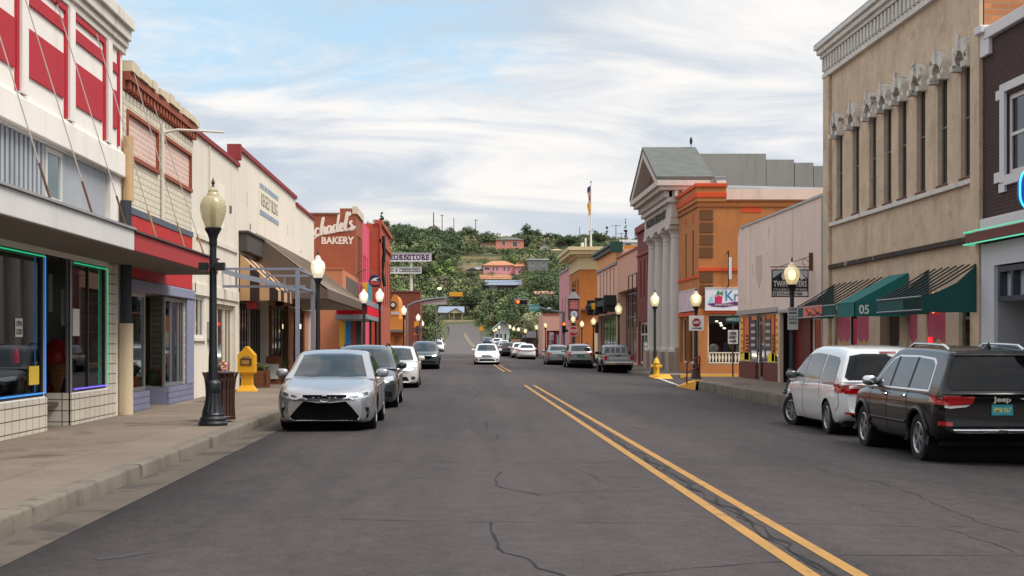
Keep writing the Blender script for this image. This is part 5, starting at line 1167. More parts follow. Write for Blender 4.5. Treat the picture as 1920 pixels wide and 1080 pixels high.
poster(56.3, 57.2, 1.3, 2.5, (70, 62, 58), ic=(190, 180, 170), rows=4); poster(53.6, 54.5, 1.3, 2.5, (78, 70, 64), ic=(180, 170, 160), rows=4)
fm2 = Fr('R', 12.28)
fm2.window(PS, 46.2, 48.9, .5, 2.5, -.02, .1, mull=(.5,), fm=MF_white, gm=MG_dark); fm2.bx('door', M('door_maroon', (96, 34, 34), rough=.6), PS, 49.5, 50.7, .14, 2.4, 0, .04)
MB().tube([(11.62, 45.4, .15), (11.62, 45.4, 6.3)], .05, 8).build('downpipe', MF_alu, PS)
# TWIN SISTERS hanging sign
TS = thing('hanging_sign', 'black cycling and fitness sign with white mountains hung from an iron bracket', 'sign', (11, 47, 3.1))
fs = Fr('S', 47.)
x0, z0 = ony(1447, 557, 47.); x1, z1 = ony(1516, 505, 47.)
bd = fs.bx('board', M('sign_black', (20, 20, 22), rough=.5), TS, x0, x1, z0, z1, -.05, 0)
b = MB(); w = .03
for q in ((x0, x1, z0, z0 + w), (x0, x1, z1 - w, z1), (x0, x0 + w, z0 + w, z1 - w), (x1 - w, x1, z0 + w, z1 - w)): fs.box(b, *q, 0, .015)
b.build('border', M_black, bd, weld=False)
fs.prism(MB(), [(x0 + .03, z1 - .03), (x1 - .03, z1 - .03), (x1 - .03, z1 - .30), (x1 - .28, z1 - .10), (x1 - .50, z1 - .30), (x0 + .60, z1 - .34), (x0 + .34, z1 - .08), (x0 + .03, z1 - .30)], .002, .006).build('sky_field', M('sign_grey_sky', (176, 182, 186), rough=.6), bd)
for cx, s in ((x0 + .34, 1), (x1 - .28, 1)): fs.prism(MB(), [(cx, z1 - .10), (cx + .22, z1 - .34), (cx + .12, z1 - .3), (cx + .04, z1 - .36), (cx - .02, z1 - .24)], .006, .010).build('snow_peak', M_paper, bd)
text('TWIN SISTERS', fs, x0 + .06, z0 + .34, .20, M_paper, bd, .003, x1 - x0 - .12, bold=.012); text('CYCLING AND FITNESS', fs, x0 + .06, z0 + .215, .07, M_paper, bd, .003, x1 - x0 - .12)
st = fs.bx('phone_strip', M('strip_white', (206, 206, 204), rough=.6), bd, x0 + .03, x1 - .03, z0 + .035, z0 + .185, .001, .005); fs.bx('phone_mark', M_ink, st, x0 + .07, x0 + .17, z0 + .05, z0 + .17, .005, .008); text('f', fs, x0 + .10, z0 + .06, .10, M_paper, st, .009); text('575-538-3388', fs, x0 + .22, z0 + .065, .09, M_ink, st, .005, .78)
xw = 11.7
MB().box(xw - .12, xw + .02, 46.97, 47.03, z1 - .05, z1 + .55).build('wall_plate', M_rust, TS)
MB().tube([(xw - .02, 47, z1 + .08), (x0 - .05, 47, z1 + .08)], .02, 6).build('bar', M_rust, TS); MB().tube([(xw - .05, 47, z1 + .45), (x0 + .3, 47, z1 + .10)], .012, 6).build('brace', M_rust, TS)
MB().tube([(xw - .25 + .1 * math.cos(q * .7), 47, z1 + .25 + .1 * math.sin(q * .7)) for q in range(8)], .012, 6).build('scroll', M_rust, TS)
for x in (x0 + .15, x1 - .12): MB().tube([(x, 47, z1), (x, 47, z1 + .08)], .01, 5).build('hook', M_rust, TS)

# ---- orange corner shop across the side street
YK = 74.7; fk = Fr('R', 12.6); fks = Fr('S', YK)
K = thing('orange_shop', 'burnt orange two storey corner shop with brown quoins and coloured sign', 'shop', (14, 78, 0))
sx0, sx1 = ony(1325, 0, YK)[0], 16.6
b = MB(); fks.wall(b, 12.6, 31, -.2, 9.0, [(sx0 + .05, sx1, .42, 3.1, .3)], .3); fk.wall(b, YK, 81.45, -.2, 9.0, [(76.2, 76.65, 5.1, 7.6, .2), (78.6, 79.05, 5.1, 7.6, .2), (75.9, 80.9, .45, 3.0, .3)], .2); fk.shell(b, YK + 4, 81.45, -.2, 9.0, 18); b.add([(12.6, YK, 8.98), (31, YK, 8.98), (31, 81, 8.98), (12.6, 81, 8.98)], [(0, 1, 2, 3)]); b.build('wall', M_orx, K)
M_ored = M('orange_red', (206, 74, 28), rough=.8, var=.08)
b = MB(); b.box(12.5, 14.05, YK - .08, 81.45, 9.0, 9.75); b.build('corner_parapet', M_orx, K)
b = MB(); b.box(12.42, 14.1, YK - .16, 81.45, 9.75, 9.95); b.build('parapet_cap', M_ored, K, bev=.02); b = MB(); b.box(12.46, 14.07, YK - .12, 81.45, 9.2, 9.48); b.build('parapet_band', M_ored, K, bev=.02)
fks.bx('coping', M('brown_coping', (126, 72, 36)), K, 14.1, 31, 9.0, 9.1, -.3, .07); fks.bx('moulding', M('brown_moulding', (150, 86, 38)), K, 12.5, 30.9, 8.72, 8.82, 0, .06); fk.bx('moulding', M('brown_moulding', (150, 86, 38)), K, YK, 81.4, 8.72, 8.82, 0, .08)
fks.bx('red_panel', M_ored, K, ony(1390, 0, YK)[0], ony(1428, 0, YK)[0], 8.42, 8.72, 0, .02)
M_qu = M('quoin_brown', (104, 66, 36), rough=.85, var=.1)
for k_ in range(9):
    z = 8.56 - k_ * .655
    if not (5.25 < z - .3 < 5.65) and z > 3.5: fks.bx('quoin', M_qu, K, 12.66, 13.36, z - .54, z, 0, .04, bev=.01)
fks.bx('string_course', M_ored, K, 12.52, 31, 5.34, 5.52, 0, .06); fk.bx('string_course', M_ored, K, YK - .06, 81.45, 5.0, 5.14, 0, .06)
for u in (76.2, 78.6): fk.window(K, u, u + .45, 5.1, 7.6, .16, .05, fm=MF_dark)
for u in (76.3, 78.7): fk.bx('red_tile', M_ored, K, u, u + .4, 8.05, 8.45, 0, .03)
sg = fks.bx('shop_sign', M('sign_lilac_white', (226, 222, 230), rough=.5, var=.05, vs=1.5), K, sx0 - .06, 17.0, 3.32, 4.42, 0, .08)
b = MB(); fks.box(b, sx0 - .1, 17.0, 4.42, 4.48, 0, .1); fks.box(b, sx0 - .1, 17.0, 3.26, 3.32, 0, .1); fks.box(b, sx0 - .1, sx0 - .06, 3.32, 4.42, 0, .1); b.build('sign_frame', MF_white, sg)
fks.prism(MB(), [(sx0 + .40, 3.55), (sx0 + .78, 3.62), (sx0 + .82, 4.08), (sx0 + .72, 4.0), (sx0 + .62, 4.1), (sx0 + .5, 3.98), (sx0 + .42, 4.08)], .081, .088).build('crayon_box', M('sign_crimson', (206, 32, 92), rough=.6), sg)
fks.prism(MB(), [(sx0 + .44, 4.02), (sx0 + .6, 4.36), (sx0 + .68, 4.2), (sx0 + .82, 4.3), (sx0 + .84, 4.06), (sx0 + .64, 4.12)], .0805, .085).build('green_top', M('sign_green', (34, 140, 84), rough=.6), sg)
text("Kris'", fks, sx0 + .98, 3.78, .56, M('sign_teal', (42, 128, 168), rough=.6), sg, .082, 1.22, bold=.008)
pl = [(sx0 + .02, 3.62), (sx0 + .3, 3.48), (sx0 + .9, 3.44), (sx0 + 1.5, 3.54), (sx0 + 2.1, 3.48), (17.0, 3.5), (17.0, 3.66), (sx0 + 2.1, 3.66), (sx0 + 1.5, 3.74), (sx0 + .9, 3.64), (sx0 + .32, 3.66)]
fks.prism(MB(), pl, .089, .094).build('ribbon', M('sign_purple', (104, 34, 112), rough=.6), sg); text('EMBROIDERY', fks, sx0 + .42, 3.52, .10, M_paper, sg, .0945, .95)
fks.prism(MB(), [(sx0 + .02, 3.62), (sx0 + .12, 3.9), (sx0 + .3, 4.1), (sx0 + .34, 3.7)], .081, .084).build('blue_wash', M('sign_sky', (150, 206, 222), rough=.6), sg)
fks.bx('red_strip', M_ored, K, sx0 - .06, 17, 3.13, 3.255, 0, .05)
sh = fks.window(K, sx0 + .05, sx1, .42, 3.1, .25, .1, mull=(.5,), fm=M('ivory_frame', (218, 206, 184), rough=.6), gm=MG_store, name='display_window')
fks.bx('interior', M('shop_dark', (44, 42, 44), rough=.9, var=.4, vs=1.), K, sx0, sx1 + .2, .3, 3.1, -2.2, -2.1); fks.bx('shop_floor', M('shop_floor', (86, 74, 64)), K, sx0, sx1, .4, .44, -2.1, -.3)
b = MB(); fks.box(b, sx0 + .1, sx1, .50, .56, -.06, 0); fks.box(b, sx0 + .1, sx1, 1.02, 1.08, -.06, 0); k_ = sx0 + .14
while k_ < sx1 - .1: fks.prism(b, [(k_, .57), (k_ + .05, .57), (k_ + .10, .8), (k_ + .05, 1.01), (k_, 1.01), (k_ - .03, .8)], -.05, -.02); k_ += .17
b.build('balustrade', M('ivory_frame', (218, 206, 184)), K, weld=False)
rg = random.Random(4)
for k_ in range(8):
    cc = [(190, 190, 184), (150, 60, 70), (70, 90, 110), (196, 150, 90), (206, 196, 176), (60, 54, 60), (120, 60, 90), (210, 200, 196)][k_]
    MB().blob((sx0 + .35 + k_ * .38, YK + .6 + rg.uniform(0, .5), 1.1 + rg.uniform(-.1, .5)), (.17, .12, .34), 10, 8, .7).build('display_goods', M('goods_%d' % k_, cc, rough=.8, var=.25, vs=5), K, smooth=True)
MB().blob((sx0 + .42, YK + .30, 1.28), (.26, .04, .26), 20, 12).build('round_mirror', M('silver_disc', (206, 206, 200), rough=.25, metal=.3), K, smooth=True)
for k_, (dx_, z) in enumerate(((.75, 2.72), (.95, 2.62), (1.0, 2.5), (1.15, 2.35), (1.35, 2.8), (2.3, 2.4))): MB().blob((sx0 + dx_, YK + 1.2, z), (.09, .09, .05), 10, 6).build('ceiling_spot', M('spot_glow', (250, 240, 215), emit=1.3), K)
s2 = fk.bx('side_sign', M('faded_mauve_sign', (206, 186, 192), rough=.6, var=.2, vs=1., dirt=((176, 120, 140), .8, .55)), K, 75.3, 80.9, 3.35, 4.4, 0, .08); b = MB(); fk.box(b, 75.25, 80.95, 4.4, 4.46, 0, .1); fk.box(b, 75.25, 80.95, 3.29, 3.35, 0, .1); b.build('sign_frame', MF_white, s2)
fk.bx('red_strip', M_ored, K, 75.3, 81.4, 3.02, 3.22, 0, .05); fk.window(K, 75.9, 80.9, .45, 3.0, .25, .1, mull=(.35, .68), fm=M('ivory_frame', (218, 206, 184)), gm=MG_dark, name='display_window')
bn = thing('blade_sign', 'narrow white vertical banner on a black pole beside the orange shop wall', 'sign', (ony(1366, 0, YK)[0], 74.4, 4.8))
xb = ony(1366, 0, 74.4)[0]
MB().tube([(xb, 74.4, 4.5), (xb, 74.4, 6.4)], .03, 6).build('pole', M_black, bn); MB().box(xb, xb + .16, 74.38, 74.42, 4.9, 6.05).build('banner', M('banner_white', (206, 204, 206), rough=.7, var=.2, vs=4, dirt=((90, 110, 150), 2.5, .6)), bn); MB().box(xb - .02, xb + .02, 74.4, 74.75, 4.5, 4.56).build('bracket', M_black, bn); MB().box(xb - .02, xb + .02, 74.4, 74.75, 6.3, 6.36).build('bracket', M_black, bn)

# ---- town hall portico
M_lime = M('pale_limestone', (196, 188, 180), rough=.85, var=.07, vs=.8, streak=.16)
TH = thing('town_hall', 'classical town hall portico with tall pale columns and grey gable roof', 'town hall', (13, 87, 0))
fh = Fr('R', 12.1)
b = MB(); Fr('R', 14.2).wall(b, 81.5, 92.8, -.2, 10.4, [(83.6, 84.9, .5, 3.4), (86.2, 87.8, .1, 3.4), (89.2, 90.5, .5, 3.4)], .25); b.box(14.25, 30, 81.5, 92.8, -.2, 10.4); b.build('wall', M_lime, TH, weld=False)
for u0_, u1_, z0_ in ((83.6, 84.9, .5), (86.2, 87.8, .1), (89.2, 90.5, .5)): Fr('R', 14.2).window(TH, u0_, u1_, z0_, 3.4, .2, .12, mull=(.5,), fm=MF_white)
for u in (82.3, 85.5, 88.9, 92.0):
    c_ = MB(); x = 12.75; n_ = 26
    pr = [(.62, 1.05), (.62, 1.18), (.56, 1.24), (.535, 1.35), (.54, 2.6), (.53, 4.2), (.50, 6.2), (.46, 7.55), (.46, 7.6), (.50, 7.66), (.47, 7.72), (.47, 7.82), (.62, 8.02), (.68, 8.1)]
    c_.lathe(pr, (x, u, 0), n_); o = c_.build('column', M_lime, TH, smooth=True)
    MB().box(x - .72, x + .72, u - .72, u + .72, 8.101, 8.34).build('capital', M_lime, o, bev=.02)
    MB().box(x - .72, x + .72, u - .72, u + .72, -.2, 1.045).build('plinth', M('plinth_tan', (166, 148, 134), rough=.85, var=.1), o, bev=.02)
b = MB(); fh.box(b, 81.4, 92.9, 8.35, 8.75, -2.1, 0); fh.box(b, 81.36, 92.94, 8.75, 9.62, -2.1, -.05); b.build('entablature', M_lime, TH, bev=.015)
text('TOWN OF SILVER CITY', fh, 91.9, 8.86, .52, M('bronze_letters', (46, 40, 36), rough=.5), TH, -.05, 8.6, bold=.02, depth=.05)
b = MB(); fh.box(b, 81.2, 93.1, 9.62, 9.85, -2.1, .18); fh.box(b, 80.95, 93.4, 10.28, 10.52, -2.2, .62); fh.box(b, 80.8, 93.6, 10.52, 10.82, -2.2, .82)
k_ = 81.25
while k_ < 93: fh.box(b, k_, k_ + .22, 9.9, 10.26, -.1, .36); k_ += .46
fh.box(b, 81.25, 93.05, 9.85, 10.28, -2.1, .08)
k_ = 12.3
while k_ < 14.1: b.box(k_, k_ + .2, 80.98, 81.3, 9.9, 10.26); k_ += .45
b.build('cornice', M_lime, TH)
apx = 87.1; za = 13.35
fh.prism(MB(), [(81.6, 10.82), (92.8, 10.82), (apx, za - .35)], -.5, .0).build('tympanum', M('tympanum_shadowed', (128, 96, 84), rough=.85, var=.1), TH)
for s, ue in ((1, 80.8), (-1, 93.6)):
    q = [(ue, 10.82), (apx, za), (apx, za - .5), (ue + s * 1.1, 10.82)]
    fh.prism(MB(), q, -.5, .82).build('raking_cornice', M_lime, TH)
    q = [(ue, 10.84), (apx, za + .02), (apx, za + .2), (ue, 11.02)]
    fh.prism(MB(), q, -2.4, .86).build('roof_slope', M('grey_shingle', (96, 98, 94), rough=.9, var=.12, vs=1.5, pat=('brick', .35, .12, (70, 72, 70), .008, .12)), TH)
fh.prism(MB(), [(81.0, 10.82), (93.4, 10.82), (apx, za - .02)], -2.38, -2.2).build('rear_gable', M_lime, TH)
MB().tube([(14.2, 86.9, 13.4), (14.2, 86.9, 13.75)], .02, 6).build('finial_rod', M_black, TH); MB().blob((14.2, 86.9, 13.9), (.09, .09, .24), 10, 8).build('finial', M_black, TH, smooth=True)
MB().box(12.4, 12.9, 81.2, 81.9, -.15, 1.3).build('ramp_wall', M('plinth_tan', (166, 148, 134)), TH)
# ---- red brick, peach, cream fronts
RBR = thing('red_brick_shop', 'narrow maroon brick shop with fire escape beside the town hall', 'building', (13.5, 96.5, 0))
fb_ = Fr('R', 12.6)
M_maro = M('maroon_wall_brick', (128, 62, 58), rough=.9, var=.1, vs=.4, pat=('brick', .24, .085, (104, 56, 54), .01, .12))
b = MB(); fb_.wall(b, 92.95, 100.2, -.2, 9.6, [(94.2, 94.9, 4.7, 7.2), (96.1, 96.8, 4.7, 7.2), (98, 98.7, 4.7, 7.2), (94, 99.4, .1, 3.0)], .25); fb_.shell(b, 92.95, 100.2, -.2, 9.6, 14); b.build('wall', M_maro, RBR)
for u in (94.2, 96.1, 98.0): fb_.window(RBR, u, u + .7, 4.7, 7.2, .15, .12, bars=(.5,), fm=MF_white, gm=M('pale_blind', (186, 182, 180), rough=.5)); fb_.bx('attic_vent', MF_dark, RBR, u + .1, u + .6, 8.0, 8.45, -.02, .01)
b = MB(); fb_.box(b, 92.9, 100.25, 9.2, 9.62, -.1, .2); fb_.box(b, 92.9, 100.25, 7.55, 7.7, 0, .1); b.build('cornice', M('maroon_trim', (136, 66, 62)), RBR, weld=False)
fb_.window(RBR, 94, 99.4, .1, 3.0, .2, .16, mull=(.33, .66), bars=(.7,), fm=MF_white)
fe = MB()
for z in (3.3, 4.5, 5.9): fb_.box(fe, 95.2, 99.2, z, z + .06, 0, .8)
b = MB()
for z in (3.3, 4.9, 6.2): b.tube([P_ for P_ in (fb_.P(94.6, z, .75), fb_.P(99.2, z, .75))], .04, 6)
for u in (94.6, 97, 99.2): b.tube([fb_.P(u, 2.6, .75), fb_.P(u, 6.2, .75)], .035, 6)
b.build('fire_escape', M_black, RBR, weld=False)
PE = thing('peach_garage', 'peach stucco block with a wide glazed dark opening', 'building', (13.5, 106.5, 0))
M_peach = M('peach_stucco', (206, 164, 140), rough=.9, var=.06, streak=.1)
b = MB(); fb_.wall(b, 100.25, 113, -.2, 8.2, [(100.6, 112.5, .05, 5.5, .8)], .8); fb_.shell(b, 100.25, 113, -.2, 8.2, 14); b.build('wall', M_peach, PE)
fb_.bx('coping', M('peach_coping', (158, 122, 104)), PE, 100.25, 113.1, 8.2, 8.32, -.3, .12)
fb_.window(PE, 100.6, 112.5, .05, 5.5, .7, .2, mull=(.22, .45, .62, .8), bars=(.42, .62, .82), fm=M('brown_grille', (104, 84, 76), rough=.7), gm=M('garage_glass', (62, 62, 62), rough=.15, var=.2, vs=.6))
CB = thing('cream_shop', 'cream and orange two storey shop with slate cornice and dark balcony', 'building', (13.5, 121, 0))
M_crp = M('cream_pink', (222, 186, 164), rough=.9, var=.05, streak=.06)
wn = [(115.0 + i * 2.75, 115.9 + i * 2.75, 5.3, 7.6, .3) for i in range(5)]
b = MB(); fb_.wall(b, 113.05, 129.4, -.2, 9.0, wn + [(113.6, 128.8, .05, 3.9, .4)], .3); fb_.shell(b, 113.05, 129.4, -.2, 9.0, 12); b.build('wall', M_crp, CB)
for a in wn: fb_.window(CB, *a[:4], .25, .12, fm=M('brown_sash', (150, 104, 78)), gm=M('brown_blind', (124, 92, 74), rough=.3))
fb_.bx('orange_frieze', M('apricot', (218, 164, 104), rough=.85, var=.08), CB, 113.05, 129.4, 8.0, 8.98, 0, .05); fb_.bx('grey_course', M('grey_course', (150, 148, 150)), CB, 113.05, 129.4, 7.8, 8.0, 0, .14)
b = MB(); fb_.box(b, 113, 129.5, 9.0, 9.3, -.2, .35); fb_.box(b, 112.95, 129.6, 9.3, 9.5, -.2, .55); b.build('cornice', M('slate_green', (92, 106, 108), rough=.7, var=.1), CB, bev=.02); fb_.bx('cornice_end', M('dark_green', (26, 62, 56)), CB, 112.6, 113.0, 8.7, 9.55, -.4, .55)
Fr('S', 113.2).bx('rear_parapet', M('apricot_side', (216, 148, 74), rough=.85), CB, 13.2, 18, 8.3, 9.3, -.3, 0)
fb_.window(CB, 113.6, 128.8, .05, 3.9, .35, .16, mull=(.18, .36, .5, .68, .84), bars=(.3,), fm=M('dark_green_frame', (28, 44, 42), rough=.5), gm=M('green_glass', (24, 36, 36), rough=.06, var=0, spec=.8))
bl = fb_.bx('balcony', M('balcony_black', (30, 38, 38), rough=.6), CB, 113.3, 128.6, 4.55, 5.0, 0, .9)
for u in (113.6, 120.9, 128.2): fb_.bx('bracket', M('balcony_black', (30, 38, 38)), bl, u, u + .5, 4.0, 5.35, 0, 1.0)
# ---- orange brick bank with heavy cornice
BA = thing('brick_bank', 'orange brick corner building with deep cream overhanging cornice', 'building', (15, 154, 0))
M_ob2 = M('amber_brick', (192, 116, 52), rough=.9, var=.08, vs=.4, pat=('brick', .3, .1, (170, 104, 52), .012, .10)); M_bst = M('buff_stone', (212, 192, 150), rough=.85, var=.06, streak=.1)
YB = 147.4; ft_ = Fr('S', YB)
b = MB(); ft_.wall(b, 12.6, 24, -.2, 9.1, []); fb_.wall(b, YB, 161.5, -.2, 9.1, [(149.5 + i * 3.4, 151 + i * 3.4, 4.9, 8.2, .3) for i in range(3)], .3); fb_.shell(b, YB + .01, 161.5, -.2, 9.1, 11); b.build('wall', M_ob2, BA)
for i in range(3): fb_.window(BA, 149.5 + i * 3.4, 151 + i * 3.4, 4.9, 8.2, .2, .15, fm=MF_dark)
b = MB(); b.box(12.5, 24, YB - .1, 161.5, 9.1, 10.4); b.build('frieze', M_bst, BA)
for u in (14.6, 16.8): ft_.bx('frieze_panel', M('buff_panel', (186, 164, 122), rough=.85), BA, u, u + .9, 9.35, 10.15, .1, .14)
b = MB(); b.box(12.1, 24, YB - .5, 161.9, 10.4, 10.65); b.box(11.5, 24, YB - 1.0, 162.4, 10.65, 11.05); b.box(11.3, 24, YB - 1.2, 162.6, 11.05, 11.4); b.build('cornice', M_bst, BA)
ft_.bx('base_course', M('bank_base', (196, 180, 142), rough=.85), BA, 14.0, 24, -.2, 2.6, 0, .08); ft_.bx('stone_ledge', M('ledge_brown', (96, 66, 44)), BA, 12.7, 14.3, 4.8, 5.0, 0, .5)
fp = thing('flagpole', 'white rooftop flagpole with limp national and yellow state flags', 'flagpole', (13.9, 151, 11.4))
xq = ony(1108, 0, 151)[0]; ztop = ony(0, 342, 151)[1]
MB().tube([(xq, 151, 11.4), (xq, 151, 13.2), (xq, 151, ztop)], [.13, .08, .05], 10).build('pole', MF_white, fp); MB().blob((xq, 151, ztop + .06), (.1, .1, .1), 10, 8).build('ball', M('gilt', (180, 150, 70), rough=.3, metal=.8), fp)
def limp(z0, z1, cols, par, name, w=.36):
    n = 9; b = MB(); m = 8
    for j in range(m + 1):
        q = j / m
        for i in range(n):
            a = i / (n - 1); b.v.append((xq - .06 - a * w * (.75 + .25 * math.sin(q * 5 + 1)), 151 + .13 * math.sin(a * 12 + q * 2) * a, z1 + (z0 - z1) * q - a * .25))
    for j in range(m):
        for i in range(n - 1): b.f.append((j * n + i, j * n + i + 1, (j + 1) * n + i + 1, (j + 1) * n + i))
    return b.build(name, cols, par, smooth='all', weld=False)
zt2, zm, zl = ony(0, 348, 151)[1], ony(0, 377, 151)[1], ony(0, 402, 151)[1]
limp(zm, zt2, M('flag_stripes', (176, 46, 56), rough=.8, var=.1, pat=('stripe', 'u', .16, (216, 210, 210), .5)), fp, 'national_flag'); MB().prism([(xq - .08, 150.84, zt2 - .02), (xq - .36, 150.84, zt2 - .2), (xq - .34, 150.84, zt2 - .75), (xq - .08, 150.84, zt2 - .6)], (0, .02, 0)).build('flag_canton', M('flag_navy', (40, 50, 96), rough=.8), fp)
limp(zl, zm - .05, M('flag_yellow', (226, 166, 40), rough=.8, var=.12), fp, 'state_flag')
for k_, (px, py) in enumerate(((1092, 455), (1098, 446))):
    x, z = ony(px, py, 150); o = MB().tube([(x, 150, 11.4), (x, 150, z)], .09 + .08 * (1 - k_), 10).build('roof_vent', MF_white); tag(o, ('wide short white vent pipe on the bank roof', 'thin taller white vent pipe on the bank roof')[k_], 'vent pipe')
# ---- pink shops further on
PK2 = thing('pink_block', 'two storey pink shop front just past the brick bank', 'building', (14, 170, 0))
M_pk2 = M('rose_pink', (208, 146, 152), rough=.9, var=.06, streak=.08); b = MB(); fb_.wall(b, 161.6, 178, -.2, 9.9, [(163 + i * 4.6, 164.3 + i * 4.6, 4.6, 6.8, .25) for i in range(3)], .25); fb_.shell(b, 161.6, 178, -.2, 9.9, 12); b.build('wall', M_pk2, PK2)
for i in range(3): fb_.window(PK2, 163 + i * 4.6, 164.3 + i * 4.6, 4.6, 6.8, .2, .14, fm=MF_dark)
fb_.bx('coping', M('pink_coping', (160, 150, 156)), PK2, 161.6, 178, 9.9, 10.1, -.3, .15)
PK3 = thing('pink_annex', 'low dusty pink shop wall with red doors behind the stop sign', 'building', (13, 186, 0))
y3 = 183.; f3 = Fr('S', y3); x0, x1 = ony(1018, 0, y3)[0], ony(1066, 0, y3)[0]; ztp = ony(0, 590, y3)[1]; zmid = ony(0, 620, y3)[1]
b = MB(); f3.wall(b, x0, x1, -.2, ztp, [(x0 + .5, x1 - .3, .0, zmid, .3)], .3); f3.shell(b, x0, x1, -.2, ztp, 10); b.build('wall', M('dusty_pink', (206, 160, 144), rough=.9, var=.06), PK3); f3.bx('coping', M('red_coping', (150, 74, 66)), PK3, x0, x1, ztp, ztp + .15, -.3, .08)
for k_ in range(3): dd = f3.bx('door', M('door_red', (120, 30, 32), rough=.6), PK3, x0 + .6 + k_ * .95, x0 + 1.45 + k_ * .95, .0, zmid - .1, -.28, -.2); f3.bx('pane', M('pale_glass', (120, 136, 140)), dd, x0 + .85 + k_ * .95, x0 + 1.2 + k_ * .95, 1.0, zmid - .5, -.2, -.19)
LS = thing('brown_storefront', 'low brown storefront with dark sloping awning and orange base', 'building', (11, 200, 0))
y4 = 196.; f4 = Fr('S', y4); gx = lambda px: ony(px, 0, y4)[0]; gz = lambda py: ony(0, py, y4)[1]
b = MB(); f4.wall(b, gx(958), gx(1022), -.2, gz(634), [], 0); f4.shell(b, gx(958), gx(1022), -.2, gz(634), 9); b.build('wall', M('dark_brown_wall', (74, 56, 46), rough=.85, var=.2), LS)
MB().hexa([f4.P(gx(978), gz(634), 1.6), f4.P(gx(1006), gz(634), 1.6), f4.P(gx(1008), gz(622), 0), f4.P(gx(990), gz(622), 0), f4.P(gx(978), gz(633), 1.6), f4.P(gx(1006), gz(633), 1.6), f4.P(gx(1008), gz(621), 0), f4.P(gx(990), gz(621), 0)]).build('awning', M('charcoal_awning', (62, 60, 64), rough=.7), LS)
f4.bx('tan_panel', M('tan_boards', (150, 124, 92), rough=.85), LS, gx(958), gx(976), .2, gz(636), 0, .06); f4.bx('orange_base', M('orange_base', (196, 100, 62), rough=.85), LS, gx(1008), gx(1021), .5, gz(646), 0, .08); f4.bx('blue_base', M('blue_base', (52, 84, 132), rough=.85), LS, gx(1008), gx(1021), -.2, .5, 0, .09)
WG = thing('white_store', 'white gabled wooden store beyond the row of street lamps', 'building', (9, 282, 1))
y5 = 282.; f5 = Fr('S', y5); gx = lambda px: ony(px, 0, y5)[0]; gz = lambda py: ony(0, py, y5)[1]
b = MB(); f5.wall(b, gx(928), gx(956), .5, gz(616), [(gx(931), gx(934), gz(642), gz(626)), (gx(938), gx(941), gz(642), gz(626)), (gx(946), gx(949), gz(642), gz(626))], .2); f5.shell(b, gx(928), gx(956), .5, gz(616), 12); b.add([f5.P(gx(928), gz(616), 0), f5.P(gx(956), gz(616), 0), f5.P(gx(942), gz(603), 0)], [(0, 1, 2)]); b.build('wall', M('store_white', (200, 202, 202), rough=.85, var=.06), WG)
for px in (931, 938, 946): f5.window(WG, gx(px), gx(px + 3), gz(642), gz(626), .15, .06, fm=MF_dark)
for e in (924, 960): MB().hexa([f5.P(gx(e), gz(617.5), .8), f5.P(gx(942), gz(602.5), .8), f5.P(gx(942), gz(602.5), -12), f5.P(gx(e), gz(617.5), -12), f5.P(gx(e), gz(616), .8), f5.P(gx(942), gz(601), .8), f5.P(gx(942), gz(601), -12), f5.P(gx(e), gz(616), -12)]).build('roof', M('tin_roof', (176, 182, 190), rough=.5, metal=.3, var=.1), WG)
# ---- blocks behind the right side
CBK = thing('concrete_block', 'grey concrete building with stepped parapet behind the orange shop', 'building', (21, 103, 0))
M_conc = M('board_concrete', (132, 130, 124), rough=.9, var=.10, vs=.5, streak=.22, fine=.05)
y6 = 100.
for i, (a, c, t_) in enumerate(((1312, 1437, 288), (1437, 1490, 299), (1490, 1526, 305), (1526, 1600, 311))):
    x0, z_ = ony(a, t_, y6); x1 = ony(c, 0, y6)[0]; MB().box(x0 + (.01 if i else 0), x1 - .03, y6 + (i % 2) * .02, y6 + 16, 0, z_).build('wall_bay', M_conc, CBK)
MB().prism([(ony(1312, 0, y6)[0] - .02, y6, 8), (ony(1312, 0, y6)[0] - .02, y6, ony(0, 288, y6)[1]), (ony(1312, 0, y6)[0] - .02, y6 + 16, 13.5), (ony(1312, 0, y6)[0] - .02, y6 + 16, 8)], (.015, 0, 0)).build('tan_flank', M('tan_flank', (176, 124, 76), rough=.9), CBK)
MR = thing('metal_shed', 'white ribbed metal upper wall rising behind the orange shop roof', 'building', (21, 85, 0))
y7 = 84.; x0 = ony(1358, 0, y7)[0]; x1 = ony(1600, 0, y7)[0]; za_, zb_ = ony(0, 352, y7)[1], ony(0, 358, y7)[1]
b = MB(); n = 60
for i in range(n + 1):
    x = x0 + (x1 - x0) * i / n; b.v += [(x, y7 + (.05 if i % 2 else 0), 0), (x, y7 + (.05 if i % 2 else 0), za_ + (zb_ - za_) * i / n)]
for i in range(n): b.f.append((2 * i, 2 * i + 2, 2 * i + 3, 2 * i + 1))
b.build('ribbed_wall', M('ribbed_white', (206, 206, 208), rough=.5, var=.05, streak=.1), MR, weld=False); MB().hexa([(x0 - .2, y7 - .15, za_), (x1, y7 - .15, zb_), (x1, y7 + 14, zb_), (x0 - .2, y7 + 14, za_), (x0 - .2, y7 - .15, za_ + .14), (x1, y7 - .15, zb_ + .14), (x1, y7 + 14, zb_ + .14), (x0 - .2, y7 + 14, za_ + .14)]).build('roof', M('tin_roof', (176, 182, 190)), MR)
x, z = ony(1348, 346, 82.); hv = thing('roof_unit', 'square galvanised cooling unit on the orange shop roof', 'cooling unit', (x, 82, 9.1)); MB().box(x - .32, x + .32, 81.6, 82.3, 9.1, z + .42).build('cabinet', M_steel, hv, bev=.02); MB().box(x - .2, x + .34, 81.55, 81.6, z - .2, z + .2).build('louvre', MF_white, hv)
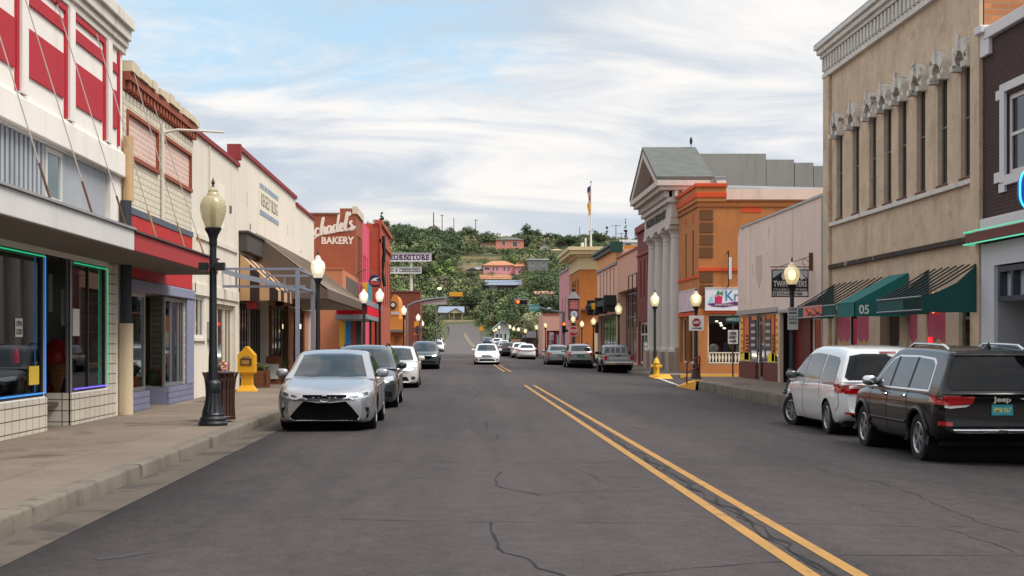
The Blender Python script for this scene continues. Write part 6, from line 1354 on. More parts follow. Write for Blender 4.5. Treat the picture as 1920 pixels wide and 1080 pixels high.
# ================================================================ vehicles
def pchip(pts):
    xs = np.array([p[0] for p in pts], float); ys = np.array([p[1] for p in pts], float); h = np.diff(xs); d = np.diff(ys) / h; m = np.zeros(len(xs))
    m[0], m[-1] = d[0], d[-1]
    for i in range(1, len(xs) - 1):
        if d[i - 1] * d[i] > 0: w1, w2 = 2 * h[i] + h[i - 1], h[i] + 2 * h[i - 1]; m[i] = (w1 + w2) / (w1 / d[i - 1] + w2 / d[i])
    def f(x):
        x = min(max(x, xs[0]), xs[-1]); i = min(int(np.searchsorted(xs, x, 'right')) - 1, len(h) - 1); t_ = (x - xs[i]) / h[i]
        return float((2 * t_**3 - 3 * t_**2 + 1) * ys[i] + (t_**3 - 2 * t_**2 + t_) * h[i] * m[i] + (-2 * t_**3 + 3 * t_**2) * ys[i + 1] + (t_**3 - t_**2) * h[i] * m[i + 1])
    return f
M_cglass = M('car_glass', (26, 33, 38), rough=.03, var=0, fine=0, spec=.9); M_rglass = M('rear_privacy_glass', (9, 10, 12), rough=.05, var=0, fine=0, spec=.35); M_tyre = M('tyre_rubber', (22, 22, 23), rough=.85, var=.1, vs=8); M_plast = M('black_plastic', (11, 11, 12), rough=.5, var=.05, spec=.25)
M_grl = M('grille_black', (6, 6, 7), rough=.9, var=0, fine=0, spec=.08); M_alloy = M('alloy_wheel', (172, 174, 178), rough=.3, metal=.8, var=0); M_chrome = M('chrome', (216, 218, 222), rough=.12, metal=1., var=0); M_hl = M('headlight_clear', (186, 190, 194), rough=.08, var=0, metal=.5, coat=1.); M_hld = M('lamp_inner_dark', (60, 62, 66), rough=.2, var=0)
M_tail = M('tail_light_red', (118, 8, 12), rough=.12, var=.35, vs=14, fine=.3, fs=40, coat=1., emit=.06, ecol=(255, 20, 20)); M_tailc = M('tail_light_clear', (214, 204, 200), rough=.12, var=0, coat=1.); M_plate = M('plate_turquoise', (34, 146, 158), rough=.4, var=.05); M_seam = M('panel_gap', (14, 14, 15), rough=.9, var=0)
M_hlon = M('headlight_on', (255, 240, 205), emit=7., ecol=(255, 232, 190)); M_hubd = M('wheel_well', (9, 9, 10), rough=1., var=0)
SECT = [(0, 0), (.55, 0), (.84, .0), (.925, .035), (.962, .11), (.984, .24), (1., .42), (1., .58), (.992, .72), (.978, .82), (.955, .90), (.915, .958), (.86, .99), (.70, 1.0), (.45, 1.), (.2, 1.), (0, 1.)]
def loft(rings, b, close=True):
    o = len(b.v); n = len(rings[0])
    for r_ in rings: b.v += r_
    for i in range(len(rings) - 1):
        for j in range(n): b.f.append((o + i * n + j, o + i * n + (j + 1) % n, o + (i + 1) * n + (j + 1) % n, o + (i + 1) * n + j))
    for e, rv in ((0, 1), (len(rings) - 1, 0)):   # nose and tail caps: strips between the two halves
        h = n // 2
        for j in range(h - 1):
            q = (o + e * n + j, o + e * n + j + 1, o + e * n + (n - 2 - j) % n, o + e * n + (n - 1 - j) % n) if j else (o + e * n, o + e * n + 1, o + e * n + n - 1)
            if len(set(q)) >= 3: b.f.append(q)
    return b
def car(name, label, sp, loc, rot, body, lod=1, group=None, cat='car', steer=0., scale=1.):
    N = (34, 64, 120)[lod]; th = thing(name, label, cat, (0, 0, 0), group); hl = sp['L'] / 2; wmax = sp['W'] / 2
    T_, B_, W_ = pchip(sp['top']), pchip(sp['bot']), pchip(sp['wid']); y0, y1 = sp['wid'][0][0], sp['wid'][-1][0]
    fb, rb = sp.get('fb', .16), sp.get('rb', .1); cr = sp.get('crown', .045)
    def bulge(x, y):
        a = max(0., (y - (y1 - 1.1)) / 1.1); c = max(0., ((y0 + .9) - y) / .9)
        return y - fb * (x / wmax) ** 2 * a * a + rb * (x / wmax) ** 2 * c * c
    S = SECT if lod else SECT[::2]
    rings = []
    for i in range(N + 1):
        q = i / N; y = y0 + (y1 - y0) * ((.5 - .5 * math.cos(math.pi * q)) * .72 + q * .28)
        w, zb, zt = W_(y), B_(y), T_(y); half = []
        for fx, fz in S:
            x = fx * w; z = zb + (zt - zb) * fz
            if fz > .95: z += cr * (1 - (x / w) ** 2) * (1 if fz >= .999 else .3)
            half.append((x, bulge(x, y), z))
        rings.append(half + [(-x, y_, z) for x, y_, z in half[-2:0:-1]])
    b = loft(rings, MB())
    me = bpy.data.meshes.new('body'); me.from_pydata(b.v, [], b.f); bm = bmesh.new(); bm.from_mesh(me); bmesh.ops.recalc_face_normals(bm, faces=bm.faces)
    # wheel arches
    Ra = sp['Ra']; zw = sp['Rw']
    for yw in (sp['yF'], sp['yR']):
        kill = [f for f in bm.faces if all((v.co.y - yw) ** 2 + (v.co.z - zw) ** 2 < (Ra * 1.02) ** 2 and abs(v.co.x) > wmax * .5 for v in f.verts)]
        bmesh.ops.delete(bm, geom=kill, context='FACES')
        for v in bm.verts:
            if v.is_boundary and abs(v.co.x) > wmax * .5:
                d = Vector((v.co.y - yw, v.co.z - zw)); 
                if .3 * Ra < d.length < Ra * 1.02 and v.co.z > B_(v.co.y) + .02: d = d.normalized() * Ra; v.co.y, v.co.z = yw + d.x, zw + d.y
    for f in bm.faces: f.smooth = True
    bm.to_mesh(me); bm.free(); me.materials.append(body); me.set_sharp_from_angle(angle=R(38))
    bo = bpy.data.objects.new('body', me); COL.objects.link(bo); bo.parent = th
    # cabin
    g = sp['gh']; GZ = pchip(g); gy0, gy1 = g[0][0], g[-1][0]; zb0 = sp['gbase']; wb = sp['gw']; tum = sp['tum']; n2 = (22, 40, 64)[lod]; gb = sp.get('gbulge', .12); rr = sp.get('gr', .09)
    rings = []
    fine_ = [gy0 + (gy1 - gy0) * i / 400 for i in range(401)]; arc_ = [0.]
    for i in range(400): arc_.append(arc_[-1] + math.hypot(fine_[i + 1] - fine_[i], GZ(fine_[i + 1]) - GZ(fine_[i])))
    for i in range(n2 + 1):
        y = float(np.interp(arc_[-1] * i / n2, arc_, fine_)); z = max(GZ(y), zb0 + .012); h = z - zb0; e = min(1., (y - gy0) / .35 + .55, (gy1 - y) / .5 + .75); w0 = wb * (.93 + .07 * e) if sp.get('taper', 1) else wb; r_ = min(rr, h * .45); wt = w0 - tum * (h - r_)
        half = [(0, zb0 - .06), (w0 * .6, zb0 - .06), (w0, zb0 - .06), (w0, zb0), (w0 - tum * (h - r_) * .33, zb0 + (h - r_) * .33), (w0 - tum * (h - r_) * .66, zb0 + (h - r_) * .66), (wt, z - r_), (wt - r_ * .2, z - r_ * .5), (wt - r_ * .55, z - r_ * .18), (wt - r_ * 1.1, z), (wt * .6, z + .018 * min(1, h * 3)), (wt * .3, z + .028 * min(1, h * 3)), (0, z + .032 * min(1, h * 3))]
        ym = (gy0 + gy1) / 2
        def yb(x): return y - (gb * (x / wb) ** 2 if y > ym else -gb * .7 * (x / wb) ** 2) * min(1, abs(y - ym) / 1.)
        half = [(x, yb(x), zz) for x, zz in half]; rings.append(half + [(-x, y_, zz) for x, y_, zz in half[-2:0:-1]])
    b2 = loft(rings, MB()); ro = b2.build('roof', sp.get('roofmat') or body, th, smooth=40, weld=False)
    bvh = BVHTree.FromPolygons([Vector(v) for v in b.v + b2.v], [f for f in b.f] + [tuple(i + len(b.v) for i in f) for f in b2.f])
    AX = {'F': (Vector((0, -1, 0)), lambda p: Vector((p[0], 6, p[1]))), 'B': (Vector((0, 1, 0)), lambda p: Vector((p[0], -6, p[1]))), 'L': (Vector((1, 0, 0)), lambda p: Vector((-6, p[0], p[1]))), 'R': (Vector((-1, 0, 0)), lambda p: Vector((6, p[0], p[1])))}
    def patch(nm, ax, poly, mat, off=.006, par=None, res=.06, maxd=None):
        d, st = AX[ax]; bm = bmesh.new(); vs = [bm.verts.new((p[0], p[1], 0)) for p in poly]
        f = bm.faces.new(vs); bmesh.ops.triangulate(bm, faces=[f])
        for _ in range(4):
            ed = [e for e in bm.edges if e.calc_length() > res]
            if not ed: break
            bmesh.ops.subdivide_edges(bm, edges=ed, cuts=1); bmesh.ops.triangulate(bm, faces=bm.faces)
        vv = []
        for v in bm.verts:
            h = bvh.ray_cast(st((v.co.x, v.co.y)), d); loc_ = h[0] if h[0] is not None else bvh.find_nearest(st((v.co.x, v.co.y)) + d * 4.0)[0]
            vv.append((loc_ - d * off))
        bm.verts.index_update(); mb = MB(); mb.v = [tuple(v) for v in vv]; mb.f = [tuple(v.index for v in f.verts) for f in bm.faces]; bm.free()
        bnd = {}
        for f in mb.f:
            for i in range(len(f)): e = tuple(sorted((f[i], f[(i + 1) % len(f)]))); bnd[e] = bnd.get(e, 0) + 1
        n = len(mb.v); mb.v += [tuple(Vector(v) + d * (off + .012)) for v in mb.v]
        for e, c in bnd.items():
            if c == 1: mb.f.append((e[0], e[1], e[1] + n, e[0] + n))
        return mb.build(nm, mat, par or th, smooth=35, weld=False)
    def mir(p): return [(-x, z) for x, z in p]
    for nm, ax, poly, mat, *rest in sp['patch']:
        mat = body if mat == 'body' else mat; lim = rest[0] if rest else 0
        if lim > lod: continue
        off = rest[1] + .003 if len(rest) > 1 else .009
        if ax in 'FB':
            patch(nm, ax, poly, mat, off)
        elif ax in 'fb': patch(nm, ax.upper(), poly, mat, off); patch(nm, ax.upper(), mir(poly), mat, off)
        elif ax == 's': patch(nm, 'L', poly, mat, off); patch(nm, 'R', poly, mat, off)
    def seam(pts, w=.012, nm='panel_gap', mat=None):
        for s in 'LR':
            for i in range(len(pts) - 1):
                p, q = Vector(pts[i]), Vector(pts[i + 1]); n_ = Vector((-(q - p).y, (q - p).x)).normalized() * w / 2
                patch(nm, s, [tuple(p + n_), tuple(q + n_), tuple(q - n_), tuple(p - n_)], mat or M_seam, .0035)
    if lod >= 1:
        for pts in sp.get('seams', []): seam(pts)
    if lod >= 1:
        for (y, z) in sp.get('handles', []):
            for s in (-1, 1): h = bvh.ray_cast(Vector((s * 6, y, z)), Vector((-s, 0, 0)))[0]; MB().blob((h.x + s * .015, y, z), (.022, .10, .018), 10, 6, .6).build('handle', sp.get('handlemat') or body, th, smooth=True)
    my, mz, mw = sp['mirror']
    for s in (-1, 1):
        mo = MB().blob((s * (mw + .11), my, mz), (.125, .075, .085), 12, 8, .7); mo.build('wing_mirror', sp.get('mirmat') or body, th, smooth=True); MB().box(s * mw - .06, s * mw + .06, my - .02, my + .03, mz - .07, mz - .03).build('mirror_stalk', M_plast, th)
    # underside and wheel wells
    b = MB(); b.box(-wmax * .82, wmax * .82, y0 + .35, y1 - .35, max(.17, B_(0) - .03), B_(0) + .25)
    b.build('underbody', M_hubd, th)
    for yw in (sp['yF'], sp['yR']):
        MB().lathe([(Ra * .99, -wmax * .93), (Ra * .985, wmax * .93)], (0, yw, zw), 26, axis='x', cap=False).build('wheel_arch', M_hubd, th, smooth=True)
        if sp.get('lip'):
            for s in (-1, 1):
                pts = []
                for q in range(15):
                    a = R(-8 + 196 * q / 14); y, z = yw + (Ra + .03) * math.cos(a), zw + (Ra + .03) * math.sin(a); h = bvh.ray_cast(Vector((s * 6, y, z)), Vector((-s, 0, 0)))[0]; pts.append((h.x + s * .002 if h else s * wmax, y, z))
                MB().tube(pts, .035, 6).build('arch_lip', sp['lip'], th, smooth=True)
    # wheels
    Rw, ww = sp['Rw'], sp.get('ww', .22); ns = (14, 22, 32)[lod]
    ty = MB().lathe([(Rw * .64, -ww * .42), (Rw * .72, -ww * .5), (Rw * .93, -ww * .5), (Rw, -ww * .36), (Rw, ww * .36), (Rw * .93, ww * .5), (Rw * .72, ww * .5), (Rw * .64, ww * .42)], n=ns, axis='x', cap=False).build('wheel', M_tyre, th, smooth=30)
    for s in (1, -1):
        rm = MB(); rr_ = Rw * .66; rm.lathe([(rr_, ww * .46 * s), (rr_ * .93, ww * .49 * s), (rr_ * .86, ww * .40 * s), (rr_ * .84, .0)], n=ns, axis='x', cap=False); nsp = sp.get('spokes', 5)
        for k_ in range(nsp):
            for dlt in ((-.16, .16) if lod == 2 else (0,)):
                a = 2 * math.pi * k_ / nsp + .3; c0 = a + dlt * .6; c1 = a + dlt * 1.15; wd = .032 if lod == 2 else .05; x_ = ww * .43 * s
                p0, p1 = Vector((0, math.cos(c0), math.sin(c0))) * rr_ * .18, Vector((0, math.cos(c1), math.sin(c1))) * rr_ * .9; t_ = Vector((0, -math.sin(a), math.cos(a))) * wd * .5; ex = Vector((x_, 0, 0)); ei = Vector((-.04 * s, 0, 0))
                rm.hexa([p0 - t_ + ex, p0 + t_ + ex, p1 + t_ * 1.2 + ex, p1 - t_ * 1.2 + ex, p0 - t_ + ex + ei, p0 + t_ + ex + ei, p1 + t_ * 1.2 + ex + ei, p1 - t_ * 1.2 + ex + ei])
        rm.lathe([(rr_ * .24, ww * .36 * s), (rr_ * .22, ww * .46 * s), (0.0, ww * .47 * s)], n=12, axis='x', cap=False)
        rm.build('rim', sp.get('rimmat') or M_alloy, ty, smooth=30, weld=False)
        MB().lathe([(rr_ * .84, .0), (0, .01 * s)], n=ns, axis='x').build('brake_disc', M_hubd, ty)
    tr = wmax - ww * .5 - .025; first = True
    for yw, st in ((sp['yF'], steer), (sp['yR'], 0)):
        for s in (-1, 1):
            o = ty if first else dup(ty, parent=th); first = False
            o.location = (s * tr, yw, Rw); o.rotation_euler = (R(20 * s + 40), 0, st)
    for fn in sp.get('extra', []): fn(th, bvh, patch, lod)
    th.location = loc; th.rotation_euler = (0, 0, rot)
    if scale != 1: th.scale = (scale,) * 3
    return th
def plate(y, z, w=.31, h=.155, mat=None, txt=None, back=True, tilt=0., tm=None):
    def f(th, bvh, patch, lod):
        s = -1 if back else 1; hit = bvh.ray_cast(Vector((0, 6 * s, z)), Vector((0, -s, 0)))[0]; yy = hit.y + s * .03
        o = MB().box(-w / 2, w / 2, min(yy, yy - s * .03), max(yy, yy - s * .03), z - h / 2, z + h / 2).build('licence_plate', mat or M_plate, th)
        if txt and lod > 0: text(txt, Fr('S', yy), -w * .4, z - h * .26, h * .5, tm or M('plate_yellow', (206, 196, 120), rough=.5), o, .002, w * .8, bold=.02, depth=.004)
    return f
def rails(y0, y1, x, z, mat):
    def f(th, bvh, patch, lod):
        for s in (-1, 1):
            pts = []
            for q in range(9): y = y0 + (y1 - y0) * q / 8; h = bvh.ray_cast(Vector((s * x, y, 5)), Vector((0, 0, -1)))[0]; pts.append((s * x, y, h.z + (.0 if q in (0, 8) else .055)))
            MB().tube(pts, .022, 8).build('roof_rail', mat, th, smooth=True)
    return f
def fin(y):
    def f(th, bvh, patch, lod):
        h = bvh.ray_cast(Vector((0, y, 5)), Vector((0, 0, -1)))[0]; MB().add([(-.035, y + .1, h.z - .01), (.035, y + .1, h.z - .01), (.035, y - .09, h.z - .01), (-.035, y - .09, h.z - .01), (0, y - .08, h.z + .09)], [(0, 1, 4), (1, 2, 4), (2, 3, 4), (3, 0, 4), (0, 3, 2, 1)]).build('aerial_fin', M_plast, th)
    return f
def oval(cx, cz, rx, rz, y, r, n=20): return [(cx + rx * math.cos(2 * math.pi * q / n), y, cz + rz * math.sin(2 * math.pi * q / n)) for q in range(n + 1)]
def emblem3(z, s=1.):
    def f(th, bvh, patch, lod):
        y = bvh.ray_cast(Vector((0, 6, z)), Vector((0, -1, 0)))[0].y + .02; b = MB(); b.tube(oval(0, z, .085 * s, .058 * s, y, 0), .011 * s, 6); b.tube(oval(0, z + .014 * s, .052 * s, .024 * s, y, 0), .008 * s, 6); b.tube(oval(0, z - .004 * s, .026 * s, .05 * s, y, 0), .008 * s, 6); b.build('emblem', M_chrome, th, weld=False)
    return f

# --- silver family sedan
SEDAN = dict(L=4.85, W=1.84, top=[(-2.42, .80), (-2.32, .99), (-1.7, 1.03), (-.9, .99), (.9, .955), (1.25, .945), (1.8, .86), (2.15, .77), (2.34, .68), (2.42, .58)],
    bot=[(-2.42, .44), (-2.2, .28), (-1.8, .21), (1.8, .18), (2.2, .16), (2.42, .20)], wid=[(-2.42, .66), (-2.32, .80), (-1.95, .885), (-1, .915), (1, .915), (1.8, .91), (2.15, .875), (2.34, .79), (2.42, .66)],
    gh=[(-2.02, .98), (-1.75, 1.08), (-1.1, 1.34), (-.6, 1.43), (0, 1.462), (.28, 1.45), (.5, 1.40), (1.28, 1.0), (1.5, .90)], gbase=.93, gw=.865, tum=.40, yF=1.40, yR=-1.38, Rw=.335, Ra=.375, mirror=(.80, 1.04, .86),
    patch=[('windscreen', 'F', [(-.70, .985), (.70, .985), (.565, 1.385), (.3, 1.415), (-.3, 1.415), (-.565, 1.385)], M_cglass), ('rear_window', 'B', [(-.66, 1.08), (.66, 1.08), (.54, 1.36), (-.54, 1.36)], M_cglass),
           ('side_window', 's', [(.98, 1.0), (.44, 1.315), (.25, 1.36), (.0, 1.375), (.0, 1.0)], M_cglass), ('side_window', 's', [(-.07, 1.0), (-.07, 1.375), (-.6, 1.35), (-1.0, 1.22), (-1.18, 1.06), (-1.15, 1.0)], M_cglass),
           ('headlight', 'f', [(.83, .77), (.845, .70), (.80, .635), (.68, .60), (.50, .585), (.41, .625), (.47, .665), (.66, .725), (.78, .765)], M_hl), ('headlight_bowl', 'f', [(.78, .725), (.79, .675), (.72, .645), (.66, .66), (.68, .70)], M_hld, 1, .010), ('headlight_bowl', 'f', [(.62, .675), (.62, .635), (.54, .62), (.50, .64), (.56, .665)], M_hld, 1, .010),
           ('upper_grille', 'F', [(-.40, .672), (.40, .672), (.40, .63), (.20, .605), (-.20, .605), (-.40, .63)], M_grl), ('chrome_bar', 'F', [(-.40, .612), (-.16, .588), (.16, .588), (.40, .612), (.36, .578), (.12, .545), (-.12, .545), (-.36, .578)], M_chrome, 0, .010),
           ('lower_grille', 'F', [(-.385, .555), (-.13, .525), (.13, .525), (.385, .555), (.49, .45), (.635, .275), (.60, .225), (.48, .185), (-.48, .185), (-.60, .225), (-.635, .275), (-.49, .45)], M_grl), ('fog_slot', 'f', [(.735, .445), (.80, .44), (.815, .35), (.79, .26), (.745, .235), (.775, .33)], M_plast),
           ('air_splitter', 'F', [(-.50, .180), (.50, .180), (.60, .218), (.63, .205), (.52, .163), (-.52, .163), (-.63, .205), (-.60, .218)], M_chrome, 1, .014), ('tail_light', 'b', [(.42, .90), (.80, .95), (.80, .82), (.5, .80)], M_tail), ('fog_lamp', 'f', [(.80, .40), (.82, .33), (.79, .30), (.77, .36)], M_hld, 2, .010)],
    seams=[[(.98, .98), (1.02, .6), (.9, .32)], [(-.03, .98), (-.06, .32)], [(-1.1, .98), (-1.0, .6)]], handles=[(.12, .87), (-.9, .89)], extra=[])
CAMRY = dict(SEDAN); CAMRY['extra'] = [emblem3(.60, 1.), fin(-.7)]
P_silver = paint('silver', (168, 168, 172), .7, .27); P_dgrey = paint('graphite', (52, 56, 62), .4, .28); P_white = paint('white', (230, 232, 234), .0, .3); P_pearl = paint('pearl', (206, 204, 198), .1, .3); P_dgreen = paint('grey_green', (70, 78, 80), .45, .3); P_black = M('paint_black_grey', (12, 12, 15), rough=.22, var=0, fine=0, metal=0., coat=.35, spec=.35); P_lsilv = paint('light_silver', (186, 188, 190), .5, .3); P_warm = paint('warm_silver', (152, 150, 146), .5, .32); P_blue = paint('navy', (40, 46, 88), .3, .3); P_red = paint('red', (150, 24, 30), .1, .3)
car('parked_sedan', 'silver sedan parked first at the left kerb with wide black lower grille', CAMRY, (-2.45, 28.35, zcr(-2.4)), math.pi, P_silver, 2, 'cars parked along the left kerb')
WAG = dict(SEDAN); WAG.update(L=4.75, W=1.86, gh=[(-2.3, 1.0), (-2.2, 1.08), (-1.8, 1.38), (-1.4, 1.50), (0, 1.53), (.3, 1.51), (.55, 1.44), (1.28, 1.02), (1.5, .93)], gbase=.95,
    patch=[('windscreen', 'F', [(-.70, 1.01), (.70, 1.01), (.565, 1.43), (.3, 1.47), (-.3, 1.47), (-.565, 1.43)], M_cglass), ('rear_window', 'B', [(-.66, 1.12), (.66, 1.12), (.54, 1.42), (-.54, 1.42)], M_cglass), ('side_window', 's', [(.98, 1.03), (.44, 1.36), (.25, 1.40), (.0, 1.42), (.0, 1.03)], M_cglass), ('side_window', 's', [(-.07, 1.03), (-.07, 1.42), (-1.0, 1.40), (-1.6, 1.32), (-1.9, 1.06)], M_cglass),
           ('headlight', 'f', [(.82, .80), (.82, .69), (.66, .67), (.46, .675), (.46, .755), (.7, .79)], M_hl), ('grille', 'F', [(-.43, .76), (.43, .76), (.40, .42), (.3, .36), (-.3, .36), (-.40, .42)], M_plast), ('grille_frame', 'F', [(-.45, .785), (.45, .785), (.43, .755), (-.43, .755)], M_chrome, 0, .012), ('fog_slot', 'f', [(.56, .42), (.80, .42), (.78, .28), (.52, .28)], M_plast), ('tail_light', 'b', [(.5, .95), (.82, .98), (.82, .80), (.5, .82)], M_tail)], extra=[rails(-1.5, .2, .55, 0, M_plast)])
car('parked_wagon', 'dark graphite wagon parked directly behind the silver sedan', WAG, (-2.42, 37.1, zcr(-2.4)), math.pi, P_dgrey, 1, 'cars parked along the left kerb')
SD2 = dict(SEDAN); SD2['patch'] = [p for p in SEDAN['patch'] if p[0] not in ('lower_grille', 'upper_grille', 'chrome_bar', 'fog_slot', 'headlight_bowl', 'air_splitter', 'fog_lamp')] + [('grille', 'F', [(-.40, .70), (.40, .70), (.36, .58), (-.36, .58)], M_plast), ('grille_bar', 'F', [(-.38, .655), (.38, .655), (.38, .63), (-.38, .63)], M_chrome, 0, .010), ('lower_intake', 'F', [(-.5, .40), (.5, .40), (.58, .26), (-.58, .26)], M_plast), ('fog_slot', 'f', [(.66, .42), (.80, .40), (.78, .30), (.66, .30)], M_hld)]
car('parked_sedan', 'pearl white sedan parked third along the left kerb', SD2, (-2.32, 52.4, zcr(-2.4)), math.pi, P_pearl, 1, 'cars parked along the left kerb')
# --- crossover
CUV = dict(L=4.55, W=1.84, top=[(-2.27, .92), (-2.18, 1.04), (-1.6, 1.07), (.9, 1.05), (1.2, 1.05), (1.8, .98), (2.1, .90), (2.27, .76)], bot=[(-2.27, .48), (-2.05, .34), (-1.7, .27), (1.7, .26), (2.05, .26), (2.27, .32)], wid=[(-2.27, .76), (-2.15, .86), (-1.8, .905), (-1, .92), (1, .92), (1.7, .91), (2.05, .87), (2.2, .80), (2.27, .70)],
    gh=[(-2.22, 1.02), (-2.12, 1.15), (-1.88, 1.48), (-1.65, 1.58), (-1.0, 1.63), (0, 1.64), (.32, 1.60), (.55, 1.52), (1.2, 1.12), (1.42, 1.0)], gbase=1.02, gw=.88, tum=.36, yF=1.32, yR=-1.30, Rw=.345, Ra=.40, mirror=(.78, 1.14, .87), lip=M_plast,
    patch=[('windscreen', 'F', [(-.70, 1.10), (.70, 1.10), (.60, 1.52), (.3, 1.56), (-.3, 1.56), (-.60, 1.52)], M_cglass), ('rear_window', 'B', [(-.66, 1.16), (.66, 1.16), (.58, 1.50), (.3, 1.53), (-.3, 1.53), (-.58, 1.50)], M_cglass), ('side_window', 's', [(.92, 1.10), (.42, 1.44), (.2, 1.52), (.0, 1.53), (.0, 1.10)], M_cglass), ('side_window', 's', [(-.07, 1.10), (-.07, 1.53), (-.9, 1.52), (-.95, 1.10)], M_cglass), ('side_window', 's', [(-1.03, 1.10), (-1.0, 1.51), (-1.6, 1.42), (-1.75, 1.16)], M_cglass),
           ('headlight', 'f', [(.80, .88), (.80, .78), (.62, .74), (.44, .74), (.44, .80), (.66, .86)], M_hl), ('grille', 'F', [(-.44, .80), (.44, .80), (.40, .60), (-.40, .60)], M_plast), ('grille_bar', 'F', [(-.46, .825), (.46, .825), (.46, .785), (-.46, .785)], M_chrome, 0, .012), ('bumper_cladding', 'F', [(-.70, .50), (.70, .50), (.66, .33), (-.66, .33)], M_plast), ('tail_light', 'b', [(.62, 1.12), (.84, 1.12), (.86, .86), (.66, .86)], M_tail), ('bumper_cladding', 'B', [(-.74, .58), (.74, .58), (.70, .40), (-.70, .40)], M_plast)],
    seams=[[(.94, 1.05), (.98, .6), (.9, .36)], [(-.03, 1.05), (-.05, .36)]], handles=[(.12, .96), (-.88, .98)], extra=[rails(-1.5, .2, .58, 0, M_plast)])
car('parked_crossover', 'dark grey green crossover parked fourth along the left kerb', CUV, (-2.05, 85.9, zcr(-2)), math.pi, P_dgreen, 1, 'cars parked along the left kerb')
car('parked_sedan', 'small white sedan far along the left kerb before the hill', SD2, (-2.95, 201, zroad(201) + .03), math.pi, P_white, 0, 'cars parked along the left kerb')
car('parked_crossover', 'farthest pale car at the left kerb below the bungalow', CUV, (-4.0 + .3, 252, zroad(252) + .03), math.pi, P_lsilv, 0, 'cars parked along the left kerb')
# --- oncoming car with its lights on
ONC = dict(SD2); ONC['patch'] = [p if p[0] != 'headlight' else (p[0], p[1], p[2], M_hlon) for p in SD2['patch']]; ONC['extra'] = [emblem3(.66, 1.)]
car('oncoming_car', 'white oncoming sedan with both headlights glowing', ONC, (2.0, 102.4, 0), math.pi, P_white, 1)

# --- dark sport utility, rear three-quarter view
def jeep_extra(th, bvh, patch, lod):
    y = bvh.ray_cast(Vector((0, -6, .98)), Vector((0, 1, 0)))[0].y
    text('Jeep', Fr('S', y - .03), -.14, .935, .10, M_chrome, th, .004, .26, bold=.03, depth=.006, name='badge')
    for s in (-1, 1): o = patch('side_trim', 'L' if s < 0 else 'R', [(1.02, .56), (1.02, .61), (-.92, .61), (-.92, .56)], M_plast, .012); patch('trim_strip', 'L' if s < 0 else 'R', [(1.0, .595), (1.0, .61), (-.9, .61), (-.9, .595)], M_chrome, .016, o)
    text('4x4', Fr('S', y), -.66, .66, .05, M_chrome, th, -.05, .14, name='badge')
    MB().tube([(.06, y - .02, 1.16), (-.42, y + .02, 1.20)], .014, 6).build('wiper', M_plast, th)
GW = [(1.02, 1.115), (.55, 1.44), (.35, 1.555), (.1, 1.60), (-.85, 1.60), (-1.55, 1.57), (-1.70, 1.50), (-1.78, 1.115)]
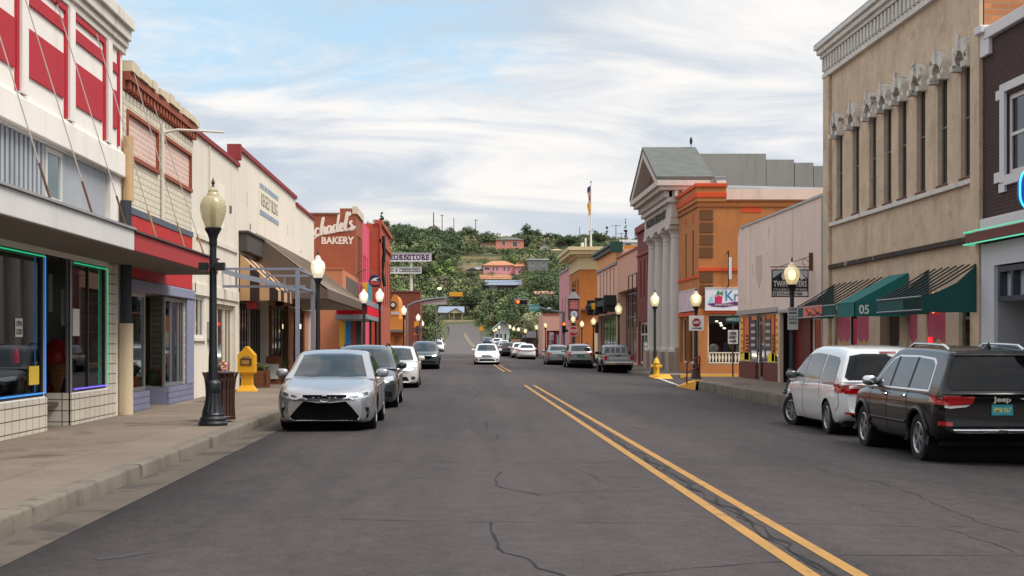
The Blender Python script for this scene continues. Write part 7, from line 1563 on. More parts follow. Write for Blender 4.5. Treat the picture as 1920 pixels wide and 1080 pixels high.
JEEP = dict(L=4.82, W=1.95, top=[(-2.41, 1.02), (-2.32, 1.08), (-1.5, 1.10), (1.0, 1.10), (1.25, 1.10), (2.0, 1.03), (2.3, .96), (2.41, .86)], bot=[(-2.41, .50), (-2.25, .42), (-1.9, .34), (1.8, .32), (2.2, .34), (2.41, .44)], wid=[(-2.41, .83), (-2.33, .90), (-2.0, .955), (-1.2, .975), (1.2, .97), (1.8, .96), (2.2, .90), (2.41, .78)],
    gh=[(-2.41, 1.04), (-2.38, 1.12), (-2.22, 1.54), (-2.16, 1.65), (-1.92, 1.70), (-1.2, 1.735), (0, 1.75), (.42, 1.71), (.68, 1.61), (1.22, 1.17), (1.45, 1.06)], gbase=1.06, gw=.91, tum=.37, gbulge=.10, gr=.10, yF=1.46, yR=-1.455, Rw=.375, Ra=.43, ww=.26, mirror=(.86, 1.19, .90), mirmat=M_chrome, lip=M('arch_dark', (34, 34, 37), rough=.4, var=0), crown=.03, rb=.12, spokes=5, handlemat=M_chrome,
    patch=[('windscreen', 'F', [(-.72, 1.14), (.72, 1.14), (.64, 1.6), (-.64, 1.6)], M_cglass), ('chrome_surround', 's', [(1.07, 1.09), (.55, 1.465), (.36, 1.58), (.1, 1.625), (-.85, 1.625), (-1.58, 1.595), (-1.74, 1.52), (-1.82, 1.09)], M_chrome, 0, .005),
           ('side_window', 's', [(1.0, 1.12), (.55, 1.435), (.35, 1.55), (.12, 1.595), (.12, 1.12)], M_cglass, 0, .009), ('side_window', 's', [(.05, 1.12), (.05, 1.597), (-.82, 1.597), (-.82, 1.12)], M_cglass, 0, .009), ('side_window', 's', [(-.89, 1.12), (-.89, 1.595), (-1.55, 1.565), (-1.69, 1.495), (-1.76, 1.12)], M_cglass, 0, .009), ('door_pillar', 's', [(.13, 1.12), (.13, 1.6), (.04, 1.6), (.04, 1.12)], M_plast, 0, .011), ('door_pillar', 's', [(-.81, 1.12), (-.81, 1.6), (-.90, 1.6), (-.90, 1.12)], M_plast, 0, .011),
           ('rear_window', 'B', [(-.74, 1.13), (.74, 1.13), (.80, 1.2), (.68, 1.60), (.5, 1.63), (-.5, 1.63), (-.68, 1.60), (-.80, 1.2)], M_rglass, 0, .006), ('tail_light', 'b', [(.40, 1.03), (.72, 1.045), (.915, 1.045), (.925, .92), (.80, .90), (.43, .93)], M_tail, 0, .014), ('tail_light', 's', [(-1.98, 1.05), (-2.18, 1.05), (-2.18, .93), (-1.96, .95)], M_tail, 0, .012), ('reverse_lamp', 'b', [(.46, .915), (.78, .885), (.84, .90), (.83, .872), (.76, .858), (.52, .882)], M_tailc, 0, .016), ('chrome_strip', 'B', [(-.70, .535), (.70, .535), (.72, .555), (-.72, .555)], M_chrome, 0, .012), ('bumper', 'B', [(-.86, .50), (.86, .50), (.90, .60), (.72, .53), (-.72, .53), (-.90, .60)], M_plast, 0, .008), ('reflector', 'b', [(.72, .66), (.90, .67), (.90, .61), (.72, .60)], M_tail, 0, .012), ('spoiler', 'B', [(-.68, 1.635), (.68, 1.635), (.62, 1.70), (-.62, 1.70)], M_plast, 0, .03), ('headlight', 'f', [(.86, .94), (.86, .82), (.5, .82), (.5, .92)], M_hl)],
    seams=[[(1.04, 1.08), (1.06, .7), (.98, .42)], [(.09, 1.08), (.07, .42)], [(-.86, 1.08), (-.95, .85), (-1.02, .62)]], handles=[(.22, .99), (-.72, 1.0)], extra=[plate(0, .84, .31, .155, txt='PMB 967'), rails(-1.75, .1, .56, 0, M_chrome), fin(-1.75), jeep_extra])
car('parked_suv', 'dark grey sport utility with chrome roof rails cut by the right edge', JEEP, (7.83, 22.8, zcr(8.2)), 0, P_black, 2, 'vehicles parked on the right side', cat='suv', scale=.985)
# --- white minivan
def van_extra(th, bvh, patch, lod):
    for s in 'LR': patch('slide_rail', s, [(-1.1, 1.0), (-2.0, 1.03), (-2.0, 1.045), (-1.1, 1.015)], M_seam, .005)
VAN = dict(L=5.15, W=2.01, top=[(-2.575, .98), (-2.48, 1.07), (-1.5, 1.10), (.9, 1.07), (1.5, 1.04), (2.1, .94), (2.4, .84), (2.575, .68)], bot=[(-2.575, .46), (-2.35, .34), (-1.9, .24), (1.9, .22), (2.3, .22), (2.575, .28)], wid=[(-2.575, .82), (-2.46, .90), (-2.1, .975), (-1, 1.0), (1, 1.0), (1.8, .975), (2.2, .92), (2.45, .82), (2.575, .70)],
    gh=[(-2.54, 1.03), (-2.48, 1.14), (-2.28, 1.55), (-2.2, 1.64), (-1.9, 1.70), (-1.2, 1.735), (0, 1.74), (.4, 1.71), (.8, 1.58), (1.6, 1.12), (1.9, 1.02)], gbase=1.05, gw=.96, tum=.37, gr=.13, gbulge=.14, yF=1.50, yR=-1.50, Rw=.345, Ra=.385, ww=.235, mirror=(1.10, 1.13, .94), mirmat=M('mirror_grey', (64, 68, 74), rough=.3, var=0, coat=1.), rb=.16, fb=.22, spokes=7,
    patch=[('windscreen', 'F', [(-.76, 1.10), (.76, 1.10), (.62, 1.62), (-.62, 1.62)], M_cglass), ('side_window', 's', [(1.45, 1.10), (.86, 1.45), (.62, 1.54), (.42, 1.58), (.42, 1.09)], M_cglass), ('side_window', 's', [(.34, 1.09), (.34, 1.59), (-.1, 1.60), (-.78, 1.58), (-.82, 1.08)], M_cglass), ('side_window', 's', [(-.92, 1.06), (-.90, 1.575), (-1.75, 1.53), (-1.9, 1.46), (-2.02, 1.06)], M_cglass),
           ('rear_window', 'B', [(-.80, 1.10), (.80, 1.10), (.86, 1.16), (.72, 1.56), (.5, 1.60), (-.5, 1.60), (-.72, 1.56), (-.86, 1.16)], M_rglass, 0, .006), ('brake_light', 'B', [(-.16, 1.615), (.16, 1.615), (.16, 1.645), (-.16, 1.645)], M_tail, 0, .012), ('tail_light', 'b', [(.30, .99), (.62, 1.015), (.93, 1.015), (.945, .90), (.86, .84), (.60, .84), (.50, .88)], M_tail, 0, .014), ('tail_light', 's', [(-1.98, 1.02), (-2.36, 1.02), (-2.36, .86), (-2.2, .85), (-2.06, .90)], M_tail, 0, .012), ('reverse_lamp', 'b', [(.40, .985), (.80, 1.0), (.80, .945), (.48, .935)], M_tailc, 0, .018), ('reflector', 'b', [(.55, .475), (.86, .49), (.86, .455), (.55, .44)], M_tail, 0, .012), ('bumper_cladding', 'B', [(-.78, .45), (.78, .45), (.70, .38), (-.70, .38)], M_plast), ('headlight', 'f', [(.84, .86), (.84, .72), (.5, .70), (.5, .78)], M_hl)],
    seams=[[(1.42, 1.06), (1.35, .6), (1.15, .30)], [(.38, 1.06), (.36, .30)], [(-.87, 1.04), (-1.0, .7)], [(-2.22, 1.0), (-2.25, .62), (-2.1, .5)]], handles=[(.52, .95), (.16, .95)], extra=[plate(0, .80, .31, .155), van_extra])
car('parked_minivan', 'white minivan parked ahead of the dark sport utility with front wheels turned out', VAN, (8.08, 29.0, zcr(8)), 0, P_white, 2, 'vehicles parked on the right side', cat='minivan', steer=R(22), scale=.985)
# --- compact pickup
def pk_extra(th, bvh, patch, lod):
    y = -2.3
    MB().box(-.84, .84, -2.60, -2.42, .50, .66).build('rear_bumper', M_chrome, th, bev=.02)
    o = MB().box(-.60, .60, -2.40, -2.375, .80, .94).build('tailgate_panel', M('tailgate_light', (168, 170, 168), rough=.4, metal=.3, var=.05), th)
    MB().box(-.10, .10, -2.415, -2.385, 1.0, 1.05).build('tailgate_handle', M_plast, th)
    for s in (-1, 1): MB().box(min(s * .68, s * .84), max(s * .68, s * .84), -2.415, -2.36, .78, 1.02).build('tail_light', M_tail, th)
    for x in (-.30, .0, .30): MB().box(x - .018, x + .018, -.62, -.58, 1.14, 1.48).build('window_bar', MF_white, th)
    for s in (-1, 1): MB().box(min(s * .74, s * .80), max(s * .74, s * .80), -2.3, -.5, 1.08, 1.13).build('bed_rail', M_plast, th)
PICK = dict(L=4.9, W=1.74, top=[(-2.40, 1.06), (-2.38, 1.07), (-.6, 1.07), (1.0, 1.05), (1.3, 1.04), (2.1, .96), (2.35, .88), (2.42, .80)], bot=[(-2.40, .52), (-2.2, .48), (-1.8, .42), (1.8, .38), (2.2, .40), (2.42, .46)], wid=[(-2.40, .83), (-2.36, .85), (-2, .865), (0, .87), (1.8, .865), (2.2, .83), (2.42, .74)],
    gh=[(-.62, 1.04), (-.58, 1.12), (-.48, 1.5), (-.4, 1.58), (-.1, 1.62), (.35, 1.62), (.5, 1.58), (1.05, 1.12), (1.2, 1.02)], gbase=1.04, gw=.82, tum=.22, gbulge=.05, gr=.08, yF=1.5, yR=-1.35, Rw=.37, Ra=.42, mirror=(.75, 1.16, .84), mirmat=M_plast, rb=.02, lip=M_plast, handles=[(-.25, .93)],
    patch=[('windscreen', 'F', [(-.66, 1.12), (.66, 1.12), (.58, 1.54), (-.58, 1.54)], M_cglass), ('rear_window', 'B', [(-.62, 1.15), (.62, 1.15), (.58, 1.50), (-.58, 1.50)], M_cglass), ('side_window', 's', [(.82, 1.10), (.48, 1.46), (.2, 1.52), (-.38, 1.52), (-.42, 1.10)], M_cglass)], extra=[plate(0, .58, .3, .13, M('plate_yellow_old', (196, 176, 60), rough=.5)), pk_extra], seams=[[(.9, 1.0), (.92, .5)], [(-.45, 1.0), (-.45, .5)]], rimmat=M('steel_wheel', (110, 112, 114), rough=.5, metal=.5))
P_pick = paint('weathered_silver', (128, 134, 136), .3, .38)
car('parked_pickup', 'weathered silver green pickup parked before the town hall with bars in its rear window', PICK, (9.25, 84.6, zcr(9.2)), 0, P_pick, 1, 'vehicles parked on the right side', cat='pickup')
def green_plate(th, bvh, patch, lod): plate(0, .82, .5, .14, M('plate_green', (40, 130, 110), rough=.4))(th, bvh, patch, lod)
CV2 = dict(CUV); CV2['extra'] = CUV['extra'] + [green_plate]; CV2['patch'] = CUV['patch'] + [('light_panel', 'B', [(-.58, .92), (.58, .92), (.56, .78), (-.56, .78)], M('pale_panel', (176, 178, 176), rough=.4), 0, .004)]
car('parked_crossover', 'warm silver crossover with green plate parked behind the old pickup', CV2, (8.25, 98.3, zcr(8.25)), 0, P_warm, 1, 'vehicles parked on the right side')
SDR = dict(SD2); SDR['extra'] = [plate(0, .72)]
car('parked_sedan', 'grey hatch backed sedan parked beyond the warm silver crossover', WAG, (7.5, 109, zcr(7.5)), 0, paint('sage_silver', (134, 142, 140), .45, .3), 1, 'vehicles parked on the right side')
HAT = dict(WAG); HAT['patch'] = WAG['patch'] + [('rear_panel', 'B', [(-.5, .90), (.5, .90), (.5, .80), (-.5, .80)], M_plast)]
for x, y, sp, pt, lb, ct in ((6.65, 141, HAT, P_white, 'nearest white hatchback in the far right parked row', 'car'), (6.35, 149, CUV, P_white, 'white crossover second in the far right parked row', 'car'), (5.75, 164, CUV, P_dgrey, 'dark crossover in the far right parked row', 'car'), (5.9, 186, SDR, P_lsilv, 'pale silver sedan low in the far right parked row', 'car'), (5.7, 196, SDR, P_red, 'red car glimpsed between the far parked cars', 'car'), (6.1, 226, CUV, P_white, 'tall white vehicle uphill in the far right parked row', 'car'), (6.7, 214, SDR, P_white, 'white sedan tucked before the tall white vehicle uphill', 'car'), (5.0, 244, SDR, P_blue, 'navy blue car highest in the far right parked row', 'car')):
    car('parked_car', lb, sp, (x, y, zcr(x) if y < 174 else zroad(y) + .03), 0, pt, 0, 'vehicles parked on the right side', ct)
for px, py, pt, lb in ((884, 508, P_black, 'dark vehicle on the hillside terrace left of bright pink house'), (898, 505, P_white, 'white vehicle on the hillside terrace close beside bright pink house')):
    x, y, z = at_hill(px, py + 3); car('hillside_car', lb, CUV, (x, y, z), R(80), pt, 0, 'cars on the hillside')
# ================================================================ street furniture
M_lamp = M('lamp_post_black', (26, 30, 36), rough=.42, var=.12, vs=4, fine=.05, spec=.5)
M_gl0 = globemat('globe_tan', (186, 176, 140), .38, .03, (255, 220, 150)); M_gl1 = globemat('globe_warm', (228, 222, 200), .30, .10, (255, 228, 170)); M_gl2 = globemat('globe_white', (214, 212, 202), .28, .18, (255, 246, 228)); M_bulb = M('bulb_glow', (255, 242, 210), emit=2.3, ecol=(255, 236, 186)); M_core = M('lamp_core', (150, 140, 116), rough=.5)
def lamp_proto(globe, label, hi):
    th = thing('street_lamp', label, 'street lamp', (0, 0, 0), 'acorn street lamps along the street')
    MB().lathe([(.26, 0), (.265, .05), (.235, .08), (.24, .13), (.20, .17), (.205, .20), (.185, .24)], n=24).build('base', M_lamp, th, smooth=30)
    MB().lathe([(.19, .24), (.165, .32), (.14, .42), (.125, .52), (.118, .60)], n=32, flute=.05, nf=16).build('fluted_base', M_lamp, th, smooth=60)
    MB().lathe([(.13, .60), (.14, .62), (.14, .76), (.13, .78), (.085, .82)], n=24).build('collar', M_lamp, th, smooth=30)
    MB().lathe([(.085, .80), (.08, 1.2), (.078, 1.22), (.078, 1.26), (.072, 1.3), (.06, 3.24)], n=24, flute=.03, nf=12).build('pole', M_lamp, th, smooth=60)
    MB().lathe([(.06, 3.22), (.075, 3.28), (.07, 3.34), (.09, 3.42), (.135, 3.50), (.15, 3.53), (.15, 3.56)], n=24).build('capital', M_lamp, th, smooth=30)
    MB().lathe([(.125, 3.55), (.15, 3.60), (.20, 3.72), (.232, 3.86), (.236, 3.95), (.215, 4.04), (.16, 4.11), (.11, 4.14)], n=28).build('globe', globe, th, smooth=True)
    gl = [c for c in th.children if c.name.startswith('globe')][0]
    if globe is M_gl0: MB().lathe([(.05, 3.57), (.05, 4.0), (.02, 4.06), (0, 4.07)], n=12).build('lamp_core', M_core, gl, smooth=30)
    else: MB().blob((0, 0, 3.88), (.12, .12, .17), 14, 10).build('bulb', M_bulb, gl, smooth=True)
    MB().lathe([(.12, 4.135), (.115, 4.16), (.085, 4.20), (.09, 4.23), (.05, 4.28), (.02, 4.3)], n=20).build('globe_cap', globe if hi else M_lamp, th, smooth=30)
    MB().lathe([(.02, 4.29), (.03, 4.31), (.018, 4.33), (.035, 4.37), (.015, 4.42), (.006, 4.46), (0, 4.47)], n=12).build('finial', M_black, th, smooth=True)
    return th
LP0 = lamp_proto(M_gl0, 'near left street lamp with unlit tan globe, beside the slatted bin', True); LP0.location = (-4.42, 25.6, .136)
# camera boxes strapped to the near post
for s in (-1, 1): MB().box(-4.42 + s * .15 - .08, -4.42 + s * .15 + .08, 25.4, 25.56, 2.92, 3.06).build('floodlight', M_black, LP0); 
_fix = [c for c in LP0.children if c.name.startswith('floodlight')]
MB().box(-4.56, -4.28, 25.46, 25.5, 2.98, 3.02).build('floodlight_bracket', M_black, LP0)
LP1 = lamp_proto(M_gl2, 'second left lamp with white lit globe before the bronze awning', True); LP1.location = (-4.55, 46.0, .136)
LP2 = lamp_proto(M_gl1, 'right lamp glowing in front of the black hanging cycling sign', True)
def put(src, px, pz, y, lab, base):
    x = (px - 860) * y / F; zc_ = CH + (640 - pz) * y / F; s = (zc_ - base) / 3.88
    return (x, y, base), max(.62, min(1.25, s))
loc, s = put(LP2, 1485, 515, 40.6, '', ZR); LP2.location = loc; LP2.scale = (max(s, .95), max(s, .95), s)
LAMPS = [(LP1, 682, 557, 73, 'left lamp hanging against the bronze awning tip', .13), (LP1, 712, 555, 86, 'left lamp in front of the two deck porch', .13), (LP1, 757, 583, 112, 'left lamp in front of the orange arched shop', .13), (LP1, 784, 596, 150, 'left lamp beside the back of the left stop sign', .1), (LP1, 792, 607, 178, 'farthest left lamp against the leafy trees', .1),
    (LP2, 1305, 562, 57, 'right lamp carrying the red ART sign at the corner ramp', .10), (LP2, 1228, 563, 73.4, 'right lamp standing behind the yellow hydrant', -.05), (LP2, 1160, 580, 87, 'right lamp before the peach garage opening', -.05), (LP2, 1113, 603, 112, 'right lamp carrying the dark side signal', -.05), (LP2, 1091, 608, 142, 'right lamp against the amber brick bank wall', -.05), (LP2, 1075, 599, 127, 'right lamp directly above the red stop sign', -.05),
    (LP2, 1023, 610, 160, 'right lamp left of the red lit traffic signal post', -.05), (LP2, 1006, 614, 175, 'right lamp beside the orange and blue storefront base', -.05)]
for src, px, pz, y, lb, bs in LAMPS:
    loc, s = put(src, px, pz, y, lb, bs); dup(src, loc, 0, (max(s, .95), max(s, .95), s), 'acorn street lamp, ' + lb)
FARL = ['nearest of the seven far lamps going uphill', 'second of the far uphill lamps, close to the tan boards', 'third of the far uphill lamps', 'fourth far lamp, above the white store', 'fifth far lamp, left of the white store gable', 'sixth far lamp, among the uphill parked cars', 'highest and leftmost of the far uphill lamps']
for (px, pz), lb in zip(((985, 621), (972, 618), (963, 617), (956, 613), (936, 614), (930, 618), (926, 620)), FARL):
    y = 178.
    while y < 330 and zroad(y) + 3.7 > CH + (640 - pz) * y / F - 0: y += 1.
    y = {985: 188, 972: 200, 963: 208, 956: 222, 936: 236, 930: 246, 926: 256}[px]
    b0 = zroad(y) + .0; loc, s = put(LP2, px, pz, y, lb, b0); dup(LP2, loc, 0, (max(s, .95), max(s, .95), s), 'small glowing street lamp, ' + lb)
# ---- slatted bin
TB = thing('litter_bin', 'brown slatted metal litter bin beside the near left lamp', 'litter bin', (-4.06, 26.6, .136))
bx_, by_ = -4.50, 26.85
M_bin = M('bin_brown', (66, 40, 32), rough=.45, var=.12, vs=4, spec=.5)
for k_ in range(22):
    a = 2 * math.pi * k_ / 22; dv = Vector((math.cos(a), math.sin(a), 0)); tv = Vector((-math.sin(a), math.cos(a), 0)) * .030; c = Vector((bx_, by_, .136))
    prof = [(.285, .04), (.27, .30), (.275, .62), (.30, .82), (.345, .93)]
    b = MB(); o = 0
    for r_, z in prof:
        p = c + dv * r_ + Vector((0, 0, z)); q = c + dv * (r_ - .012) + Vector((0, 0, z)); b.v += [tuple(p - tv), tuple(p + tv), tuple(q + tv), tuple(q - tv)]
    for i in range(4):
        for j in range(4): b.f.append((4 * i + j, 4 * i + (j + 1) % 4, 4 * i + 4 + (j + 1) % 4, 4 * i + 4 + j))
    b.f += [(0, 3, 2, 1), (16, 17, 18, 19)]; b.build('slat', M_bin, TB)
MB().lathe([(.25, .05), (.245, .85)], (bx_, by_, .136), 24).build('liner', M('bin_liner', (20, 18, 18), rough=.8), TB)
for z in (.10, .80): MB().tube([(bx_ + .28 * math.cos(q * math.pi / 12), by_ + .28 * math.sin(q * math.pi / 12), .136 + z) for q in range(25)], .014, 6).build('band', M_bin, TB)
MB().lathe([(.20, .86), (.27, .9), (.27, .93), (.2, .95)], (bx_, by_, .136), 24).build('rim', M_bin, TB)
# ---- yellow news box
NBX = thing('news_box', 'bright yellow newspaper box on a flared pedestal by the shop doors', 'newspaper box', (-4.95, 33, .136))
M_ny = M('news_yellow', (236, 170, 20), rough=.45, var=.06); x, y = -6.42, 43.2
def rect_ring(w, d, z): return [(x - w, y - d, z), (x + w, y - d, z), (x + w, y + d, z), (x - w, y + d, z)]
b = MB(); rr_ = [rect_ring(.30, .26, .136), rect_ring(.28, .24, .18), rect_ring(.17, .15, .32), rect_ring(.16, .14, .62), rect_ring(.22, .20, .70)]
for i in range(4): b.hexa(rr_[i] + rr_[i + 1])
b.build('pedestal', M_ny, NBX)
b = MB(); b.prism([(x - .26, y - .24, .70), (x + .26, y - .24, .70), (x + .26, y - .24, 1.24), (x + .02, y - .24, 1.50), (x - .02, y - .24, 1.50), (x - .26, y - .24, 1.24)], (0, .46, 0)); b.build('cabinet', M_ny, NBX, bev=.012)
MB().box(x - .17, x + .17, y - .26, y - .242, .92, 1.14).build('window', M('news_window', (86, 62, 30), rough=.3), NBX); MB().box(x - .12, x + .12, y - .27, y - .262, 1.16, 1.20).build('handle', M_steel, NBX); MB().box(x - .13, x + .1, y - .268, y - .261, .96, 1.08).build('headline_card', M('news_card', (170, 130, 60), rough=.7), NBX)
# ---- planters, boards, chair
M_timb = M('oiled_timber', (122, 74, 46), rough=.75, var=.15, vs=4, pat=('stripe', 'z', .14, (98, 58, 36), .9))
def planter(x, y, w, h, label, flow=None):
    th = thing('planter', label, 'planter', (x, y, .136)); MB().box(x - w, x + w, y - w, y + w, .17, .136 + h).build('box', M_timb, th, bev=.01)
    for sx in (-1, 1):
        for sy in (-1, 1): MB().box(x + sx * (w + .02) - .03, x + sx * (w + .02) + .03, y + sy * (w + .02) - .03, y + sy * (w + .02) + .03, .136, .16 + h).build('post', M_timb, th)
    b, cl = crown(w * 1.3, w * 1.3, .22, 7, 260, .08, int(y * 10)); b.v = [(v[0] + x, v[1] + y, v[2] + .1 + h) for v in b.v]; b.build('foliage', L_mid, th, weld=False)
    if flow:
        b, cl = crown(w * 1.2, w * 1.2, .2, 5, 90, .09, 77); b.v = [(v[0] + x, v[1] + y, v[2] + .2 + h) for v in b.v]; b.build('flowers', M('petals', flow, rough=.7, var=.2, vs=6), th, weld=False)
planter(-5.95, 35.6, .22, .62, 'timber planter with pink flowers behind the slatted bin', (216, 150, 140))
planter(-6.5, 46.6, .24, .55, 'small timber planter right of the yellow newspaper box')
planter(-6.6, 53.0, .22, .5, 'low timber planter beside the folding menu board')
AB = thing('menu_board', 'folding timber menu board with white sheet on the left pavement', 'sandwich board', (-5.15, 40.6, .136))
for sgn in (-1, 1):
    q = [(-6.85, 50.6 + sgn * .3, .136), (-6.3, 50.6 + sgn * .3, .136), (-6.3, 50.6 + sgn * .04, 1.12), (-6.85, 50.6 + sgn * .04, 1.12)]
    MB().hexa(q + [(v[0], v[1] + .03, v[2]) for v in q]).build('leaf', M_timb, AB)
q = [(-6.77, 50.285, .32), (-6.38, 50.285, .32), (-6.38, 50.53, .92), (-6.77, 50.53, .92)]; MB().hexa([(v[0], v[1] - .012, v[2]) for v in q] + [(v[0], v[1] - .004, v[2]) for v in q]).build('sheet', M('menu_sheet', (196, 194, 190), rough=.7), AB)
FCH = thing('folding_chair', 'grey metal folding chair behind the slatted bin', 'chair', (-6.3, 37.9, .136))
cx_, cy_ = -6.45, 37.6
for s in (-.2, .2): MB().tube([(cx_ - .1, cy_ + s, .136), (cx_ + .3, cy_ + s, .95)], .014, 6).build('leg', M_steel, FCH); MB().tube([(cx_ + .36, cy_ + s, .136), (cx_ - .05, cy_ + s, .60)], .014, 6).build('leg', M_steel, FCH)
MB().box(cx_ - .1, cx_ + .26, cy_ - .2, cy_ + .2, .56, .59).build('seat', M_steel, FCH, bev=.01); MB().box(cx_ + .24, cx_ + .3, cy_ - .2, cy_ + .2, .74, .96).build('backrest', M_steel, FCH, bev=.01)
# ---- signs
M_wsign = M('sign_sheet_white', (214, 212, 210), rough=.5, var=.03); M_post = M('sign_post', (62, 60, 58), rough=.6, metal=.4); M_sred = M('stop_red', (172, 24, 34), rough=.5, var=.03)
def ngon(cx, cz, r, n, y, a0=0.): return [(cx + r * math.cos(a0 + 2 * math.pi * q / n), y, cz + r * math.sin(a0 + 2 * math.pi * q / n)) for q in range(n)]
AS = thing('art_sign', 'white square sign with red ART disc and arrow on the corner lamp', 'sign', (9.4, 56.8, 2.2))
fa = Fr('S', 56.8); x0, z1 = ony(1292, 592, 56.8); x1, z0 = ony(1320, 620, 56.8)
bd = fa.bx('panel', M_wsign, AS, x0, x1, z0, z1, -.02, 0, bev=.008); cx_, cz_ = (x0 + x1) / 2, z0 + (z1 - z0) * .55
MB().prism(ngon(cx_, cz_, .17, 28, 56.79), (0, .012, 0)).build('disc', M('art_red', (150, 24, 34), rough=.5), bd); text('ART', fa, cx_, cz_ - .06, .12, M_wsign, bd, .012, .27, bold=.03, center=True)
fa.prism(MB(), [(x0 + .10, z0 + .085), (x1 - .17, z0 + .085), (x1 - .17, z0 + .05), (x1 - .08, z0 + .10), (x1 - .17, z0 + .15), (x1 - .17, z0 + .115), (x0 + .10, z0 + .115)], .0, .006).build('arrow', M_ink, bd)
MB().box(cx_ - .05, cx_ + .05, 56.82, 57.02, z0 + .2, z0 + .25).build('clamp', M_steel, AS)
OW = thing('one_way_sign', 'white ONE WAY sign on a dark post by the side street', 'road sign', (ony(1375, 0, 62)[0], 62, ZR)); fo = Fr('S', 62.); x0, z1 = ony(1365, 619, 62.); x1, z0 = ony(1384, 645, 62.)
MB().tube([((x0 + x1) / 2, 62.03, .1), ((x0 + x1) / 2, 62.03, z1 + .7)], .035, 8).build('post', M_post, OW); bd = fo.bx('panel', M_wsign, OW, x0, x1, z0, z1, -.015, 0, bev=.006)
text('ONE', fo, (x0 + x1) / 2, z1 - .20, .14, M_ink, bd, .002, .30, bold=.02, center=True); text('WAY', fo, (x0 + x1) / 2, z1 - .38, .14, M_ink, bd, .002, .34, bold=.02, center=True)
fo.prism(MB(), [(x0 + .07, z0 + .10), (x1 - .16, z0 + .10), (x1 - .16, z0 + .05), (x1 - .06, z0 + .125), (x1 - .16, z0 + .2), (x1 - .16, z0 + .15), (x0 + .07, z0 + .15)], .001, .007).build('arrow', M_ink, bd)
st = fo.bx('street_name', M('street_name_teal', (40, 120, 118), rough=.5), OW, x0 - .05, x1 + .15, z1 + .36, z1 + .56, -.02, 0); text('YANKIE ST', fo, x0 - .01, z1 + .41, .10, M_wsign, st, .002, .50)
HS = thing('parking_sign', 'small white two hour parking signs on the lamp before the cycling sign', 'road sign', (9.5, 40.4, 2.2)); fh2 = Fr('S', 40.45); lx = LP2.location.x
for z0, z1, ls in ((2.36, 2.62, ('2 HOUR', 'PARKING')), (1.98, 2.34, ('NO', 'TRUCKS'))):
    bd = fh2.bx('panel', M('sign_sheet_grey', (186, 186, 184), rough=.5), HS, lx - .16, lx + .14, z0, z1, -.012, 0)
    for i, s_ in enumerate(ls): text(s_, fh2, lx - .01, z1 - .09 - i * .10, .06, M_ink, bd, .002, .22, center=True)
MB().box(lx - .1, lx + .1, 40.46, 40.54, 2.3, 2.33).build('clamp', M_steel, HS)
SS = thing('stop_sign', 'red octagonal stop sign on a steel post at the right corner', 'road sign', (8.6, 107, -.19)); x, z = ony(1075, 621, 107.)
MB().tube([(x, 107.04, -.2), (x, 107.04, z + .5)], .035, 8).build('post', M_post, SS); bd = MB().prism(ngon(x, z, .41, 8, 107, math.pi / 8), (0, .012, 0)).build('panel', M_wsign, SS); MB().prism(ngon(x, z, .375, 8, 106.992, math.pi / 8), (0, .006, 0)).build('red_face', M_sred, bd); text('STOP', Fr('S', 106.99), x, z - .13, .26, M_wsign, bd, .001, .60, bold=.02, center=True)
SS2 = thing('stop_sign', 'grey back of a stop sign on the left side by the mast', 'road sign', (ony(784, 0, 133)[0], 133, .1)); x, z = ony(783, 619, 133.)
MB().tube([(x, 132.96, .1), (x, 132.96, z + .5)], .04, 8).build('post', M_post, SS2); MB().prism(ngon(x, z, .40, 8, 133, math.pi / 8), (0, .012, 0)).build('panel', M('sign_back', (104, 90, 84), rough=.6, metal=.3), SS2)
SP = thing('speed_sign', 'small white road sign before the pink annex doors', 'road sign', (ony(1034, 0, 176)[0], 176, 0)); x, z = ony(1034, 630, 176.)
MB().tube([(x, 176.05, -.2), (x, 176.05, z + .5)], .035, 6).build('post', M_post, SP); bd = MB().box(x - .28, x + .28, 176, 176.02, z - .45, z + .45).build('panel', M_wsign, SP); text('25', Fr('S', 176.), x, z - .25, .34, M_ink, bd, .002, center=True)
YS = thing('warning_sign', 'yellow diamond warning sign at the far right bend', 'road sign', (ony(902, 0, 300)[0], 300, zroad(300))); x, z = ony(902, 616, 300.)
MB().tube([(x, 300.05, zroad(300)), (x, 300.05, z)], .05, 6).build('post', M_post, YS); MB().prism(ngon(x, z, .62, 4, 300, 0), (0, .03, 0)).build('panel', M('warning_yellow', (222, 150, 30), rough=.5), YS)
# ---- traffic signals
M_sigy = M('signal_yellow', (222, 160, 40), rough=.5, var=.05); M_sig = M('signal_dark', (34, 32, 32), rough=.5); M_mast = M('mast_grey', (128, 130, 134), rough=.5, metal=.5, var=.08)
LIT = M('signal_red_lit', (255, 70, 30), emit=6, ecol=(255, 60, 20)); UN = M('signal_lens_off', (40, 22, 18), rough=.2)
def head(par, x, y, z, horiz, lit, mat, back=False, s=1.):
    w, h = (.62 * s, .21 * s) if horiz else (.21 * s, .62 * s)
    o = MB().box(x - w, x + w, y - .12, y + .12, z - h, z + h).build('signal_head', mat, par, bev=.02)
    if not back:
        for k_ in range(3):
            dx_, dz_ = ((k_ - 1) * .40 * s, 0) if horiz else (0, (1 - k_) * .40 * s); MB().lathe([(.155 * s, -.16), (.155 * s, -.13), (.0, -.125)], (x + dx_, y, z + dz_), 18, axis='y').build('lens', LIT if (lit and k_ == 0) else UN, o)
            MB().lathe([(.175 * s, -.30), (.17 * s, -.12)], (x + dx_, y, z + dz_), 16, axis='y', cap=False).build('visor', M_sig, o)
    return o
SL = thing('signal_mast', 'left grey signal mast with long arm and yellow backed signal', 'traffic signal', (ony(763, 0, 135)[0], 135, .1))
def A135(px, py): x, z = ony(px, py, 135.); return (x, 135., z)
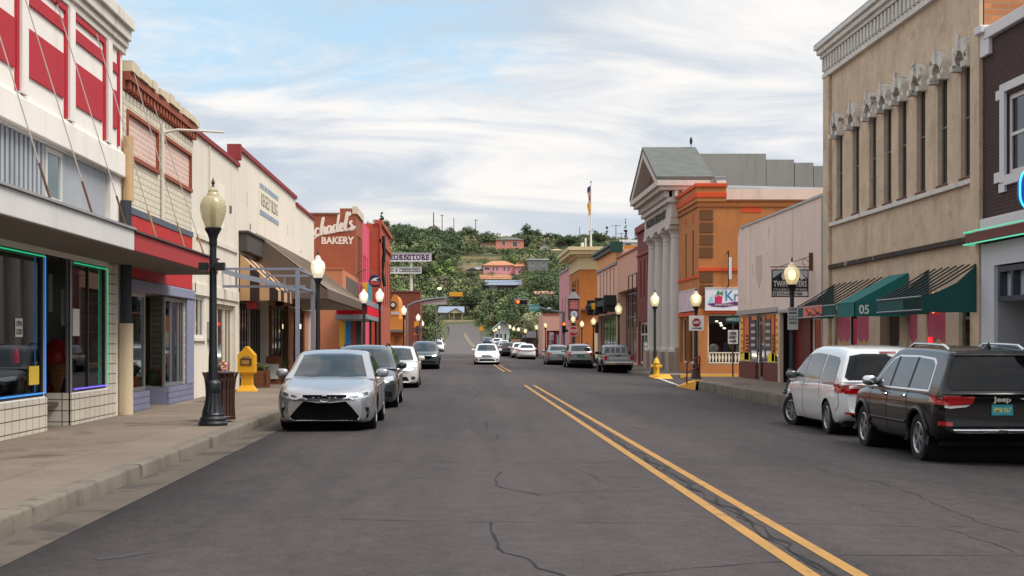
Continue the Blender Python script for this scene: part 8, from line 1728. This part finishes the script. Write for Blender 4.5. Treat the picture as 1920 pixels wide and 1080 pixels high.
xm = ony(763, 0, 135)[0]; MB().tube([(xm, 135, .1), (xm, 135, 4.0), A135(763, 577)], [.15, .13, .12], 12).build('mast', M_mast, SL, smooth=True); MB().tube([A135(763, 580), A135(766, 573), A135(778, 567), A135(800, 562), A135(835, 558), A135(869, 556)], [.12, .12, .11, .10, .09, .07], 10).build('arm', M_mast, SL, smooth=True)
x, _, z = A135(855, 552); head(SL, x, 134.9, z, True, False, M_sigy, True); x0, _, z1 = A135(792, 561); x1, _, z0 = A135(838, 571); MB().box(x0, x1, 135.1, 135.13, z0, z1).build('name_sign_back', M('sign_back_white', (196, 190, 190), rough=.6), SL)
x, _, z = A135(776, 588); head(SL, x + .25, 134.8, 2.9, False, False, M_sigy, True)
sl = thing('street_light', 'small lit cobra street light behind the left signal arm', 'street light', (ony(818, 0, 175)[0], 175, 0)); x, z = ony(818, 0, 175)[0], ony(0, 541, 175)[1]; xg = ony(824, 0, 175)[0]
MB().tube([(x, 175, 0), (x, 175, z - .1), (xg, 175, z)], .08, 8).build('pole', M_mast, sl); MB().blob((xg, 175, z), (.26, .26, .16), 10, 8).build('lamp', M('yellow_lamp', (250, 240, 140), emit=1.6), sl)
SR = thing('signal_mast', 'right grey signal mast with arm, teal street sign and red lit signal', 'traffic signal', (ony(1056, 0, 150)[0], 150, -.05))
def A150(px, py): x, z = ony(px, py, 150.); return (x, 150., z)
xm = ony(1056, 0, 150)[0]; MB().tube([(xm, 150, -.2), (xm, 150, 4.0), A150(1056, 584)], [.19, .17, .15], 12).build('mast', M_mast, SR, smooth=True); MB().tube([A150(1056, 586), A150(1040, 583), A150(1020, 579), A150(1000, 573), A150(966, 566)], [.14, .12, .11, .09, .06], 10).build('arm', M_mast, SR, smooth=True)
x, _, z = A150(978, 566); head(SR, x, 149.8, z, True, True, M_sig); MB().box(x - .72, x + .72, 149.95, 149.98, z - .32, z + .32).build('backplate', M('backplate_grey', (150, 146, 150), rough=.6), SR)
x0, _, z1 = A150(991, 572); x1, _, z0 = A150(1012, 583); sn = MB().box(x0, x1, 149.8, 149.83, z0, z1).build('street_name_sign', M('teal_sign', (36, 140, 136), rough=.5), SR); text('BROADWAY', Fr('S', 149.8), x0 + .08, (z0 + z1) / 2 - .15, .3, M_wsign, sn, .003, (x1 - x0) - .16)
x, _, z = A150(1057, 614); head(SR, x, 149.6, z, False, True, M_sig, s=.9); head(SR, x + .55, 149.7, z - .35, True, False, M_sig, s=.6)
x, _, z = A150(1030, 577); MB().blob((x, 149.9, z - .1), (.28, .3, .14), 10, 8).build('luminaire', MF_white, SR, smooth=True)
SG3 = thing('side_signal', 'dark side facing signal with yellow rear on the right lamp post', 'traffic signal', (ony(1105, 0, 112.4)[0], 112.4, 3.8)); x, z = ony(1104, 577, 112.4)
MB().box(x - .25, x + .2, 112.2, 112.6, z - .16, z + .16).build('signal_head', M_sig, SG3, bev=.02); MB().box(x + .2, x + .5, 112.25, 112.55, z - .14, z + .34).build('rear_case', M_sigy, SG3, bev=.02); MB().tube([(x + .4, 112.4, z), (ony(1113, 0, 112.4)[0], 112.4, z - .6)], .04, 6).build('bracket', M_mast, SG3)
x, z = ony(1119, 614, 112.4); MB().box(x - .14, x + .14, 112.2, 112.45, z - .45, z + .45).build('walk_signal', M_sig, SG3, bev=.02)
# ---- hydrant, ramp rail, street clock
HY = thing('fire_hydrant', 'yellow fire hydrant on the corner below the town hall columns', 'fire hydrant', (ony(1229, 0, 71.8)[0], 71.8, -.05)); x = ony(1229, 0, 71.8)[0] + .05; c_ = (x, 71.8, -.06); M_hy = M('hydrant_yellow', (206, 164, 44), rough=.5, var=.1)
MB().lathe([(.22, 0), (.22, .05), (.15, .07), (.14, .55), (.17, .57), (.17, .63), (.15, .66), (.11, .80), (.05, .86), (.05, .93), (0, .94)], c_, 18).build('barrel', M_hy, HY, smooth=30)
for s in (-1, 1): MB().lathe([(.075, 0), (.075, .12 * s), (.05, .16 * s), (0, .17 * s)], (x + .12 * s, 71.8, .40), 12, axis='x').build('nozzle', M_hy, HY, smooth=30)
MB().lathe([(.09, 0), (.09, -.13), (.06, -.17), (0, -.18)], (x, 71.67, .36), 14, axis='y').build('nozzle', M_hy, HY, smooth=30)
HR = thing('handrail', 'short dark red handrail beside the corner ramp and lamp', 'handrail', (9.0, 55.4, ZR)); M_hr = M('rail_maroon', (92, 34, 32), rough=.5)
pa, pb = Vector(gnd(1289, 722)), None; A_ = Vector((8.98, 55.0, .1)); B_ = Vector((9.50, 54.6, ZR)); 
xa, xb2 = ony(1288, 0, 55.)[0], ony(1312, 0, 55.)[0]
for x, zb in ((xa, .0), (xb2 - .14, ZR), (xb2, ZR)): MB().tube([(x, 55, zb), (x, 55, zb + .92 - (.12 if x == xa else 0))], .03, 8).build('upright', M_hr, HR)
for dz_ in (0, -.38): MB().tube([(xa, 55, .80 + dz_), (xb2, 55, 1.08 + dz_)], .028, 8).build('rail', M_hr, HR)
CK = thing('street_clock', 'maroon four sided street clock tower with round dial at the far corner', 'clock', (ony(1075, 0, 143)[0], 143, -.05)); x0, zt = ony(1066, 560, 143.); x1, zb = ony(1085, 600, 143.); M_ck = M('clock_maroon', (84, 46, 44), rough=.6, var=.1); xc_ = (x0 + x1) / 2
MB().box(xc_ - .18, xc_ + .18, 142.82, 143.18, -.1, zb).build('post', M_ck, CK); MB().box(x0, x1, 142.5, 143.5, zb, zt).build('case', M_ck, CK, bev=.03)
b = MB(); b.add([(x0 - .15, 142.35, zt), (x1 + .15, 142.35, zt), (x1 + .15, 143.65, zt), (x0 - .15, 143.65, zt), (xc_ - .15, 142.9, zt + .7), (xc_ + .15, 142.9, zt + .7), (xc_ + .15, 143.1, zt + .7), (xc_ - .15, 143.1, zt + .7)], [(0, 1, 5, 4), (1, 2, 6, 5), (2, 3, 7, 6), (3, 0, 4, 7), (4, 5, 6, 7)]); b.build('clock_roof', M('clock_roof_grey', (96, 92, 94), rough=.6), CK)
dl = MB().lathe([(.0, -.02), (.34, -.02), (.36, .03)], (xc_, 142.48, zb + .55), 28, axis='y').build('dial', M('dial_pale', (176, 184, 192), rough=.5), CK)
MB().prism([(xc_ - .015, 142.44, zb + .55), (xc_ + .015, 142.44, zb + .55), (xc_ + .01, 142.44, zb + .82), (xc_ - .01, 142.44, zb + .82)], (0, .01, 0)).build('hand', M_ink, dl); MB().prism([(xc_, 142.44, zb + .54), (xc_ + .2, 142.44, zb + .48), (xc_ + .2, 142.44, zb + .51), (xc_, 142.44, zb + .57)], (0, .01, 0)).build('hand', M_ink, dl)
MB().box(x0 + .1, x1 - .1, 142.46, 142.5, zb + 1.1, zt - .15).build('red_panel', M('panel_dull_red', (150, 62, 66), rough=.6, pat=('brick', .2, .25, (190, 120, 116), .03, .05)), CK)
FN = MB().lathe([(.04, 0), (.16, .1), (.18, .3), (.06, .45), (.1, .6), (.02, .9)], (xc_, 143, zt + .7), 12).build('finial', M_black, CK)
